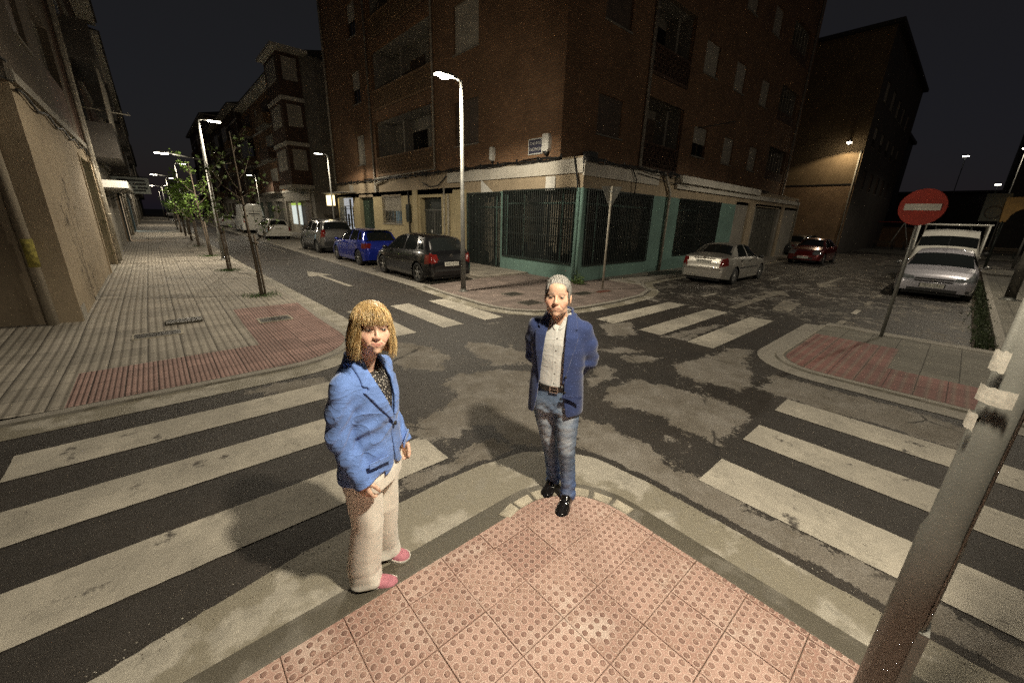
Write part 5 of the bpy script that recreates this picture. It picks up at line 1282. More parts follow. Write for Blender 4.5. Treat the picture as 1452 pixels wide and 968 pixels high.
# plaza furniture
def bench(x, y, lb, rz=0):
    t = thing('park_bench', lb, 'bench', (x, y, .06), rz, 'benches at the end of the right street')
    for (nm, bxs) in (('seat', [(-.9, .9, -.22 + k * .11, -.13 + k * .11, .40, .44) for k in range(4)]), ('backrest', [(-.9, .9, .24, .27, .55 + k * .14, .65 + k * .14) for k in range(2)])):
        q = MB()
        for b in bxs: q.box(*b)
        o = obj(nm, q, BARK, None); o.parent = t
    for s_ in (-.7, .7):
        q = MB(); q.box(s_ - .03, s_ + .03, -.2, -.14, 0, .40); q.box(s_ - .03, s_ + .03, .2, .239, 0, .85); q.box(s_ - .03, s_ + .03, -.2, .2, .36, .399); o = obj('leg', q, IRON, None); o.parent = t
bench(55, 5.6, 'left of the two small dark benches at the end of the right street', R_(80)); bench(55, 3.4, 'right of the two small dark benches at the end of the right street', R_(85))
bench(50, -1.9, 'dark bench right of the white truck', R_(80))
t = thing('swing_frame', 'pale slanting playground frame in front of the low brick wall', 'playground frame', (58, 6.5, .06))
for (y0, nm) in ((4.8, 'leg'), (8.2, 'leg')):
    q = MB(); q.tube([(58, y0 - .8, .06), (58, y0, 2.7)], .045, 6); obj(nm, q, WHITEP, t); q = MB(); q.tube([(58, y0 + .8, .06), (58, y0, 2.7)], .045, 6); obj(nm, q, WHITEP, t)
q = MB(); q.tube([(58, 4.8, 2.7), (58, 8.2, 2.7)], .05, 6); obj('crossbar', q, REDS, t)
t = thing('playground_panel', 'yellow panel with a large dark round opening at the right edge', 'playground panel', (33, -1.6, .1))
q = MB(); pl = [(-1.1, 0), (-.9, 0), (-.8, .35)] + [(.75 * math.cos(R_(a)), .35 + .38 * math.sin(R_(a))) for a in range(170, 5, -15)] + [(.8, .35), (.9, 0), (1.1, 0), (1.15, 1.2), (-1.15, 1.2)]
q.prism(pl, -.05, .05, 0, lambda a, b, c: (33 + c, -1.9 - a, 2.55 + b)); obj('panel', q, M('yellow_panel', (.50, .27, .04), .5, var=.2), t)
for s_ in (-1, 1): q = MB(); q.tube([(33, -1.9 - s_, .1), (33, -1.9 - s_, 2.6)], .06, 8); obj('post', q, IRON, t)
t = thing('traffic_light_back', 'dim grey box panel with a ring outline left of the yellow panel', 'sign panel', (34, -.2, .1))
q = MB(); q.box(34, 34.1, -.95, -.05, 2.6, 4.0); obj('panel', q, GREYW if False else M('dim_grey', (.09, .10, .085), .6, var=.2), t)
q = MB(); q.lathe([(.28, 0), (.28, -.03), (.34, -.03), (.34, 0)], 20, axis='x', c=(33.99, -.5, 3.05)); obj('ring', q, DARKW, t)
q = MB(); q.tube([(34.05, -.5, .1), (34.05, -.5, 2.6)], .05, 8); obj('post', q, IRON, t)
# ---------------------------------------------------------------- cars
CARGLASS = M('car_glass', (.010, .012, .012), .04, 0, var=0, coat=.5)
TRIM = M('car_trim', (.02, .02, .02), .55, var=.1)
SEAM = M('panel_gap', (.008, .008, .008), .7, var=0)
HEADL = M('headlight_glass', (.30, .32, .33), .08, .6, var=.4, vscale=18, coat=1)
TAILL = M('taillight_red', (.13, .010, .008), .12, 0, var=.35, vscale=14, coat=1)
PLATE = M('plate_white', (.55, .54, .48), .5, var=.1)
ALLOY = M('alloy_rim', (.42, .42, .41), .35, .8, var=.2)
CHROME = M('chrome_trim', (.55, .55, .53), .2, 1.0, var=0)
def paint(name, col, metal=.35, rough=.32): return M(name, col, rough, metal, var=.08, vscale=2, coat=.8)
def objl(name, mb, mats, parent):
    o = obj(name, mb, mats, None); o.parent = parent; WM[o] = WM[parent]; return o
def interp(pts, x, k=0.0):
    xs = [p[0] for p in pts]; zs = [p[1] for p in pts]; return np.interp(x, xs, zs)
def car(name, label, cat, loc, rz, col, S, plate=None, plate_rear=True, group=None, rimstyle=5, door_open=False):
    t = thing(name, label, cat, loc, rz, group)
    L, W, H = S['L'], S['W'], S['H']; hl = L / 2
    xf, xr, wr_ = S['xf'], S['xr'], S.get('wr', .31)
    xs = set(np.round(np.arange(-hl, hl + .001, .025), 4).tolist() + [hl])
    for e in (-hl, hl):
        for d in (.005, .012, .02, .035, .05, .065, .08, .1): xs.add(round(e - math.copysign(d, e), 4))
    for a, b in (S['ws'], S['rw']):
        for v in np.arange(a, b, .0125): xs.add(round(float(v), 4))
    for s_ in S.get('seams', []): xs |= {round(s_ - .006, 4), round(s_ + .006, 4)}
    xs = np.array(sorted(xs)); n = len(xs)
    sm = lambda arr, k=2: arr
    def curve(pts, rad=.05):
        acc = 0
        ks = np.linspace(-1, 1, 7)
        for k_ in ks: acc = acc + interp(pts, np.clip(xs + k_ * rad, -hl, hl))
        return acc / len(ks)
    zt = curve(S['top'], .04); e_ = np.minimum(1, (hl - np.abs(xs)) / .04); zt = zt * e_ + interp(S['top'], xs) * (1 - e_)
    zbelt = curve(S['belt'], .1)
    zs = np.minimum(zbelt, zt - .03)
    u = np.clip((np.abs(xs) - .50 * hl) / (.50 * hl), 0, 1); w = W / 2 * (1 - S.get('taper', .13) * u ** 2.6)
    v = np.clip((np.abs(xs) - (hl - .14)) / .14, 0, 1); w = w * (1 - .13 * v ** 2.5)
    zb = np.full(n, S.get('sill', .20)) + .06 * u ** 4
    ra = wr_ + .055
    for xw in (xf, xr):
        d = np.abs(xs - xw); zb = np.where(d < ra, np.maximum(zb, wr_ + np.sqrt(np.maximum(0, ra * ra - d * d)) * 1.0), zb)
    zb = np.minimum(zb, zs - .04)
    nA, nG, nT = 12, 12, 9
    rows = []
    for i in range(n):
        pts = []
        for k in range(nA):
            f = k / (nA - 1); z = zb[i] + (zs[i] - zb[i]) * f; q = np.clip((z - .15) / max(.1, zs[i] - .15), 0, 1)
            y = w[i] * (.945 + .055 * math.sin(PI * (.12 + .80 * q))) - (.035 * (q ** 6))
            if .30 < q < .38: y += .006
            pts.append((y, z, 0))
        g_ = zt[i] - zs[i]; ys = pts[-1][0]; wr2 = max(.2, ys - .03 - S.get('tumble', .30) * max(0, g_ - .04) - .05 * min(1, g_ / .1)); cr = min(.065, g_ * .45)
        for k in range(1, nG + 1):
            f = k / nG; pts.append((ys + (wr2 - ys) * f ** .9 + .018 * math.sin(PI * f) * min(1, g_ / .2), zs[i] + (zt[i] - cr - zs[i]) * f, 1))
        for k in range(1, nT + 1):
            f = k / nT; pts.append((wr2 * (1 - f), zt[i] - cr + cr * (1 - (1 - f) ** 2.4), 2))
        rows.append(pts)
    m = len(rows[0]); P = np.zeros((n, 2 * m - 1, 3)); kind = [p[2] for p in rows[0]]
    for i in range(n):
        for k in range(m):
            y, z, _ = rows[i][k]; P[i, k] = (xs[i], y, z); P[i, 2 * m - 2 - k] = (xs[i], -y, z)
    J = 2 * m - 1; V = P.reshape(-1, 3)
    F = []; M_ = []; segk = []
    for i in range(n - 1):
        for k in range(J - 1):
            F.append((i * J + k, i * J + k + 1, i * J + J + k + 1, i * J + J + k)); kk = k if k < m - 1 else J - 2 - k
            segk.append(kind[kk + 1] if kk + 1 < m else 2)
    segk = np.array(segk); F = np.array(F)
    C = V[F].mean(1); x, y, z = C[:, 0], C[:, 1], C[:, 2]
    part = np.zeros(len(F), int)  # 0 body
    for s_ in S.get('seams', []): part[(np.abs(x - s_) < .0065) & (segk == 0) & (z > .24)] = 9
    for poly in S['side']:
        d = pts_in_poly(x, z, poly); part[(segk == 1) & (d > 0)] = 1
    ws, rw = S['ws'], S['rw']
    zti = np.interp(x, xs, zt)
    part[(segk == 2) & (x > ws[0]) & (x < ws[1]) & (np.abs(y) < np.interp(x, xs, [r[nA + nG - 1][0] for r in rows]) - .035)] = 2
    part[(segk == 2) & (x > rw[0]) & (x < rw[1]) & (np.abs(y) < np.interp(x, xs, [r[nA + nG - 1][0] for r in rows]) - .035)] = 3
    hz_, tz_ = S['head'], S['tail']
    part[(x > hl - hz_[0]) & (z > hz_[1]) & (z < hz_[2] + (hl - x) * hz_[4]) & (np.abs(y) > hz_[3]) & (part == 0)] = 4
    part[(x < -hl + tz_[0]) & (z > tz_[1]) & (z < tz_[2]) & (np.abs(y) > tz_[3]) & (part == 0)] = 5
    part[(z < S.get('cladz', .0)) & (part == 0)] = 8
    def sub(nm, mask, mat, parent=t, mi=None):
        if not mask.any(): return None
        fs = F[mask]; u_, inv = np.unique(fs, return_inverse=True); return_ = objnp_l(nm, V[u_], inv.reshape(fs.shape), mat, parent, mi)
        return return_
    body_mask = (part == 0) | (part == 9) | (part == 8)
    # end caps as ladders
    body = None
    fs = F[body_mask]; mi = np.where(part[body_mask] == 9, 1, np.where(part[body_mask] == 8, 2, 0)).tolist(); fs = fs.tolist()
    for i in (0, n - 1):
        for k in range(m - 1):
            fs.append([i * J + k, i * J + k + 1, i * J + J - 2 - k, i * J + J - 1 - k] if k < m - 2 else [i * J + k, i * J + k + 1, i * J + J - 1 - k]); mi.append(0)
    body = objnp_raw('body', V, fs, [col, SEAM, TRIM], t, mi)
    sub('side_window', (part == 1) & (y > 0), CARGLASS); sub('side_window', (part == 1) & (y < 0), CARGLASS)
    sub('windscreen', part == 2, S.get('wsmat', CARGLASS)); sub('rear_window', part == 3, CARGLASS)
    for s_ in (1, -1):
        sub('headlight', (part == 4) & (y * s_ > 0), HEADL); sub('taillight', (part == 5) & (y * s_ > 0), S.get('tailmat', TAILL))
    # underbody
    q = MB(); q.box(-hl + .12, hl - .12, -W / 2 + .26, W / 2 - .26, .16, .50)
    q.box(xr + ra + .01, xf - ra - .01, -W / 2 + .05, W / 2 - .05, .17, .24)
    objl('underbody', q, SEAM, t)
    # wheels
    for xw in (xf, xr):
        for s_ in (1, -1):
            yc = s_ * (W / 2 - .115); o_ = s_
            q = MB(); prof = [(wr_ * .62, -.095), (wr_ * .9, -.10), (wr_ * .985, -.08), (wr_, -.05), (wr_, .05), (wr_ * .985, .08), (wr_ * .9, .10), (wr_ * .64, .085), (wr_ * .62, .05)]
            q.lathe(prof, 28, 'y', (xw, yc, wr_)); wo = objl('wheel', q, BLACKR, t)
            q = MB(); q.lathe([(.001, .03 * s_), (wr_ * .63, .035 * s_), (wr_ * .645, .085 * s_), (wr_ * .60, .09 * s_), (wr_ * .58, .05 * s_)], 28, 'y', (xw, yc, wr_), 1)
            for k in range(rimstyle * 2 if rimstyle > 5 else rimstyle):
                a = 2 * PI * k / (rimstyle * 2 if rimstyle > 5 else rimstyle) + .3; wd = .035 if rimstyle <= 5 else .02
                ca_, sa_ = math.cos(a), math.sin(a); c0 = Vector((xw, yc + .072 * s_, wr_)); ax = Vector((ca_, 0, sa_)); bx = Vector((-sa_, 0, ca_))
                q.obox(c0 + ax * wr_ * .33, ax * wr_ * .28, bx * wd, Vector((0, .014, 0)), 0)
            q.lathe([(.001, .10 * s_), (.045, .095 * s_), (.055, .07 * s_)], 14, 'y', (xw, yc, wr_), 0)
            objl('rim', q, [ALLOY, TRIM], wo)
    # mirrors
    mx, mz = S['mirror']
    for s_ in (1, -1):
        yy = s_ * (np.interp(mx, xs, w) - .0); q = MB()
        ring = []
        for k, (dx, sc_) in enumerate(((-.04, .7), (-.02, 1), (.04, 1), (.08, .6))):
            for a in range(10): ring.append((mx + dx, yy + s_ * .09 + .085 * sc_ * math.cos(a * PI / 5), mz + .06 * sc_ * math.sin(a * PI / 5)))
        q.add(ring, [tuple(range(10)), tuple(range(39, 29, -1))] + [(r_ * 10 + a, r_ * 10 + (a + 1) % 10, r_ * 10 + 10 + (a + 1) % 10, r_ * 10 + 10 + a) for r_ in range(3) for a in range(10)], 0, True)
        q.box(mx - .01, mx + .03, min(yy - .10 * s_, yy + .02 * s_), max(yy - .10 * s_, yy + .02 * s_), mz - .04, mz - .01)
        objl('wing_mirror', q, S.get('mirmat', col), t)
    for dx in S.get('handles', []):
        for s_ in (1, -1):
            zz = float(np.interp(dx, xs, zs)) - .09; yy = s_ * (float(np.interp(dx, xs, w)) - .012); q = MB(); q.box(dx - .09, dx + .09, min(yy, yy + s_ * .028), max(yy, yy + s_ * .028), zz - .012, zz + .014, 0); objl('door_handle', q, S.get('handmat', col), t)
    # front face details
    q = MB()
    for (x0, x1, y0, y1, z0, z1) in S.get('grille', []): q.box(x0, x1, y0, y1, z0, z1)
    if q.v: objl('grille', q, TRIM, t)
    for (nm, bx, mt) in S.get('extra', []):
        q = MB(); q.box(*bx); objl(nm, q, mt, t)
    if plate:
        for end in ((1, -1) if S.get('plates') == 2 else ((-1,) if plate_rear else (1,))):
            px = S['plate_r'] if end < 0 else S['plate_f']
            xx, zz = px; q = MB(); q.box(xx - .012, xx + .012, -.26, .26, zz - .06, zz + .06); po = objl('number_plate', q, PLATE, t)
            r = Vector((0, -1, 0)) if end < 0 else Vector((0, 1, 0))
            mt = Matrix(((0, 0, end, xx + end * .0135), (r.y, 0, 0, 0), (0, 1, 0, zz), (0, 0, 0, 1)))
            text('plate_characters', plate, .105, CABLE, po, WM[t] @ mt, .001)
    # wipers/antenna
    if 'ant' in S:
        q = MB(); ax, az = S['ant']; q.tube([(ax, 0, az), (ax - .16, 0, az + .42)], [.006, .003], 5); objl('aerial', q, TRIM, t)
    return t
def objnp_l(nm, V, F, mat, parent, mi=None):
    o = objnp(nm, V, F, mat, None); o.parent = parent; WM[o] = WM[parent]; return o
def objnp_raw(nm, V, fs, mats, parent, mi):
    used = sorted({i for f in fs for i in f}); mp = {a: b for b, a in enumerate(used)}
    me = bpy.data.meshes.new(nm); me.from_pydata(V[used].tolist(), [], [[mp[i] for i in f] for f in fs])
    for m_ in mats: me.materials.append(m_)
    me.polygons.foreach_set('material_index', mi); me.polygons.foreach_set('use_smooth', [True] * len(me.polygons)); me.update()
    try: me.set_sharp_from_angle(angle=R_(38))
    except Exception: pass
    o = bpy.data.objects.new(nm, me); COL.objects.link(o); o.parent = parent; WM[o] = WM[parent]; return o

HATCH = dict(L=4.1, W=1.74, H=1.5, xf=1.28, xr=-1.33, wr=.315,
    top=[(-2.05, .60), (-2.03, .74), (-1.99, .90), (-1.93, 1.02), (-1.62, 1.40), (-1.45, 1.465), (-.9, 1.50), (-.3, 1.515), (.15, 1.48), (.42, 1.40), (1.12, 1.0), (1.3, .955), (1.75, .84), (1.95, .72), (2.05, .56)],
    belt=[(-2.05, .98), (-1.0, .97), (0, .93), (1.0, .90), (1.6, .80), (2.05, .62)],
    side=[[(-.30, .98), (-.30, 1.42), (.22, 1.42), (.78, 1.08), (.86, .95)], [(-1.22, 1.00), (-1.05, 1.41), (-.38, 1.44), (-.38, .98)], [(-1.62, 1.06), (-1.32, 1.34), (-1.15, 1.36), (-1.30, 1.03)]],
    ws=(.40, 1.10), rw=(-1.915, -1.60), seams=[.92, -.34, -1.18], head=(.32, .60, .70, .38, .45), tail=(.30, .66, .94, .50), mirror=(.72, .98), handles=[-.18, -1.02],
    grille=[(2.02, 2.058, -.45, .45, .30, .42)], plate_r=(-2.045, .62), plate_f=(2.055, .40), extra=[('bumper_strip', (-2.07, -2.03, -.62, .62, .40, .46), TRIM), ('badge', (-2.02, -1.995, -.05, .05, .84, .92), CHROME)])
def shift(S, **kw): d = dict(S); d.update(kw); return d
BLK = paint('black_car_paint', (.008, .008, .009), .2, .2)
black = car('parked_car', 'black hatchback parked nearest the lamp post, its red tail lights and plate towards the camera', 'car', (6.92, 12.75, .012), R_(90), BLK, HATCH, '4292 GTC', True, 'cars parked along the left street', 5)
BLUE = paint('blue_car_paint', (.012, .028, .30), .4, .25)
blueS = shift(HATCH, L=4.0, W=1.73, top=[(-2.0, .58), (-1.98, .72), (-1.95, .88), (-1.88, 1.0), (-1.60, 1.34), (-1.5, 1.42), (-.9, 1.46), (-.3, 1.47), (.15, 1.43), (.42, 1.35), (1.12, .98), (1.3, .93), (1.75, .82), (1.93, .70), (2.0, .55)], rw=(-1.87, -1.58), seams=[.92, -.34, -1.15], plate_r=(-1.995, .55), plate_f=(2.01, .4), tail=(.34, .72, .92, .52), grille=[(1.97, 2.01, -.45, .45, .3, .42)], extra=[('spoiler', (-1.68, -1.5, -.55, .55, 1.40, 1.43), CARGLASS)])
car('parked_car', 'bright blue hatchback parked between the black one and the silver off roader', 'car', (6.98, 17.9, .012), R_(90), BLUE, blueS, None, True, 'cars parked along the left street', 5)
SILV = paint('silver_car_paint', (.17, .17, .165), .75, .34)
SUV = dict(L=4.2, W=1.82, H=1.69, xf=1.33, xr=-1.30, wr=.345, sill=.27,
    top=[(-2.1, .70), (-2.09, .9), (-2.06, 1.10), (-2.0, 1.25), (-1.86, 1.60), (-1.6, 1.67), (-.9, 1.70), (-.1, 1.70), (.35, 1.60), (1.0, 1.16), (1.2, 1.10), (1.8, 1.0), (2.0, .86), (2.1, .6)],
    belt=[(-2.1, 1.12), (0, 1.06), (1.0, 1.02), (2.1, .85)], tumble=.22, taper=.1,
    side=[[(-.28, 1.12), (-.28, 1.58), (.25, 1.58), (.75, 1.24), (.80, 1.08)], [(-1.15, 1.12), (-1.15, 1.58), (-.36, 1.58), (-.36, 1.12)], [(-1.75, 1.2), (-1.62, 1.55), (-1.3, 1.57), (-1.3, 1.16)]],
    ws=(.38, .98), rw=(-2.0, -1.84), seams=[.9, -.32, -1.2], head=(.3, .72, .85, .45, .4), tail=(.16, .85, 1.22, .62), mirror=(.72, 1.14), handles=[-.15, -1.0], cladz=.42,
    grille=[(2.06, 2.11, -.6, .6, .45, .7)], plate_r=(-2.11, .85), plate_f=(2.1, .4), extra=[('roof_rail', (-1.5, .2, .56, .60, 1.70, 1.745), TRIM), ('roof_rail', (-1.5, .2, -.60, -.56, 1.70, 1.745), TRIM), ('rear_bumper', (-2.14, -2.05, -.72, .72, .40, .62), TRIM)])
suv = car('parked_car', 'silver off roader with a spare look and its right front door standing open', 'car', (7.15, 23.9, .012), R_(90), SILV, SUV, None, True, 'cars parked along the left street', 6)
suv['label'] = 'silver off roader parked beyond the blue hatchback with its kerbside door open'
q = MB(); 
dw = [(0, .35), (1.05, .35), (1.05, 1.05), (.75, 1.55), (.25, 1.58), (0, 1.1)]
for a, b in zip(dw, dw[1:] + dw[:1]): q.tube([(.88 - a[0] * .35, -.90 - a[0] * .93, a[1]), (.88 - b[0] * .35, -.90 - b[0] * .93, b[1])], .03, 6)
q.prism([(0, .36), (1.04, .36), (1.04, 1.05), (0, 1.05)], -.03, .03, 0, lambda a, b, c: (.88 - a * .35 + c, -.90 - a * .93, b)); objl('open_door', q, SILV, suv)
WHC = paint('white_car_paint', (.62, .61, .56), .0, .35)
WAG = shift(HATCH, L=4.5, W=1.74, xf=1.38, xr=-1.20, top=[(-2.25, .55), (-2.24, .8), (-2.20, .98), (-2.15, 1.05), (-1.95, 1.38), (-1.8, 1.45), (-.9, 1.49), (-.1, 1.49), (.40, 1.40), (1.12, .99), (1.3, .95), (1.9, .82), (2.15, .70), (2.25, .5)],
    belt=[(-2.25, .95), (0, .93), (1.0, .90), (1.8, .78), (2.25, .6)], side=[[(-.20, .98), (-.20, 1.40), (.28, 1.40), (.85, 1.06), (.9, .95)], [(-1.1, 1.0), (-1.05, 1.40), (-.28, 1.42), (-.28, .98)], [(-2.0, 1.02), (-1.85, 1.33), (-1.2, 1.38), (-1.2, 1.0)]],
    rw=(-2.14, -1.94), ws=(.42, 1.10), seams=[.95, -.24, -1.15], tail=(.14, .62, 1.02, .62), plate_r=(-2.245, .80), plate_f=(2.26, .4), grille=[(2.2, 2.26, -.45, .45, .3, .42)], extra=[('bumper_strip', (-2.28, -2.2, -.74, .74, .42, .56), WHC), ('roof_rail', (-1.8, .2, .52, .55, 1.48, 1.52), TRIM), ('roof_rail', (-1.8, .2, -.55, -.52, 1.48, 1.52), TRIM)])
car('parked_car', 'white estate car parked between the silver off roader and the white van', 'car', (7.05, 36.6, .012), R_(90), WHC, WAG, '1863 BRT', True, 'cars parked along the left street', 5)
VAN = dict(L=5.2, W=1.98, H=2.6, xf=1.65, xr=-1.5, wr=.34, sill=.25, tumble=.10, taper=.05,
    top=[(-2.6, 2.2), (-2.59, 2.4), (-2.5, 2.52), (-2.2, 2.58), (1.0, 2.58), (1.35, 2.45), (1.95, 1.35), (2.1, 1.25), (2.45, 1.0), (2.6, .7)],
    belt=[(-2.6, 1.3), (1.2, 1.3), (1.8, 1.15), (2.6, .85)], side=[[(1.0, 1.35), (1.0, 1.95), (1.35, 1.95), (1.8, 1.35)]],
    ws=(1.38, 1.93), rw=(5, 6), seams=[.9, -.2, -1.0], head=(.3, .75, .95, .55, .3), tail=(.06, .9, 1.5, .80), mirror=(1.65, 1.45), handles=[.75],
    grille=[(2.5, 2.6, -.5, .5, .5, .65)], plate_r=(-2.61, .6), plate_f=(2.6, .4),
    extra=[('rear_door_gap', (-2.612, -2.602, -.008, .008, .5, 2.3), SEAM), ('script_line', (-2.612, -2.603, -.6, .55, 1.93, 1.96), TRIM), ('script_line', (-2.612, -2.603, -.5, .4, 1.68, 1.76), TRIM), ('script_line', (-2.612, -2.603, -.55, .2, 1.55, 1.57), TRIM)])
car('parked_van', 'white high roofed van parked beyond the white estate car', 'van', (7.1, 46.5, .012), R_(90), WHC, VAN, None, True, None, 5)
car('parked_car', 'small pale car glimpsed through the tree row, far up the left street', 'car', (6.9, 60.0, .012), R_(90), WHC, blueS, None, True, 'cars parked along the left street', 5)
car('parked_car', 'pale car standing across the far end of the left pavement', 'car', (3.2, 118.0, .012), R_(90), SILV, WAG, None, True, 'cars parked along the left street', 5)
SED = dict(L=4.25, W=1.71, H=1.42, xf=1.30, xr=-1.30, wr=.30,
    top=[(-2.12, .62), (-2.11, .80), (-2.07, .96), (-2.0, 1.01), (-1.72, 1.045), (-1.52, 1.07), (-.98, 1.36), (-.8, 1.405), (-.3, 1.425), (.1, 1.40), (.38, 1.33), (1.05, .97), (1.2, .92), (1.75, .80), (2.0, .68), (2.12, .5)],
    belt=[(-2.12, .95), (-1.4, .955), (0, .91), (1.0, .88), (1.6, .78), (2.12, .6)],
    side=[[(-.15, .95), (-.15, 1.34), (.22, 1.34), (.78, 1.02), (.84, .92)], [(-1.12, .98), (-.82, 1.30), (-.70, 1.34), (-.23, 1.35), (-.23, .95)]],
    ws=(.36, 1.04), rw=(-1.50, -.98), seams=[.88, -.19, -1.05], head=(.34, .56, .68, .4, .4), tail=(.22, .66, .93, .56), mirror=(.70, .93), handles=[-.05, -.85], handmat=TRIM, mirmat=TRIM, tumble=.42, taper=.12,
    grille=[(2.08, 2.13, -.45, .45, .3, .4)], plate_r=(-2.12, .80), plate_f=(2.13, .4),
    extra=[('bumper_strip', (-2.15, -2.09, -.62, .62, .54, .565), CHROME), ('boot_trim', (-2.12, -2.085, -.36, .36, .905, .925), CHROME), ('door_moulding', (-.95, .8, -.87, -.845, .56, .60), TRIM), ('door_moulding', (-.95, .8, .845, .87, .56, .60), TRIM), ('lower_lip', (-2.14, -2.08, -.60, .60, .30, .33), CHROME), ('badge', (-2.10, -2.07, -.04, .04, .945, .98), CHROME)])
SILV2 = paint('silver_saloon_paint', (.36, .345, .31), .6, .36)
car('parked_car', 'silver saloon parked by the turquoise wall, boot and number plate towards the camera', 'car', (16.55, 6.05, 0), R_(0), SILV2, SED, 'B 5790 XJ', True, 'cars parked along the right street', 7)
REDC = paint('red_car_paint', (.13, .012, .012), .4, .25)
REDS_ = shift(SED, top=[(-2.12, .62), (-2.11, .80), (-2.05, .98), (-1.7, 1.06), (-1.1, 1.34), (-.8, 1.41), (-.3, 1.43), (.1, 1.41), (.38, 1.34), (1.10, .98), (1.25, .93), (1.75, .82), (2.0, .70), (2.12, .52)], rw=(-1.65, -1.1), handmat=REDC, mirmat=REDC, extra=[])
car('parked_car', 'dark red car facing the camera on the right street past the silver saloon', 'car', (29.4, 6.0, 0), R_(180), REDC, REDS_, '2407 FKD', False, 'cars parked along the right street', 5)
GREYC = paint('dark_grey_paint', (.05, .05, .052), .5, .3)
car('parked_car', 'dark grey car half hidden behind the dark red one', 'car', (35.4, 8.3, 0), R_(170), GREYC, blueS, None, False, 'cars parked along the right street', 5)
FORD = shift(HATCH, L=4.34, W=1.84, xf=1.38, xr=-1.26, wr=.32, top=[(-2.17, .62), (-2.15, .8), (-2.08, 1.0), (-1.75, 1.38), (-1.5, 1.45), (-.9, 1.49), (-.3, 1.495), (.15, 1.45), (.42, 1.36), (1.22, .99), (1.38, .955), (1.75, .88), (2.02, .76), (2.12, .66), (2.17, .56)], rw=(-2.05, -1.77), ws=(.40, 1.20),
    belt=[(-2.17, .98), (-1.0, .97), (0, .94), (1.2, .92), (1.7, .83), (2.17, .62)], head=(.55, .60, .66, .44, .42), seams=[.98, -.3, -1.15], mirror=(.80, 1.0), plate_f=(2.185, .44), plate_r=(-2.17, .7), ant=(.30, 1.43), mirmat=SILV,
    grille=[(2.14, 2.178, -.42, .42, .54, .585), (2.14, 2.179, -.55, .55, .26, .35), (2.10, 2.160, -.80, -.62, .28, .36), (2.10, 2.160, .62, .80, .28, .36)],
    extra=[('badge', (2.165, 2.182, -.05, .05, .60, .625), CHROME), ('bonnet_grille', (2.09, 2.150, -.42, .42, .615, .655), TRIM), ('plate_holder', (2.165, 2.174, -.29, .29, .37, .51), TRIM)])
SILB = paint('silver_blue_paint', (.42, .41, .45), .45, .36)
fd = car('parked_car', 'silver hatchback facing the camera on the right, in front of the white truck', 'car', (19.9, .42, 0), R_(180), SILB, FORD, '7873 GRD', False, 'cars parked along the right street', 5)
TRK = dict(L=5.1, W=2.05, H=2.1, xf=1.75, xr=-1.5, wr=.34, sill=.3, tumble=.09, taper=.04,
    top=[(-2.55, .95), (-2.5, 1.15), (-.35, 1.15), (-.30, 1.9), (-.2, 2.05), (.9, 2.12), (1.15, 2.05), (1.75, 1.28), (2.0, 1.15), (2.4, .95), (2.55, .7)], belt=[(-2.55, 1.1), (-.3, 1.15), (1.5, 1.1), (2.55, .85)],
    side=[[(.3, 1.2), (.3, 1.9), (1.05, 1.9), (1.55, 1.25)]], ws=(1.30, 1.60), rw=(5, 6), seams=[1.3, .1], head=(.35, .72, .85, .5, .3), tail=(.05, .6, .8, .7), mirror=(1.45, 1.25), mirmat=TRIM, handles=[.35],
    grille=[(2.5, 2.56, -.5, .5, .5, .65)], plate_r=(-2.6, .6), plate_f=(2.6, .4), extra=[])
tk = car('parked_truck', 'white flatbed truck with a ladder rack behind the silver hatchback', 'truck', (25.6, .55, 0), R_(180), WHC, TRK, None, False, None, 5)
q = MB()
for s_ in (-.98, .98):
    q.tube([(1.3, s_ * .98, 1.0), (1.05, s_, 2.3), (-2.4, s_, 2.3), (-2.45, s_, 1.1)], .03, 8)
for x_ in (1.05, -.6, -2.4): q.tube([(x_, -1.05, 2.3), (x_, 1.05, 2.3)], .028, 8)
objl('ladder_rack', q, WHC, tk)
q = MB()
for s_ in (-.5, .5): q.tube([(.9, s_, 2.08), (.98, s_, 2.2)], .03, 6)
objl('rack_bracket', q, TRIM, tk)
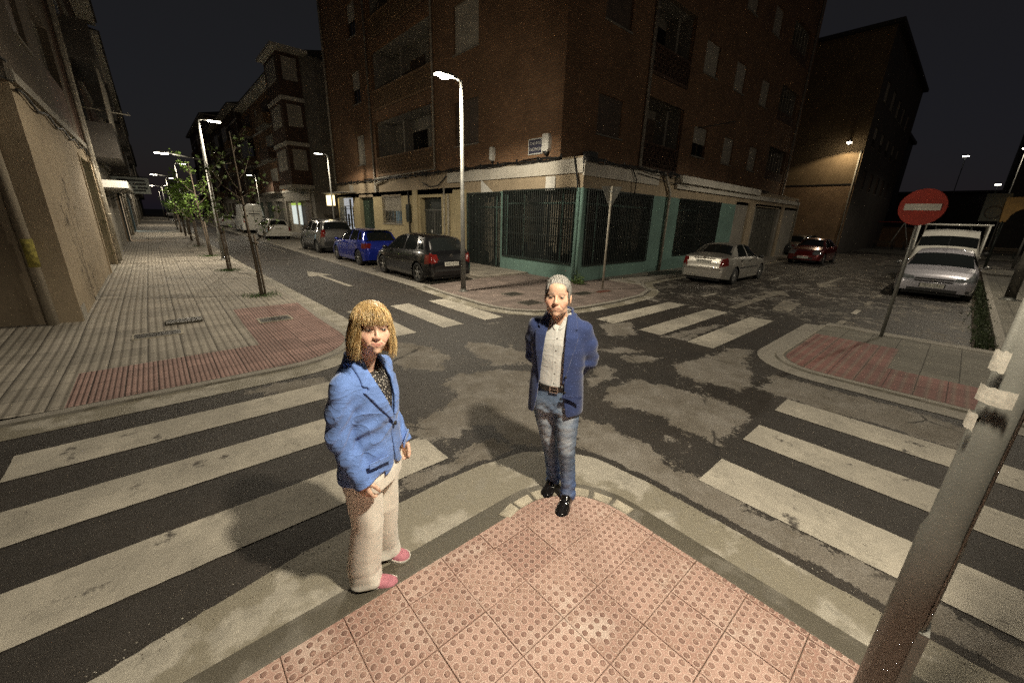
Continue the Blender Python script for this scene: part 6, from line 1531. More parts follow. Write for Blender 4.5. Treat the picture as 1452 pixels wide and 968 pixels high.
# ---------------------------------------------------------------- people: signed distance sculpting, surface nets
class SDF:
    def __init__(s, lo, hi, h):
        s.lo = np.array(lo, float); s.h = h; s.n = np.ceil((np.array(hi) - s.lo) / h).astype(int) + 1
        s.D = np.full(tuple(s.n), 9.0, np.float32)
    def blk(s, lo, hi, mg=.03):
        a = np.maximum(0, np.floor((np.array(lo) - mg - s.lo) / s.h).astype(int)); b = np.minimum(s.n, np.ceil((np.array(hi) + mg - s.lo) / s.h).astype(int) + 1)
        if (b <= a).any(): return None, None
        ax = [s.lo[i] + s.h * np.arange(a[i], b[i]) for i in range(3)]
        P = np.stack(np.meshgrid(*ax, indexing='ij'), -1)
        return (slice(a[0], b[0]), slice(a[1], b[1]), slice(a[2], b[2])), P
    def op(s, f, lo, hi, k=0.0, mode='u', mg=None):
        sl, P = s.blk(lo, hi, mg if mg is not None else max(.02, k * 1.5) + .012)
        if sl is None: return s
        d = f(P); D = s.D[sl]
        if mode == 'u':
            if k > 0: h_ = np.clip(.5 + .5 * (D - d) / k, 0, 1); r = D * (1 - h_) + d * h_ - k * h_ * (1 - h_)
            else: r = np.minimum(D, d)
        elif mode == 's':
            if k > 0: h_ = np.clip(.5 - .5 * (D + d) / k, 0, 1); r = D * (1 - h_) + (-d) * h_ + k * h_ * (1 - h_)
            else: r = np.maximum(D, -d)
        s.D[sl] = r; return s
    def all(s):
        ax = [s.lo[i] + s.h * np.arange(s.n[i]) for i in range(3)]; return np.stack(np.meshgrid(*ax, indexing='ij'), -1).astype(np.float32)
    def cap(s, a, b, ra, rb, k=0.0, mode='u', flat=None):
        a = np.array(a, float); b = np.array(b, float); r = max(ra, rb) * 1.3
        def f(P):
            ab = b - a; t = np.clip(((P - a) @ ab) / (ab @ ab + 1e-12), 0, 1); q = P - a - t[..., None] * ab
            if flat is not None:
                ax_, fc = flat; comp = q @ np.array(ax_); q = q + np.array(ax_) * (comp * (fc - 1))[..., None]
            return np.sqrt((q ** 2).sum(-1)) - (ra + (rb - ra) * t)
        return s.op(f, np.minimum(a, b) - r, np.maximum(a, b) + r, k, mode)
    def chain(s, pts, rs, k=.01, mode='u', flat=None):
        for i in range(len(pts) - 1): s.cap(pts[i], pts[i + 1], rs[i], rs[i + 1], k, mode, flat)
        return s
    def ell(s, c, r, R=None, k=0.0, mode='u'):
        c = np.array(c, float); r = np.array(r, float); R = np.eye(3) if R is None else R; m = r.max()
        def f(P):
            q = ((P - c) @ R.T) / r; l = np.sqrt((q ** 2).sum(-1)) + 1e-9; g = np.sqrt(((q / r) ** 2).sum(-1)) + 1e-9; return l * (l - 1) / g
        return s.op(f, c - m, c + m, k, mode)
    def mesh(s):
        D = s.D; h = s.h; ins = D < 0; nx, ny, nz = D.shape
        cs = [ins[i:nx - 1 + i, j:ny - 1 + j, k:nz - 1 + k] for i in (0, 1) for j in (0, 1) for k in (0, 1)]
        tot = sum(c.astype(np.int8) for c in cs); mixed = (tot > 0) & (tot < 8); idx = np.argwhere(mixed)
        vid = np.full(mixed.shape, -1, np.int32); vid[mixed] = np.arange(len(idx))
        acc = np.zeros((len(idx), 3)); cnt = np.zeros(len(idx)); I, J, K = idx.T
        off = [(i, j, k) for i in (0, 1) for j in (0, 1) for k in (0, 1)]
        val = {o: D[I + o[0], J + o[1], K + o[2]].astype(float) for o in off}
        for o in off:
            for ax in range(3):
                if o[ax] == 0:
                    p = list(o); p[ax] = 1; p = tuple(p); a, b = val[o], val[p]; m = (a < 0) != (b < 0); t = np.where(m, a / np.where(m, a - b, 1), 0)
                    q = np.array(o, float)[None].repeat(len(idx), 0); q[:, ax] += t; acc[m] += q[m]; cnt[m] += 1
        V = s.lo + (idx + acc / cnt[:, None]) * h; F = []
        for ax in range(3):
            u, v = [(1, 2), (2, 0), (0, 1)][ax]
            sh = [nx, ny, nz]; A = [slice(0, None)] * 3; B = [slice(0, None)] * 3; A[ax] = slice(0, -1); B[ax] = slice(1, None)
            e = ins[tuple(A)] != ins[tuple(B)]; E = np.argwhere(e)
            E = E[(E[:, u] > 0) & (E[:, v] > 0) & (E[:, u] < sh[u] - 1) & (E[:, v] < sh[v] - 1)]
            du = np.zeros(3, int); du[u] = 1; dv = np.zeros(3, int); dv[v] = 1
            g = lambda X: vid[X[:, 0], X[:, 1], X[:, 2]]
            q = np.stack([g(E - du - dv), g(E - dv), g(E), g(E - du)], 1); fl = ins[E[:, 0], E[:, 1], E[:, 2]]
            q[~fl] = q[~fl][:, ::-1]; F.append(q)
        F = np.concatenate(F); F = F[(F >= 0).all(1)]
        return V, F
def smooth_mesh(V, F, it=2, lam=.5):
    for _ in range(it):
        acc = np.zeros_like(V); cnt = np.zeros(len(V))
        for a, b in ((0, 1), (1, 2), (2, 3), (3, 0)):
            np.add.at(acc, F[:, a], V[F[:, b]]); np.add.at(acc, F[:, b], V[F[:, a]]); np.add.at(cnt, F[:, a], 1); np.add.at(cnt, F[:, b], 1)
        V = V * (1 - lam) + lam * acc / np.maximum(1, cnt)[:, None]
    return V
def rotz(a): c, s_ = math.cos(a), math.sin(a); return np.array([[c, -s_, 0], [s_, c, 0], [0, 0, 1]])
def rotx(a): c, s_ = math.cos(a), math.sin(a); return np.array([[1, 0, 0], [0, c, -s_], [0, s_, c]])
def roty(a): c, s_ = math.cos(a), math.sin(a); return np.array([[c, 0, s_], [0, 1, 0], [-s_, 0, c]])
class Frame:
    """rotated body frame: x = towards the person's left, y = backwards (front is -y), z = up"""
    def __init__(s, o, yaw, tilt=0, roll=0): s.o = np.array(o, float); s.R = rotz(yaw) @ roty(roll) @ rotx(tilt)
    def w(s, x, y, z): return s.o + s.R @ np.array([x, y, z], float)
    def l(s, P): return (P - s.o) @ s.R
def setcol(o, C):
    a = o.data.color_attributes.new('Col', 'FLOAT_COLOR', 'POINT'); c = np.ones((len(C), 4), np.float32); c[:, :3] = C; a.data.foreach_set('color', c.ravel())
def emit(name, V, F, mat, parent, Wm, it=1, keep=None):
    V = smooth_mesh(V, F, it)
    if keep is not None: pass
    me = bpy.data.meshes.new(name); me.from_pydata(V.tolist(), [], F.tolist())
    me.materials.append(mat); me.polygons.foreach_set('use_smooth', [True] * len(me.polygons)); me.update()
    o = bpy.data.objects.new(name, me); COL.objects.link(o)
    if parent is not None: o.parent = parent
    return o, V
def fold(P, seed, amp, kx=14, kz=22, dirv=(1, 0, .6)):
    x, y, z = P[..., 0], P[..., 1], P[..., 2]
    s_ = seed
    a = np.sin(kx * (x * 1.1 + y * .7) + kz * z * .55 + s_ + 1.7 * np.sin(9 * z + s_ * 2) + 1.1 * np.sin(13 * x - 7 * y + s_))
    b = np.sin(kz * (z * 1.3 + x * .5 - y * .6) + s_ * 1.3 + 1.5 * np.sin(11 * y + 6 * x + s_))
    return amp * .7 * (a * .55 + b * .45)
def torso(F_, st, P, e=2.3):
    """lofted superellipse; st = rows of z, cx, cy, halfwidth, halfdepth (front), halfdepth (back)"""
    q = F_.l(P); z = q[..., 2]; zs = [r[0] for r in st]
    cx = np.interp(z, zs, [r[1] for r in st]); cy = np.interp(z, zs, [r[2] for r in st]); w_ = np.interp(z, zs, [r[3] for r in st]); df = np.interp(z, zs, [r[4] for r in st]); db = np.interp(z, zs, [r[5] for r in st])
    x = (q[..., 0] - cx) / w_; y = q[..., 1] - cy; y = np.where(y < 0, y / df, y / db)
    rad = (np.abs(x) ** e + np.abs(y) ** e) ** (1 / e) + 1e-6
    m = np.minimum(w_, (df + db) / 2)
    d = (rad - 1) * m * .93
    return d, q
def zclip(d, z, z0, z1, k=.0): return np.maximum(np.maximum(d, z0 - z), z - z1)
def smax(a, b, k): h_ = np.clip(.5 - .5 * (b - a) / k, 0, 1); return b * (1 - h_) + a * h_ + k * h_ * (1 - h_)

def head_sdf(S, Fh, sex, sc=1.0):
    R = Fh.R.T
    def W(x, y, z): return Fh.w(x * sc, y * sc, z * sc)
    def E(c, r, k=.012, mode='u'): S.ell(W(*c), np.array(r) * sc, R, k * sc, mode)
    def Cp(a, b, ra, rb, k=.01, mode='u'): S.cap(W(*a), W(*b), ra * sc, rb * sc, k * sc, mode)
    m = sex == 'm'
    E((0, .012, .036), (.073, .094, .080), 0); E((0, -.020, -.022), (.062, .066, .082), .02)
    E((0, -.026, -.070), (.049 if m else .045, .054, .040), .02); E((0, -.066, -.096), (.020 if m else .016, .016, .015), .016)
    if m: E((.046, -.012, -.075), (.014, .03, .02), .02); E((-.046, -.012, -.075), (.014, .03, .02), .02)
    for s_ in (1, -1):
        E((s_ * .040, -.052, -.024), (.026, .024, .026), .022)
        E((s_ * .024, -.064, -.050), (.020, .017, .020), .018)
        E((s_ * .031, -.0945, .004), (.020, .0135, .0115), .012, 's')
        E((s_ * .031, -.0728, .001), (.0150, .0120, .0120), .004)
        Cp((s_ * .014, -.083, .019), (s_ * .047, -.071, .021), .0075, .006, .010)
        Cp((s_ * .018, -.0855, -.004), (s_ * .044, -.074, -.003), .0018, .0018, .004)
        E((s_ * .076, .014, -.006), (.0075, .020, .033), .006)
        E((s_ * .0115, -.092, -.033), (.0085, .010, .008), .005)
    E((0, -.066, .050), (.050, .030, .036), .02)
    Cp((0, -.084, .012), (0, -.106 if m else -.101, -.028), .0068, .0105 if m else .009, .008)
    E((0, -.101 if m else -.097, -.033), (.0105, .012, .009), .006)
    E((0, -.074, -.060), (.030, .016, .020), .016)
    for s_ in (1, -1):
        cz = -.0535 if sex == 'f' else -.0625; cw = .027 if sex == 'f' else .025
        Cp((0, -.0885, -.0590), (s_ * cw * .95, -.0785, cz + .001), .0040, .0018, .004); Cp((0, -.0870, -.0690), (s_ * cw * .85, -.0775, cz - .003), .0052, .0020, .005)
        Cp((0, -.0935, -.0640), (s_ * cw, -.0815, cz), .0013, .0014, .0025, 's')
    for s_ in (1, -1): Cp((s_ * .021, -.0885, -.038), (s_ * .034, -.0755, -.060), .0012, .0010, .010, 's')
    return W
def skin_cols(V, Fh, sc, sex, extra=None):
    q = Fh.l(V) / sc; x, y, z = q[:, 0], q[:, 1], q[:, 2]; ax = np.abs(x)
    base = np.array((.60, .38, .27)) if sex == 'm' else np.array((.66, .44, .33)); C = np.tile(base, (len(V), 1))
    n = np.sin(x * 310 + z * 120) * np.sin(z * 270 - y * 190) * .03; C *= (1 + n)[:, None]
    def blend(mask, col, a): 
        w_ = (np.clip(mask, 0, 1) * a)[:, None]; C[:] = C * (1 - w_) + np.array(col) * w_
    g = lambda cx_, cy_, cz_, r: np.clip(1.6 - np.sqrt((ax - cx_) ** 2 + (y - cy_) ** 2 * .4 + (z - cz_) ** 2) / r, 0, 1)
    front = y < -.03
    blend(g(.040, -.06, -.030, .022) * front, (.60, .24, .17), .35); blend(g(0, -.1, -.032, .013) * front, (.60, .25, .18), .4)
    zl = z + .0640 - (ax / .027) ** 2 * (.0065 if sex == 'f' else .001); lip = front & (((ax / .0270) ** 2 + (zl / .0100) ** 2) < 1) & (y < -.070)
    blend(lip.astype(float), (.50, .17, .14) if sex == 'f' else (.50, .25, .19), .6)
    ml = front & (np.abs(zl) < .0017) & (ax < .026); blend(ml.astype(float), (.10, .03, .025), .9)
    brow = front & (np.abs(z - (.0235 - ((ax - .030) * 4) ** 2 * .15)) < .0042) & (ax > .013) & (ax < .049); blend(brow.astype(float), (.16, .14, .12) if sex == 'm' else (.20, .12, .06), .65)
    lid = front & (((ax - .031) / .0175) ** 2 + ((z - .001) / .0095) ** 2 < 1); blend(lid.astype(float), (.36, .20, .14), .35)
    lash = front & (np.abs(z - .0058 + ((ax - .031) * 1.0) ** 2 * 12) < .0022) & (np.abs(ax - .031) < .0165); blend(lash.astype(float), (.05, .03, .025), .85)
    if sex == 'm':
        st = front & (z < -.045) & (z > -.115) & (y < -.02); blend(st.astype(float) * .6, (.36, .24, .18), .35)
    return C
def eyes(par, Fh, sc, Winv, sex):
    for s_ in (1, -1):
        q = MB(); c = Fh.w(s_ * .031 * sc, -.0775 * sc, .0008 * sc); n1, n2 = 10, 16; r = .0122 * sc
        vs = []; mi = []
        for i in range(n1 + 1):
            th = PI * i / n1
            for k in range(n2): ph = 2 * PI * k / n2; vs.append(c + Fh.R @ np.array([r * .98 * math.sin(th) * math.cos(ph), -r * .8 * math.cos(th), r * .56 * math.sin(th) * math.sin(ph)]))
        for i in range(n1):
            for k in range(n2): q.f.append((i * n2 + k, i * n2 + (k + 1) % n2, i * n2 + n2 + (k + 1) % n2, i * n2 + n2 + k)); q.m.append(1 if i < 3 else 0); q.sm.append(True)
        q.v = [tuple(v) for v in vs]; o = obj('eye', q, [EYEW, EYED], None); o.parent = par
EYEW = M('eye_white', (.52, .48, .44), .2, var=0, coat=.6); EYED = M('eye_iris', (.03, .022, .016), .15, var=0, coat=1)
SKIN = m_attr('skin', .52, .0008, 500, .10)
def hand(S, F_, wrist, d, palm_n, side, L=.178, curl=.7):
    """relaxed hand: wrist point, d = direction of the fingers, palm_n = palm normal, side = direction of the thumb"""
    w0 = np.array(wrist); d = np.array(d, float); d /= np.linalg.norm(d); pn = np.array(palm_n, float); pn -= d * (pn @ d); pn /= np.linalg.norm(pn); sd = np.array(side, float); sd -= d * (sd @ d) + pn * (sd @ pn); sd /= np.linalg.norm(sd)
    pl = L * .5
    S.cap(w0, w0 + d * pl * .35, .024, .027, .01); 
    for u in (-.024, -.008, .008, .024): S.cap(w0 + d * pl * .2 + sd * u * .6, w0 + d * pl + sd * u, .013, .0115, .008)
    for k, (u, ln) in enumerate(((.027, .80), (.009, .92), (-.009, .86), (-.026, .68))):
        p = w0 + d * pl + sd * u; a = 0
        for j, (fr, rr_) in enumerate(((.46, .0086), (.30, .0078), (.24, .0068))):
            a += curl * (.45 if j == 0 else .75) + .06 * k
            dr = d * math.cos(a) + pn * math.sin(a); e = p + dr * (L * .5 * ln * fr); S.cap(p, e, rr_ + .0008, rr_, .003); p = e
    p0 = w0 + d * pl * .25 + sd * .022; p1 = p0 + (d * .6 + sd * .55 + pn * .35) * .042; p2 = p1 + (d * .85 + sd * .12 + pn * .45) * .034; p3 = p2 + (d * .8 - sd * .1 + pn * .5) * .026
    S.chain([p0, p1, p2, p3], [.0135, .0105, .0095, .008], .005)
def shoe_sdf(S, heel, toe, w_=.046, h_=.06, sneak=False, z0=0.0):
    h0 = np.array([heel[0], heel[1], 0]); t0 = np.array([toe[0], toe[1], 0]); d = t0 - h0; L = np.linalg.norm(d); d /= L; sd = np.array([-d[1], d[0], 0])
    lo = np.minimum(h0, t0) - .08; hi = np.maximum(h0, t0) + .08; lo[2] = -.01; hi[2] = .2
    zs = z0
    def f(P):
        q = P - h0; u = (q @ d) / L; v = q @ sd; z = P[..., 2] - zs
        uu = np.array([-.02, .0, .08, .25, .45, .65, .82, .93, 1.0, 1.02]); ww = np.array([.004, .026, .034, .034, .036, .044, .044, .034, .014, .003]) * w_ / .044
        hh = np.array([.05, .085, .10, .10, .085, .062, .052, .044, .030, .02]) * h_ / .06 if not sneak else np.array([.05, .075, .09, .09, .08, .066, .058, .05, .036, .024])
        W_ = np.interp(u, uu, ww); Hh = np.interp(u, uu, hh)
        zc = .02; y = np.where(z > zc, (z - zc) / (Hh - zc), 0); x = v / W_
        rad = (np.abs(x) ** 2.3 + np.abs(y) ** 2.3) ** (1 / 2.3); dd = (rad - 1) * W_ * .9
        return np.maximum(np.maximum(dd, -z + (.012 if not sneak else .022)), np.maximum(-.02 * L - u * L, u * L - 1.02 * L))
    S.op(f, lo, hi, 0)
    return h0, d, sd, L
def sole_mb(heel, toe, w_, z0, z1, grow=.003):
    h0 = np.array([heel[0], heel[1]]); t0 = np.array([toe[0], toe[1]]); d = t0 - h0; L = np.linalg.norm(d); d /= L; sd = np.array([-d[1], d[0]])
    uu = [-.022, -.01, .03, .08, .25, .45, .65, .82, .93, .99, 1.02]; ww = [.006, .02, .030, .035, .034, .036, .045, .045, .036, .020, .006]
    pl = [tuple(h0 + d * u * L + sd * (w_ / .044 * w + grow)) for u, w in zip(uu, ww)] + [tuple(h0 + d * u * L - sd * (w_ / .044 * w + grow)) for u, w in reversed(list(zip(uu, ww)))]
    q = MB(); q.prism(pl, z0, z1); return q
def place(o, origin, s_vec):
    m = Matrix(((s_vec[0], -s_vec[1], 0, origin[0]), (s_vec[1], s_vec[0], 0, origin[1]), (0, 0, 1, origin[2]), (0, 0, 0, 1))); o.matrix_world = m
def clothpart(name, S, mat, par, it=1):
    V, F = S.mesh(); o, V = emit(name, V, F, mat, par, None, it); return o, V, F
PH = .005

# ======================================================== the man
def man():
    T = Frame((-.085, -.005, 0), R_(-9))              # torso frame, front -y, turned slightly to image left
    Fh = Frame((-.108, -.045, 1.605), R_(-3), R_(-9), R_(-1)); hs = 1.06
    # --- body, one continuous surface
    S = SDF((-.42, -.20, -.0), (.30, .32, 1.80), .0036)
    head_sdf(S, Fh, 'm', hs)
    S.cap(Fh.w(0, .022, -.05), T.w(0, .022, 1.42), .053, .057, .018)
    S.cap(T.w(0, .03, 1.33), T.w(0, .03, 1.05), .066, .080, .03, flat=(tuple(T.R[:, 0]), .72))
    S.cap(T.w(-.11, .02, 1.385), T.w(.11, .02, 1.385), .035, .035, .03)
    S.cap(T.w(0, .02, 1.05), T.w(0, .02, .92), .105, .11, .04, flat=(tuple(T.R[:, 0]), .75))
    elbow = {1: T.w(.208, .085, 1.17), -1: T.w(-.196, .085, 1.16)}; wrist = {1: T.w(.07, .185, .985), -1: T.w(-.05, .185, .97)}; sh = {1: T.w(.150, .02, 1.405), -1: T.w(-.150, .02, 1.405)}
    for k in (1, -1):
        S.chain([sh[k] + np.array([0, 0, -.02]), elbow[k], wrist[k]], [.036, .032, .025], .012)
    Xv = T.R[:, 0]; Yv = T.R[:, 1]
    hand(S, T, wrist[1], -Xv * .9 + np.array([0, 0, -.35]), -Yv, np.array([0, 0, 1.]), curl=.55)
    hand(S, T, wrist[-1] + Yv * .02, Xv * .85 + np.array([0, 0, -.45]), -Yv, np.array([0, 0, 1.]), curl=.6)
    # legs: R leg (image left) is behind, L leg in front
    hip = {1: T.w(.085, .015, .90), -1: T.w(-.085, .015, .90)}
    knee = {1: np.array([.022, -.035, .50]), -1: np.array([-.110, .075, .50])}; ank = {1: np.array([.062, .010, .095]), -1: np.array([-.062, .165, .10])}
    for k in (1, -1): S.chain([hip[k], knee[k], ank[k]], [.075, .048, .034], .03)
    feet = {1: ((.078, .060), (.008, -.195)), -1: ((-.050, .225), (-.115, -.010))}
    for k in (1, -1): S.cap(ank[k], np.array([(feet[k][0][0] + feet[k][1][0] * 2) / 3, (feet[k][0][1] + feet[k][1][1] * 2) / 3, .04]), .03, .024, .02)
    V, F = S.mesh(); o, V = emit('person', V, F, SKIN, None, None, 1); C = skin_cols(V, Fh, hs, 'm')
    setcol(o, C); par = o
    eyes(par, Fh, hs, None, 'm')
    # --- hair
    S = SDF(Fh.w(0, 0, .03) - .14, Fh.w(0, 0, .03) + .14, .0028)
    def hf(P):
        q = Fh.l(P) / hs; x, y, z = q[..., 0], q[..., 1], q[..., 2]
        r = np.sqrt((x / .0795) ** 2 + ((y - .012) / .1015) ** 2 + ((z - .036) / .0945) ** 2); d = (r - 1) * .085
        d = d - .0045 * np.clip((z - .06) / .05, 0, 1) * np.clip(1 - y / .05, 0, 1)
        d = d - .0022 * np.sin(x * 260 + 30 * np.sin(y * 30) + y * 60) - .0015 * np.sin(x * 430 - y * 150)
        hl_ = .071 + .012 * np.cos(x * 42) - .028 * np.clip(np.abs(x) - .046, 0, 1) / .02  # front hairline
        hl_ = hl_ - .022 * np.clip(-x / .05, 0, 1) * np.clip((.055 + x) / .02, 0, 1)
        face = np.where(y < -.030, hl_ - z, -1)
        side = np.where((y >= -.045) & (y < .004), (.028 - z) - .35 * (y + .03), -1)
        ear = np.where(y >= .004, (-.035 - z) + np.clip(.03 - y, 0, 1) * 1.6, -1)
        cut = np.maximum(np.maximum(face, side), ear)
        cut = np.where((np.abs(x) > .064) & (y > -.045) & (y < .0), np.minimum(cut, -.02 - z + .0), cut)
        return smax(d, cut, .004)
    S.op(hf, S.lo, Fh.w(0, 0, .03) + .14, 0)
    V, F = S.mesh(); o, V = emit('hair', V, F, m_attr('grey_hair', .45, .003, 260, 0, 0), par, None, 1)
    q = Fh.l(V); n = np.sin(q[:, 0] * 900 + 12 * np.sin(q[:, 1] * 70)) * .5 + .5; n2 = np.sin(q[:, 0] * 370 + q[:, 1] * 120 + 2) * .5 + .5
    sidef = np.clip((np.abs(q[:, 0]) - .05) / .02, 0, 1); Cc = np.array((.33, .32, .30))[None] * (.45 + .9 * n[:, None] * n2[:, None] ** .5); Cc = Cc * (1 - .35 * sidef[:, None]) ; setcol(o, Cc)
    q = MB(); r = random.Random(5); HGREY = M('grey_strand', (.34, .33, .31), .4, var=.35, vscale=40)
    for _ in range(520):
        a = r.uniform(-1, 1); b = r.uniform(-.9, .9); x0 = .068 * a; y0 = .012 + .085 * b; zz = 1 - (x0 / .079) ** 2 - ((y0 - .012) / .1) ** 2
        if zz < .12: continue
        z0 = .036 + .094 * math.sqrt(zz); 
        if y0 < -.03 and z0 < .085: continue
        p0 = np.array([x0, y0, z0]); dv = np.array([.55 + r.gauss(0, .25), -.35 + r.gauss(0, .3), 0]); nn = np.array([x0 / .079 ** 2, (y0 - .012) / .01, (z0 - .036) / .0088]); nn /= np.linalg.norm(nn); dv -= nn * (dv @ nn); dv /= np.linalg.norm(dv); L_ = r.uniform(.018, .035)
        p1 = p0 + dv * L_ * .5 + nn * .004; p2 = p0 + dv * L_ + nn * .0005; q.tube([Fh.w(*p) for p in (p0, p1, p2)], [.0011, .0010, .0003], 3, caps=False)
    o2 = obj('hair_strands', q, HGREY, None); o2.parent = o
    # --- shirt
    st_s = [(.90, 0, .015, .150, .108, .10), (1.0, 0, .015, .150, .118, .10), (1.12, 0, .015, .152, .112, .10), (1.30, 0, .018, .165, .108, .11), (1.40, 0, .02, .150, .085, .10), (1.455, 0, .022, .092, .068, .078), (1.50, 0, .022, .068, .066, .066), (1.53, 0, .02, .060, .058, .06)]
    S = SDF((-.32, -.20, .93), (.16, .16, 1.55), .0042)
    def sf(P):
        d, q = torso(T, st_s, P, 2.1); d = d + fold(P, 2, .0022, 10, 30) * np.clip((1.4 - q[..., 2]) / .1, 0, 1)
        x, y, z = q[..., 0], q[..., 1], q[..., 2]
        d = d - .0025 * np.exp(-((x + .008) / .004) ** 2) * (y < 0)                         # placket edge
        d = d - .0015 * np.exp(-((x - .022) / .003) ** 2) * (y < 0)
        vneck = (np.abs(x) - .004 - np.clip(z - 1.40, 0, 1) * .40); 
        d = np.where((y < 0) & (z > 1.39), np.maximum(d, -np.maximum(vneck, -d - .02)), d)
        return zclip(d, z, .985, 1.475)
    S.op(sf, S.lo, (.16, .16, 1.55), 0, mg=0)
    SHIRT = m_cloth('shirt_cotton', (.50, .50, .48), var=.06, crease=.004, bump=.001, ridge=.4)
    o, V, F = clothpart('shirt', S, SHIRT, par, 1)
    # collar wings
    S = SDF((-.25, -.20, 1.36), (.10, .14, 1.57), .0028)
    def cf(P):
        q = T.l(P); x, y, z = q[..., 0], q[..., 1], q[..., 2]; zc = z - (1.475 + .10 * (y - 0.02)); yy = y - .020
        R0 = .071 + .22 * np.clip(.02 - (zc), 0, .1); r = np.sqrt(x ** 2 + (yy * 1.0) ** 2); d = np.abs(r - R0) - .0035
        open_ = np.abs(x) - .010 - np.clip(-(zc) + .055, -.02, .09) * .0 - .22 * np.clip(.06 - zc, 0, .2) * 0
        gap = (.016 + .45 * np.clip(zc + .06, 0, .1)) - np.abs(x)
        drop = np.where(y < 0, -.040 - .8 * np.clip(.055 - np.abs(x - 0), 0, .05) * 1.0, -.010)
        d = np.maximum(d, drop - zc); d = np.maximum(d, zc - .030); d = np.where(y < .0, np.maximum(d, gap), d); return d
    S.op(cf, S.lo, (.10, .14, 1.57), 0, mg=0); co_, V, F = clothpart('collar', S, SHIRT, o, 1)
    q = MB(); r_ = .0052
    for z in (1.345, 1.265, 1.185, 1.105, 1.035):
        ys = np.interp(z, [k[0] for k in st_s], [k[4] for k in st_s]); p = T.w(.006, .0165 - ys - .001, z); q.lathe([(.0001, -.003), (r_, -.0025), (r_, .001)], 8, 'y', tuple(p))
    ob = obj('shirt_buttons', q, M('pearl_button', (.30, .29, .27), .3, var=0), None); ob.parent = o
    # --- jeans
    S = SDF((-.34, -.20, .06), (.22, .32, 1.03), .0044)
    def jf(P):
        d, q = torso(T, [(.78, 0, .015, .160, .10, .115), (.88, 0, .015, .172, .118, .125), (.96, 0, .015, .158, .118, .11), (1.02, 0, .015, .152, .118, .102)], P, 2.2); d = d + fold(P, 1, .0016); return zclip(d, q[..., 2], .80, 1.005)
    S.op(jf, T.w(-.26, -.2, .78), T.w(.26, .22, 1.02), 0)
    for k in (1, -1):
        kn, an, hp = knee[k], ank[k], hip[k]
        pts = [hp + (0, 0, -.04), (hp + kn) / 2 + (0, -.012, 0), kn, (kn + an) / 2 + (0, .012, .02), an + (0, 0, .03), an + (0, -.004, -.05)]; rs = [.094, .080, .063, .057, .054, .057]
        L2 = SDF(S.lo, S.lo + S.h * (S.n - 1.5), S.h); L2.chain(pts, rs, .004); h_ = np.clip(.5 + .5 * (S.D - L2.D) / .028, 0, 1); S.D = S.D * (1 - h_) + L2.D * h_ - .028 * h_ * (1 - h_)
    Pa = S.all(); z = Pa[..., 2]; x = Pa[..., 0]; y = Pa[..., 1]
    amp = .0008 + .0042 * np.exp(-((z - .13) / .08) ** 2) + .0018 * np.exp(-((z - .52) / .06) ** 2) + .0022 * np.exp(-((z - .82) / .05) ** 2)
    cr1 = np.sin(88 * z + 22 * x + 2.0 * np.sin(26 * x + 3) + 1.6 * np.sin(17 * z)); cr2 = np.sin(60 * z - 48 * x + 20 * y + 1.3 * np.sin(21 * z)); S.D += (amp * (1.3 * np.sign(cr1) * np.abs(cr1) ** 1.6 * .6 + .7 * (1 - 2 * np.abs(cr2) ** .7))).astype(np.float32)
    crx = np.abs(T.l(Pa)[..., 0] - .006); fly = np.exp(-(crx / .004) ** 2) * (z > .86) * (y < 0); S.D += (.0018 * fly).astype(np.float32)
    S.D[...] = np.maximum(S.D, np.where(x > -.012 + (z - .1) * -.03, (.048 - z), .062 - z))
    JEAN = bpy.data.materials.new('faded_denim'); JEAN = None
    m_, nt_, b_ = _new('faded_denim'); g_ = NG(nt_); p_ = g_.pos(); s_ = g_.sep(p_)
    at_ = g_.n('ShaderNodeAttribute', attribute_name='Col').outputs['Color']
    nn_ = g_.noise(p_, 26, 6, .65); tw = g_.noise(g_.comb(g_.math('MULTIPLY', s_[0], 500), g_.math('MULTIPLY', s_[1], 500), g_.math('MULTIPLY', s_[2], 140)), 1, 2, .5)
    c_ = g_.mix(g_.ramp(nn_, .3, .7), g_.mix(1.0, at_, (.78, .80, .84), 'MULTIPLY'), g_.mix(1.0, at_, (1.18, 1.15, 1.10), 'MULTIPLY')); c_ = g_.mix(g_.ramp(tw, .35, .65), g_.mix(1.0, c_, (.8, .8, .82), 'MULTIPLY'), c_)
    g_.l(c_, b_.inputs['Base Color']); b_.inputs['Roughness'].default_value = .85; g_.l(g_.bump(g_.math('ADD', g_.noise(p_, 30, 4, .6), g_.math('MULTIPLY', tw, .2)), .004), b_.inputs['Normal'])
    o, V, F = clothpart('jeans', S, m_, par, 3)
    fade = np.zeros(len(V))
    for k in (1, -1):
        for (a, b, rr, am) in ((hip[k], knee[k], .05, 1.0), (knee[k], ank[k], .035, .45)):
            a = np.array(a) + (0, -.08, 0); b = np.array(b) + (0, -.06, 0); ab = b - a; t = np.clip(((V - a) @ ab) / (ab @ ab), 0.15, .95); dist = np.linalg.norm(V - a - t[:, None] * ab, axis=1); fade = np.maximum(fade, am * np.exp(-(dist / rr) ** 2))
    fade *= np.clip(.85 + .18 * np.sin(75 * V[:, 2] + 12 * V[:, 0]), 0, 1); low = np.clip((.38 - V[:, 2]) / .2, 0, 1)
    base = np.array((.115, .17, .27)); blue = np.array((.095, .165, .38)); lt = np.array((.44, .50, .57))
    C = base[None] * (1 - low[:, None]) + blue[None] * low[:, None]; C = C * (1 - fade[:, None]) + lt[None] * fade[:, None]; setcol(o, C)
    # --- belt
    S = SDF((-.30, -.18, .955), (.14, .16, 1.03), .0035)
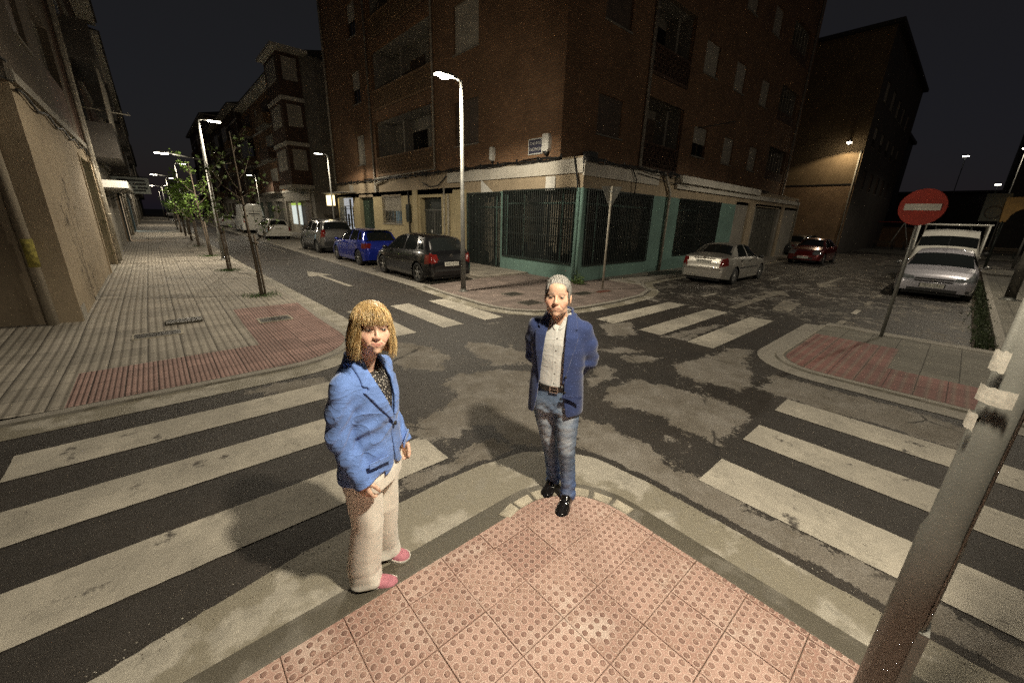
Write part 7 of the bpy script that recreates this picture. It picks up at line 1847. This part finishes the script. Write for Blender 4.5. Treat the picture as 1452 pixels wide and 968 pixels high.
    def bf(P):
        d, q = torso(T, [(.96, 0, .015, .162, .123, .115), (1.03, 0, .015, .158, .123, .108)], P, 2.2); z = q[..., 2]; return zclip(np.maximum(d, -d - .02), z, .972, 1.012)
    S.op(bf, S.lo, (.14, .16, 1.03), 0, mg=0); bo, V, F = clothpart('belt', S, M('black_leather', (.012, .011, .010), .35, var=.2, coat=.2), par, 1)
    q = MB(); c = T.w(.01, -.112, .992)
    for (dx, dz, ax_, az_) in ((-.026, 0, .003, .023), (.026, 0, .003, .023), (0, .021, .028, .003), (0, -.021, .028, .003), (.008, 0, .022, .002)): q.obox(c + T.R @ np.array([dx, 0, dz]), T.R @ np.array([ax_, 0, 0]), T.R @ np.array([0, .003, 0]), (0, 0, az_))
    bb = obj('buckle', q, CHROME, None); bb.parent = bo
    # --- jacket
    JK = m_cloth('navy_blue_wool', (.018, .036, .125), var=.14, crease=.004, vs=14)
    st_j = [(.74, 0, .018, .198, .150, .150), (.85, 0, .018, .196, .146, .146), (.98, 0, .018, .187, .140, .134), (1.10, 0, .018, .180, .134, .128), (1.25, 0, .018, .188, .132, .132), (1.36, 0, .020, .186, .118, .125), (1.42, 0, .022, .168, .096, .108), (1.46, 0, .024, .124, .080, .090), (1.50, 0, .026, .082, .068, .076), (1.54, 0, .03, .074, .06, .07)]
    S = SDF((-.40, -.22, .72), (.29, .32, 1.56), .0044)
    def jo(P):
        d, q = torso(T, st_j, P, 2.25); return d
    S.op(jo, T.w(-.27, -.2, .74) - .05, T.w(.27, .24, 1.52) + .05, 0)
    for k in (1, -1):
        S.chain([sh[k] + T.R @ np.array([k * .012, 0, -.012]), (sh[k] + elbow[k]) / 2 + T.R @ np.array([k * .012, 0, 0]), elbow[k], (elbow[k] + wrist[k]) / 2, wrist[k]], [.057, .057, .053, .049, .045], .035)
    Pa = S.all(); qa = T.l(Pa); x, y, z = qa[..., 0], qa[..., 1], qa[..., 2]
    S.D += fold(Pa, 3, .0032, 9, 16).astype(np.float32)
    el = np.exp(-(np.minimum(np.linalg.norm(Pa - elbow[1], axis=-1), np.linalg.norm(Pa - elbow[-1], axis=-1)) / .10) ** 2); S.D += (.006 * el * np.sin(70 * z + 25 * y)).astype(np.float32)
    core = torso(T, st_j, Pa, 2.25)[0] + .013
    hem = .795 + .02 * np.sin(3 * x) - .035 * np.clip(y / .1, 0, 1)
    halfw = np.interp(z, [.76, .82, .90, 1.0, 1.10, 1.22, 1.34, 1.42, 1.50], [.135, .112, .098, .090, .084, .078, .074, .066, .075])
    xo = x - np.interp(z, [.8, 1.1, 1.45], [-.012, -.012, 0])
    cutf = np.maximum(np.abs(xo) - halfw, y - .0)          # front opening (negative inside)
    shell = np.maximum(S.D, -core)                        # hollow torso
    D = np.maximum(shell, -cutf); D = np.maximum(D, hem - z); neck = np.sqrt(x ** 2 + (y - .025) ** 2) - (.070 + .0 * z); D = np.maximum(D, np.where(z > 1.40, -neck, -9)); D = np.maximum(D, z - 1.525 + .18 * np.clip(-y, 0, 1) + .0)
    S.D = D.astype(np.float32); jk, V, F = clothpart('jacket', S, JK, par, 1)
    # lapels: raised layer beside the opening
    for k in (1, -1):
        S = SDF((-.34, -.21, 1.02), (.20, .12, 1.53), .0034); Pb = S.all(); d, qb = torso(T, st_j, Pb, 2.25); x, y, z = qb[..., 0], qb[..., 1], qb[..., 2]
        d = d + fold(Pb, 3, .0032, 9, 16); xo = (x - np.interp(z, [.8, 1.1, 1.45], [-.012, -.012, 0])) * k
        hw = np.interp(z, [1.10, 1.22, 1.34, 1.42, 1.50], [.084, .078, .074, .066, .062]); wd = np.interp(z, [1.04, 1.12, 1.30, 1.385, 1.39, 1.405, 1.41, 1.50], [.0, .018, .060, .076, .052, .050, .066, .040])
        lap = np.maximum(np.maximum((hw - .006) - xo, xo - hw - wd), np.maximum(np.abs(d - .0045) - .0048, y - .03)); lap = np.maximum(lap, np.maximum(1.045 - z, z - 1.500 + .12 * np.clip(-y, 0, 1)))
        S.D = lap.astype(np.float32); lo_, V, F = clothpart('lapel', S, JK, jk, 1)
    q = MB(); c = T.w(.115, -.128, .985); q.obox(T.w(.135, -.127, .965), T.R @ np.array([.062, .012, 0]), T.R @ np.array([-.001, .004, 0]), (0, 0, .010)); ob = obj('pocket_flap', q, JK, None); ob.parent = jk
    q = MB(); 
    for z_ in (1.10, .99): p = T.w(.086, -.128, z_); q.lathe([(.0001, -.005), (.0085, -.004), (.0085, .001)], 10, 'y', tuple(p))
    ob = obj('jacket_button', q, CABLE, None); ob.parent = jk
    # --- shoes
    LEATH = M('polished_black_leather', (.010, .009, .009), .16, var=.15, coat=.7, bump=.0008, bscale=60)
    for k in (1, -1):
        zz = 0.0; h_, t_ = feet[k]
        S = SDF((min(h_[0], t_[0]) - .08, min(h_[1], t_[1]) - .06, 0), (max(h_[0], t_[0]) + .08, max(h_[1], t_[1]) + .06, .16), .0032); shoe_sdf(S, h_, t_, .053, .072); S.cap(ank[k] + (0, 0, -.03), ank[k] + (0, 0, .035), .044, .046, .03)
        dd = np.array([t_[0] - h_[0], t_[1] - h_[1], 0]); dd /= np.linalg.norm(dd); Pa = S.all(); u = (Pa - np.array([h_[0], h_[1], 0])) @ dd
        S.D += (.0018 * np.exp(-((u - .135) / .004) ** 2) - .0014 * np.exp(-((u - .155) / .007) ** 2)).astype(np.float32)
        so, V, F = clothpart('shoe', S, LEATH, par, 1); ob = obj('sole', sole_mb(h_, t_, .053, .0, .016), BLACKR, None); ob.parent = so
        ob = obj('heel_block', (lambda q: q)(sole_mb(h_, (h_[0] + (t_[0] - h_[0]) * .25, h_[1] + (t_[1] - h_[1]) * .25), .034, 0, .018, .004)), BLACKR, None); ob.parent = so
    return par

# ======================================================== the woman
def woman():
    T = Frame((.045, .0, 0), R_(50)); Fh = Frame((.088, -.066, 1.578), R_(10), R_(-7), R_(4)); hs = 1.0
    S = SDF((-.26, -.34, 0), (.36, .36, 1.75), .0036)
    head_sdf(S, Fh, 'f', hs)
    S.cap(Fh.w(0, .022, -.05), T.w(0, .015, 1.36), .045, .052, .018)
    S.cap(T.w(0, .02, 1.29), T.w(0, .02, 1.0), .066, .080, .03, flat=(tuple(T.R[:, 0]), .75)); S.cap(T.w(-.10, .02, 1.315), T.w(.10, .02, 1.315), .033, .033, .03)
    S.cap(T.w(0, .02, 1.0), T.w(0, .02, .86), .11, .12, .04, flat=(tuple(T.R[:, 0]), .75))
    sh = {1: T.w(.143, .015, 1.330), -1: T.w(-.143, .015, 1.330)}
    elbow = {1: T.w(.183, .045, 1.07), -1: T.w(-.182, .045, 1.06)}; wrist = {1: T.w(.162, -.065, .895), -1: T.w(-.170, -.055, .845)}
    for k in (1, -1): S.chain([sh[k] + np.array([0, 0, -.02]), elbow[k], wrist[k]], [.034, .030, .023], .012)
    Xv, Yv = T.R[:, 0], T.R[:, 1]
    hand(S, T, wrist[1] + np.array([0, 0, -.01]), np.array([0, 0, -1.]) - Yv * .35, -Xv, -Yv, L=.150, curl=.9)
    hand(S, T, wrist[-1] + np.array([0, 0, -.005]), np.array([0, 0, -1.0]) - Yv * .22, Xv, -Yv, L=.145, curl=.65)
    hip = {1: T.w(.085, .01, .86), -1: T.w(-.085, .01, .86)}
    feet = {-1: ((-.120, .022), (.112, -.080)), 1: ((.02, .215), (.20, .075))}
    ank = {-1: np.array([-.085, .005, .09]), 1: np.array([.05, .19, .09])}; knee = {-1: np.array([-.022, -.040, .47]), 1: np.array([.075, .10, .47])}
    for k in (1, -1):
        S.chain([hip[k], knee[k], ank[k]], [.075, .048, .034], .03); S.cap(ank[k], np.array([(feet[k][0][0] + feet[k][1][0] * 2) / 3, (feet[k][0][1] + feet[k][1][1] * 2) / 3, .04]), .03, .022, .02)
    V, F = S.mesh(); par, V = emit('person', V, F, SKIN, None, None, 1); setcol(par, skin_cols(V, Fh, hs, 'f')); eyes(par, Fh, hs, None, 'f')
    # --- hair: bob with fringe
    def hd(q):
        x, y, z = q[..., 0], q[..., 1], q[..., 2]
        r = np.sqrt((x / .090) ** 2 + ((y - .012) / .112) ** 2 + ((z - .032) / .100) ** 2); d = (r - 1) * .092
        zc = np.clip(z, -.135, .03); fl = (.03 - zc); rx = .083 + .22 * fl * (1 - fl * 4.6); ry = .104 + .12 * fl * (1 - 4.4 * fl)
        d2 = (np.sqrt((x / rx) ** 2 + ((y - .022) / ry) ** 2) - 1) * .09; d2 = np.maximum(np.maximum(d2, z - .04), -.108 - .02 * np.sin(x * 60 + y * 45) - z)
        h_ = np.clip(.5 + .5 * (d - d2) / .03, 0, 1); d = d * (1 - h_) + d2 * h_ - .03 * h_ * (1 - h_)
        opening = np.maximum(np.maximum(np.abs(x + .002) - (.063 + .10 * np.clip(-z - .02, 0, .06)), z - (.031 + .003 * np.sin(x * 230) + .2 * np.clip(np.abs(x) - .03, 0, 1))), y - .002)
        d = np.where(y < .05, smax(d, -opening, .006), d)
        return d
    S = SDF(Fh.w(0, 0, -.02) - .18, Fh.w(0, 0, -.02) + .18, .0032)
    def hf(P):
        q = Fh.l(P) / hs; x, y, z = q[..., 0], q[..., 1], q[..., 2]; d = hd(q)
        ang = np.arctan2(x, y - .01); st = np.sin(ang * 34 + z * 40 + 3 * np.sin(z * 22 + ang * 3)) * .0018 + np.sin(ang * 71 - z * 30 + 2 * np.sin(z * 35)) * .0009
        return (d + st * np.clip((.12 - z) / .06, .15, 1)) * hs
    S.op(hf, S.lo, Fh.w(0, 0, -.02) + .18, 0, mg=0)
    V, F = S.mesh(); ho, V = emit('hair', V, F, m_attr('blonde_hair', .38, .003, 240, 0, 0), par, None, 1)
    q = Fh.l(V) / hs; ang = np.arctan2(q[:, 0], q[:, 1]); n = np.sin(ang * 52 + q[:, 2] * 50 + 3 * np.sin(q[:, 2] * 40)) * .5 + .5; n2 = np.sin(ang * 19 + 1 + q[:, 2] * 20) * .5 + .5
    lo_, hi_ = np.array((.13, .07, .025)), np.array((.60, .42, .19)); f = np.clip(.15 + .85 * n * (.35 + .65 * n2), 0, 1)[:, None]; setcol(ho, lo_ * (1 - f) + hi_ * f)
    r = random.Random(8); packs = [MB(), MB(), MB()]
    for _ in range(5200):
        th = r.uniform(-PI, PI); el = r.uniform(.05, 1.54) if r.random() > .35 else r.uniform(.9, 1.55); root = np.array([.086 * math.sin(th) * math.cos(el), .012 - .108 * math.cos(th) * math.cos(el), .032 + .097 * math.sin(el)])
        front = root[1] < -.045 and abs(th) < .86
        pts = [root]; cur = root.copy(); zend = r.uniform(.020, .042) if front else (r.uniform(-.145, -.06) if r.random() > .3 else r.uniform(-.08, 0))
        
        ph = r.uniform(0, 6); nst = 8
        for i in range(1, nst + 1):
            f = i / nst; z = root[2] + (zend - root[2]) * (f ** (1.6 if el > .9 else 1.1)); thx = th + (.25 if front else 1) * (.16 * math.sin(ph + 6 * f) + .10 * math.sin(2.3 * ph + 3 * f)) * f
            if front: rad = (.092, .118)
            else:
                fl = max(0, .03 - z); rad = (.086 + .24 * fl * (1 - fl * 4.6), .108 + .14 * fl * (1 - 4.4 * fl))
            cz = math.sqrt(max(.0, 1 - min(1, max(0, z - .032) / .1) ** 2)); bul = 1 + .012 * math.sin(ph * 3) + (.15 * math.sin(ph + 5 * f) * f * f) + (.025 if not front else .01)
            pts.append(np.array([rad[0] * math.sin(thx) * cz * bul, (.012 if z > 0 else .018) - rad[1] * math.cos(thx) * cz * bul, z]))
        if not front and abs(th) < .86: continue
        rr_ = r.uniform(.0004, .0008); packs[r.randrange(3)].tube([Fh.w(*(p * hs)) for p in pts], [rr_ * (1.0 if i < nst - 1 else .4) for i in range(nst + 1)], 3, caps=False)
    for pk_, cc in zip(packs, ((.56, .39, .17), (.26, .15, .055), (.72, .56, .30))):
        o = obj('hair_strands', pk_, M('blonde_strand', cc, .35, var=.25, vscale=30), None); o.parent = ho
    # --- blouse
    BL, nt_, b_ = _new('black_white_print'); g_ = NG(nt_); p_ = g_.pos(); vo = g_.n('ShaderNodeTexVoronoi'); vo.feature = 'F1'; g_.l(p_, vo.inputs['Vector']); vo.inputs['Scale'].default_value = 95
    g_.l(g_.mix(g_.ramp(g_.math('ADD', vo.outputs['Distance'], g_.math('MULTIPLY', g_.noise(p_, 120, 3, .6), .5)), .50, .60), (.50, .47, .42), (.018, .016, .016)), b_.inputs['Base Color']); b_.inputs['Roughness'].default_value = .7
    st_b = [(1.05, 0, .01, .135, .125, .10), (1.18, 0, .012, .145, .132, .105), (1.28, 0, .015, .145, .112, .11), (1.36, 0, .018, .125, .078, .09), (1.40, 0, .02, .085, .060, .07), (1.44, 0, .02, .07, .05, .06)]
    S = SDF((-.16, -.24, 1.06), (.30, .20, 1.45), .0042)
    def bf(P):
        d, q = torso(T, st_b, P, 2.1); x, y, z = q[..., 0], q[..., 1], q[..., 2]; d = d + fold(P, 5, .002); sc_ = np.maximum(z - 1.352 - 2.6 * x ** 2 * 3, y - .03); return zclip(np.where(y < .03, smax(d, z - 1.345 - 4.0 * x ** 2, .004), d), z, 1.07, 1.385)
    S.op(bf, S.lo, (.30, .20, 1.45), 0, mg=0); clothpart('blouse', S, BL, par, 1)
    # --- trousers
    S = SDF((-.26, -.22, .04), (.26, .34, .98), .0048)
    def tf(P):
        d, q = torso(T, [(.66, 0, .01, .150, .115, .125), (.80, 0, .01, .178, .128, .142), (.90, 0, .01, .165, .122, .125), (1.0, 0, .01, .150, .115, .11)], P, 2.2); return zclip(d, q[..., 2], .72, .975)
    S.op(tf, T.w(0, 0, .7) - .26, T.w(0, 0, 1.0) + .26, 0)
    for k in (1, -1):
        kn, an, hp = knee[k], ank[k], hip[k]; fd = np.array([feet[k][1][0] - feet[k][0][0], feet[k][1][1] - feet[k][0][1], 0]); fd /= np.linalg.norm(fd)
        pts = [hp + (0, 0, -.06), (hp + kn) / 2 + (0, 0, 0), kn + fd * .005, (kn + an) / 2 + fd * .012, an + fd * .022 + (0, 0, .03), an + fd * .028 + (0, 0, -.035)]; rs = [.104, .094, .084, .086, .092, .098]
        L2 = SDF(S.lo, S.lo + S.h * (S.n - 1.5), S.h); L2.chain(pts, rs, .004, flat=(tuple(np.array([-fd[1], fd[0], 0])), 1.12)); h_ = np.clip(.5 + .5 * (S.D - L2.D) / .03, 0, 1); S.D = S.D * (1 - h_) + L2.D * h_ - .03 * h_ * (1 - h_)
    Pa = S.all(); z = Pa[..., 2]; x = Pa[..., 0]; y = Pa[..., 1]
    amp = .0012 + .0045 * np.exp(-((z - .12) / .07) ** 2) + .0030 * np.exp(-((z - .50) / .08) ** 2)
    cr1 = np.sin(52 * z - 30 * x + 2.2 * np.sin(18 * x + 8 * y + 1) + 1.5 * np.sin(12 * z)); cr2 = np.sin(40 * x + 34 * y + 9 * z + 2 * np.sin(9 * z))
    S.D += (amp * (.30 * (1 - 2 * np.abs(cr1) ** .6) * (z < .22) + .35 * cr2) + .0042 * cr2 * np.clip((.7 - z) / .3, 0, 1)).astype(np.float32)
    sm_ = np.abs((Pa - knee[-1]) @ np.array([.45, -.1, 0]) + .0 + (x - knee[-1][0]) * .55 + .012 * np.sin(8 * z)); S.D += (-.0016 * np.exp(-(sm_ / .0045) ** 2) * (y < .0) * (z < .72)).astype(np.float32)
    S.D = np.maximum(S.D, .036 + .008 * np.sin(40 * x + 30 * y) - z).astype(np.float32)
    tro, V, F = clothpart('trousers', S, m_cloth('cream_cotton', (.84, .81, .73), var=.04, crease=.003, vs=10, ridge=.03), par, 9)
    # --- shoes
    PINK = M('pink_canvas', (.52, .20, .25), .75, var=.12, vscale=30, bump=.001, bscale=300); SOLE = M('white_rubber_sole', (.62, .60, .54), .6, var=.12, vscale=20)
    for k in (1, -1):
        h_, t_ = feet[k]; S = SDF((min(h_[0], t_[0]) - .08, min(h_[1], t_[1]) - .08, 0), (max(h_[0], t_[0]) + .08, max(h_[1], t_[1]) + .08, .15), .0032); shoe_sdf(S, h_, t_, .046, .06, True); S.cap(ank[k] + (0, 0, -.03), ank[k] + (0, 0, .01), .036, .038, .02)
        so, V, F = clothpart('shoe', S, PINK, par, 1); ob = obj('sole', sole_mb(h_, t_, .047, 0, .030, .004), SOLE, None); ob.parent = so
        d = np.array([t_[0] - h_[0], t_[1] - h_[1], 0]); L_ = np.linalg.norm(d); d /= L_; sd = np.array([-d[1], d[0], 0]); q = MB()
        for j in range(4):
            u = .52 + .09 * j; c = np.array([h_[0], h_[1], 0]) + d * u * L_; hz_ = np.interp(u, [.45, .65, .82, .93], [.080, .066, .058, .05]) + .001
            q.tube([c + sd * .020 + np.array([0, 0, hz_ - .008]), c + np.array([0, 0, hz_ + .002]), c - sd * .020 + np.array([0, 0, hz_ - .008])], .003, 5)
        ob = obj('laces', q, PINK, None); ob.parent = so
    # --- linen jacket
    LIN = m_cloth('sky_blue_linen', (.13, .235, .56), var=.18, crease=.006, ridge=.55, vs=12)
    st_j = [(.66, 0, .015, .188, .152, .158), (.80, 0, .015, .190, .150, .153), (.92, 0, .012, .176, .143, .138), (1.04, 0, .010, .160, .135, .118), (1.14, 0, .010, .163, .144, .116), (1.22, 0, .012, .168, .142, .119), (1.30, 0, .015, .166, .120, .116), (1.355, 0, .018, .146, .090, .104), (1.39, 0, .020, .108, .072, .086), (1.43, 0, .024, .078, .062, .072), (1.47, 0, .028, .068, .055, .066)]
    S = SDF((-.32, -.36, .70), (.40, .36, 1.50), .0044)
    S.op(lambda P: torso(T, st_j, P, 2.2)[0], T.w(0, 0, .7) - .27, T.w(0, 0, 1.45) + .27, 0)
    for k in (1, -1):
        S.chain([sh[k] + T.R @ np.array([k * .012, 0, -.010]), (sh[k] + elbow[k]) / 2 + T.R @ np.array([k * .012, 0, 0]), elbow[k], (elbow[k] + wrist[k]) / 2, wrist[k] + (wrist[k] - elbow[k]) * .25], [.054, .056, .052, .049, .047], .03)
    Pa = S.all(); qa = T.l(Pa); x, y, z = qa[..., 0], qa[..., 1], qa[..., 2]
    S.D += fold(Pa, 4, .0036, 11, 20).astype(np.float32)
    for k in (1, -1):
        mid = (elbow[k] + wrist[k]) / 2; dl = np.linalg.norm((Pa - elbow[k]) * (1, 1, .7), axis=-1); arm_ = np.exp(-(dl / .16) ** 2); S.D += (.0050 * arm_ * np.sin(78 * z + 18 * y + 10 * np.sin(14 * x) + k)).astype(np.float32)
    S.D += (.004 * np.exp(-((z - 1.08) / .07) ** 2) * np.exp(-((y + .12) / .1) ** 2) * np.sin(46 * (z + .35 * np.abs(x)) * 1.4)).astype(np.float32)
    core = torso(T, st_j, Pa, 2.2)[0] + .013
    hem = .795 - .02 * np.clip(y / .1, -1, 1) + .045 * np.clip((.07 - np.abs(x)) / .07, 0, 1) ** 2 * (y < 0) + .008 * np.sin(9 * x)
    halfw = np.interp(z, [.74, .80, .90, 1.03, 1.090, 1.10, 1.20, 1.30, 1.37, 1.45], [.030, .016, .006, .002, .000, .002, .034, .062, .066, .072])
    cutf = np.maximum(np.abs(x - .004) - halfw, y); D = np.maximum(S.D, -core); D = np.maximum(D, -cutf); D = np.maximum(D, hem - z)
    neck = np.sqrt(x ** 2 + (y - .025) ** 2) - .066; D = np.maximum(D, np.where(z > 1.335, -neck, -9)); D = np.maximum(D, z - 1.445 + .25 * np.clip(-y, 0, 1))
    for k in (1, -1):   # sleeve ends
        dirv = (wrist[k] - elbow[k]) / np.linalg.norm(wrist[k] - elbow[k]); inn = np.linalg.norm(Pa - wrist[k], axis=-1) - .12; e_ = (Pa - wrist[k]) @ dirv - .038; D = np.maximum(D, np.where(inn < 0, np.minimum(e_, -inn * 0 + e_), -9)); 
        hol = np.maximum(np.linalg.norm((Pa - wrist[k]) - ((Pa - wrist[k]) @ dirv)[..., None] * dirv, axis=-1) - .042, -((Pa - wrist[k]) @ dirv) - .02); D = np.maximum(D, np.where(inn < 0, -hol, -9))
    S.D = D.astype(np.float32); jk, V, F = clothpart('jacket', S, LIN, par, 1)
    for k in (1, -1):
        S = SDF((-.20, -.28, 1.04), (.36, .22, 1.46), .0034); Pb = S.all(); d, qb = torso(T, st_j, Pb, 2.2); x, y, z = qb[..., 0], qb[..., 1], qb[..., 2]
        d = d + fold(Pb, 4, .0036, 11, 20); xo = (x - .004) * k; hw = np.interp(z, [1.10, 1.20, 1.30, 1.37, 1.45], [.002, .034, .062, .066, .062]); wd = np.interp(z, [1.08, 1.12, 1.22, 1.292, 1.297, 1.312, 1.318, 1.40], [.0, .022, .058, .072, .048, .046, .062, .040])
        lap = np.maximum(np.maximum((hw - .006) - xo, xo - hw - wd), np.maximum(np.abs(d - .0045) - .0050, y - .05)); lap = np.maximum(lap, np.maximum(1.085 - z, z - 1.435 + .2 * np.clip(-y, 0, 1)))
        S.D = lap.astype(np.float32); clothpart('lapel', S, LIN, jk, 1)
    q = MB(); q.lathe([(.0001, -.007), (.011, -.005), (.011, .002)], 12, 'y', (0, 0, 0)); qv = [tuple(T.w(.012, -.141, 1.075) + T.R @ np.array(v)) for v in q.v]; q.v = qv; ob = obj('jacket_button', q, CABLE, None); ob.parent = jk
    for k in (-1, 1):
        a_ = .115 * k; q = MB(); yb = -.133; q.obox(T.w(a_, yb, .925), T.R @ np.array([.060, .022 * k, .004 * k]), T.R @ np.array([-.0008 * k, .0025, 0]), (0, 0, .015)); ob = obj('pocket_flap', q, LIN, None); ob.parent = jk
    return par
def svec(o): n = np.array([-o[0], -o[1]]); n = n / np.linalg.norm(n); return (-n[1], n[0])
mo = (1.97, 1.60, .012); po = man(); place(po, mo, svec(mo))
tag(po, 'grey haired man in a dark blue jacket, pale shirt and jeans standing on the kerb, hands behind his back', 'person', 'people standing at the corner')
po['label'] = 'grey haired man in dark blue jacket, pale shirt and jeans, hands behind his back'
wo_ = (.62, 1.84, .008); pw = woman(); place(pw, wo_, svec(wo_))
tag(pw, 'blonde woman in sky blue blazer, white trousers and pink shoes standing on the gutter', 'person', 'people standing at the corner')
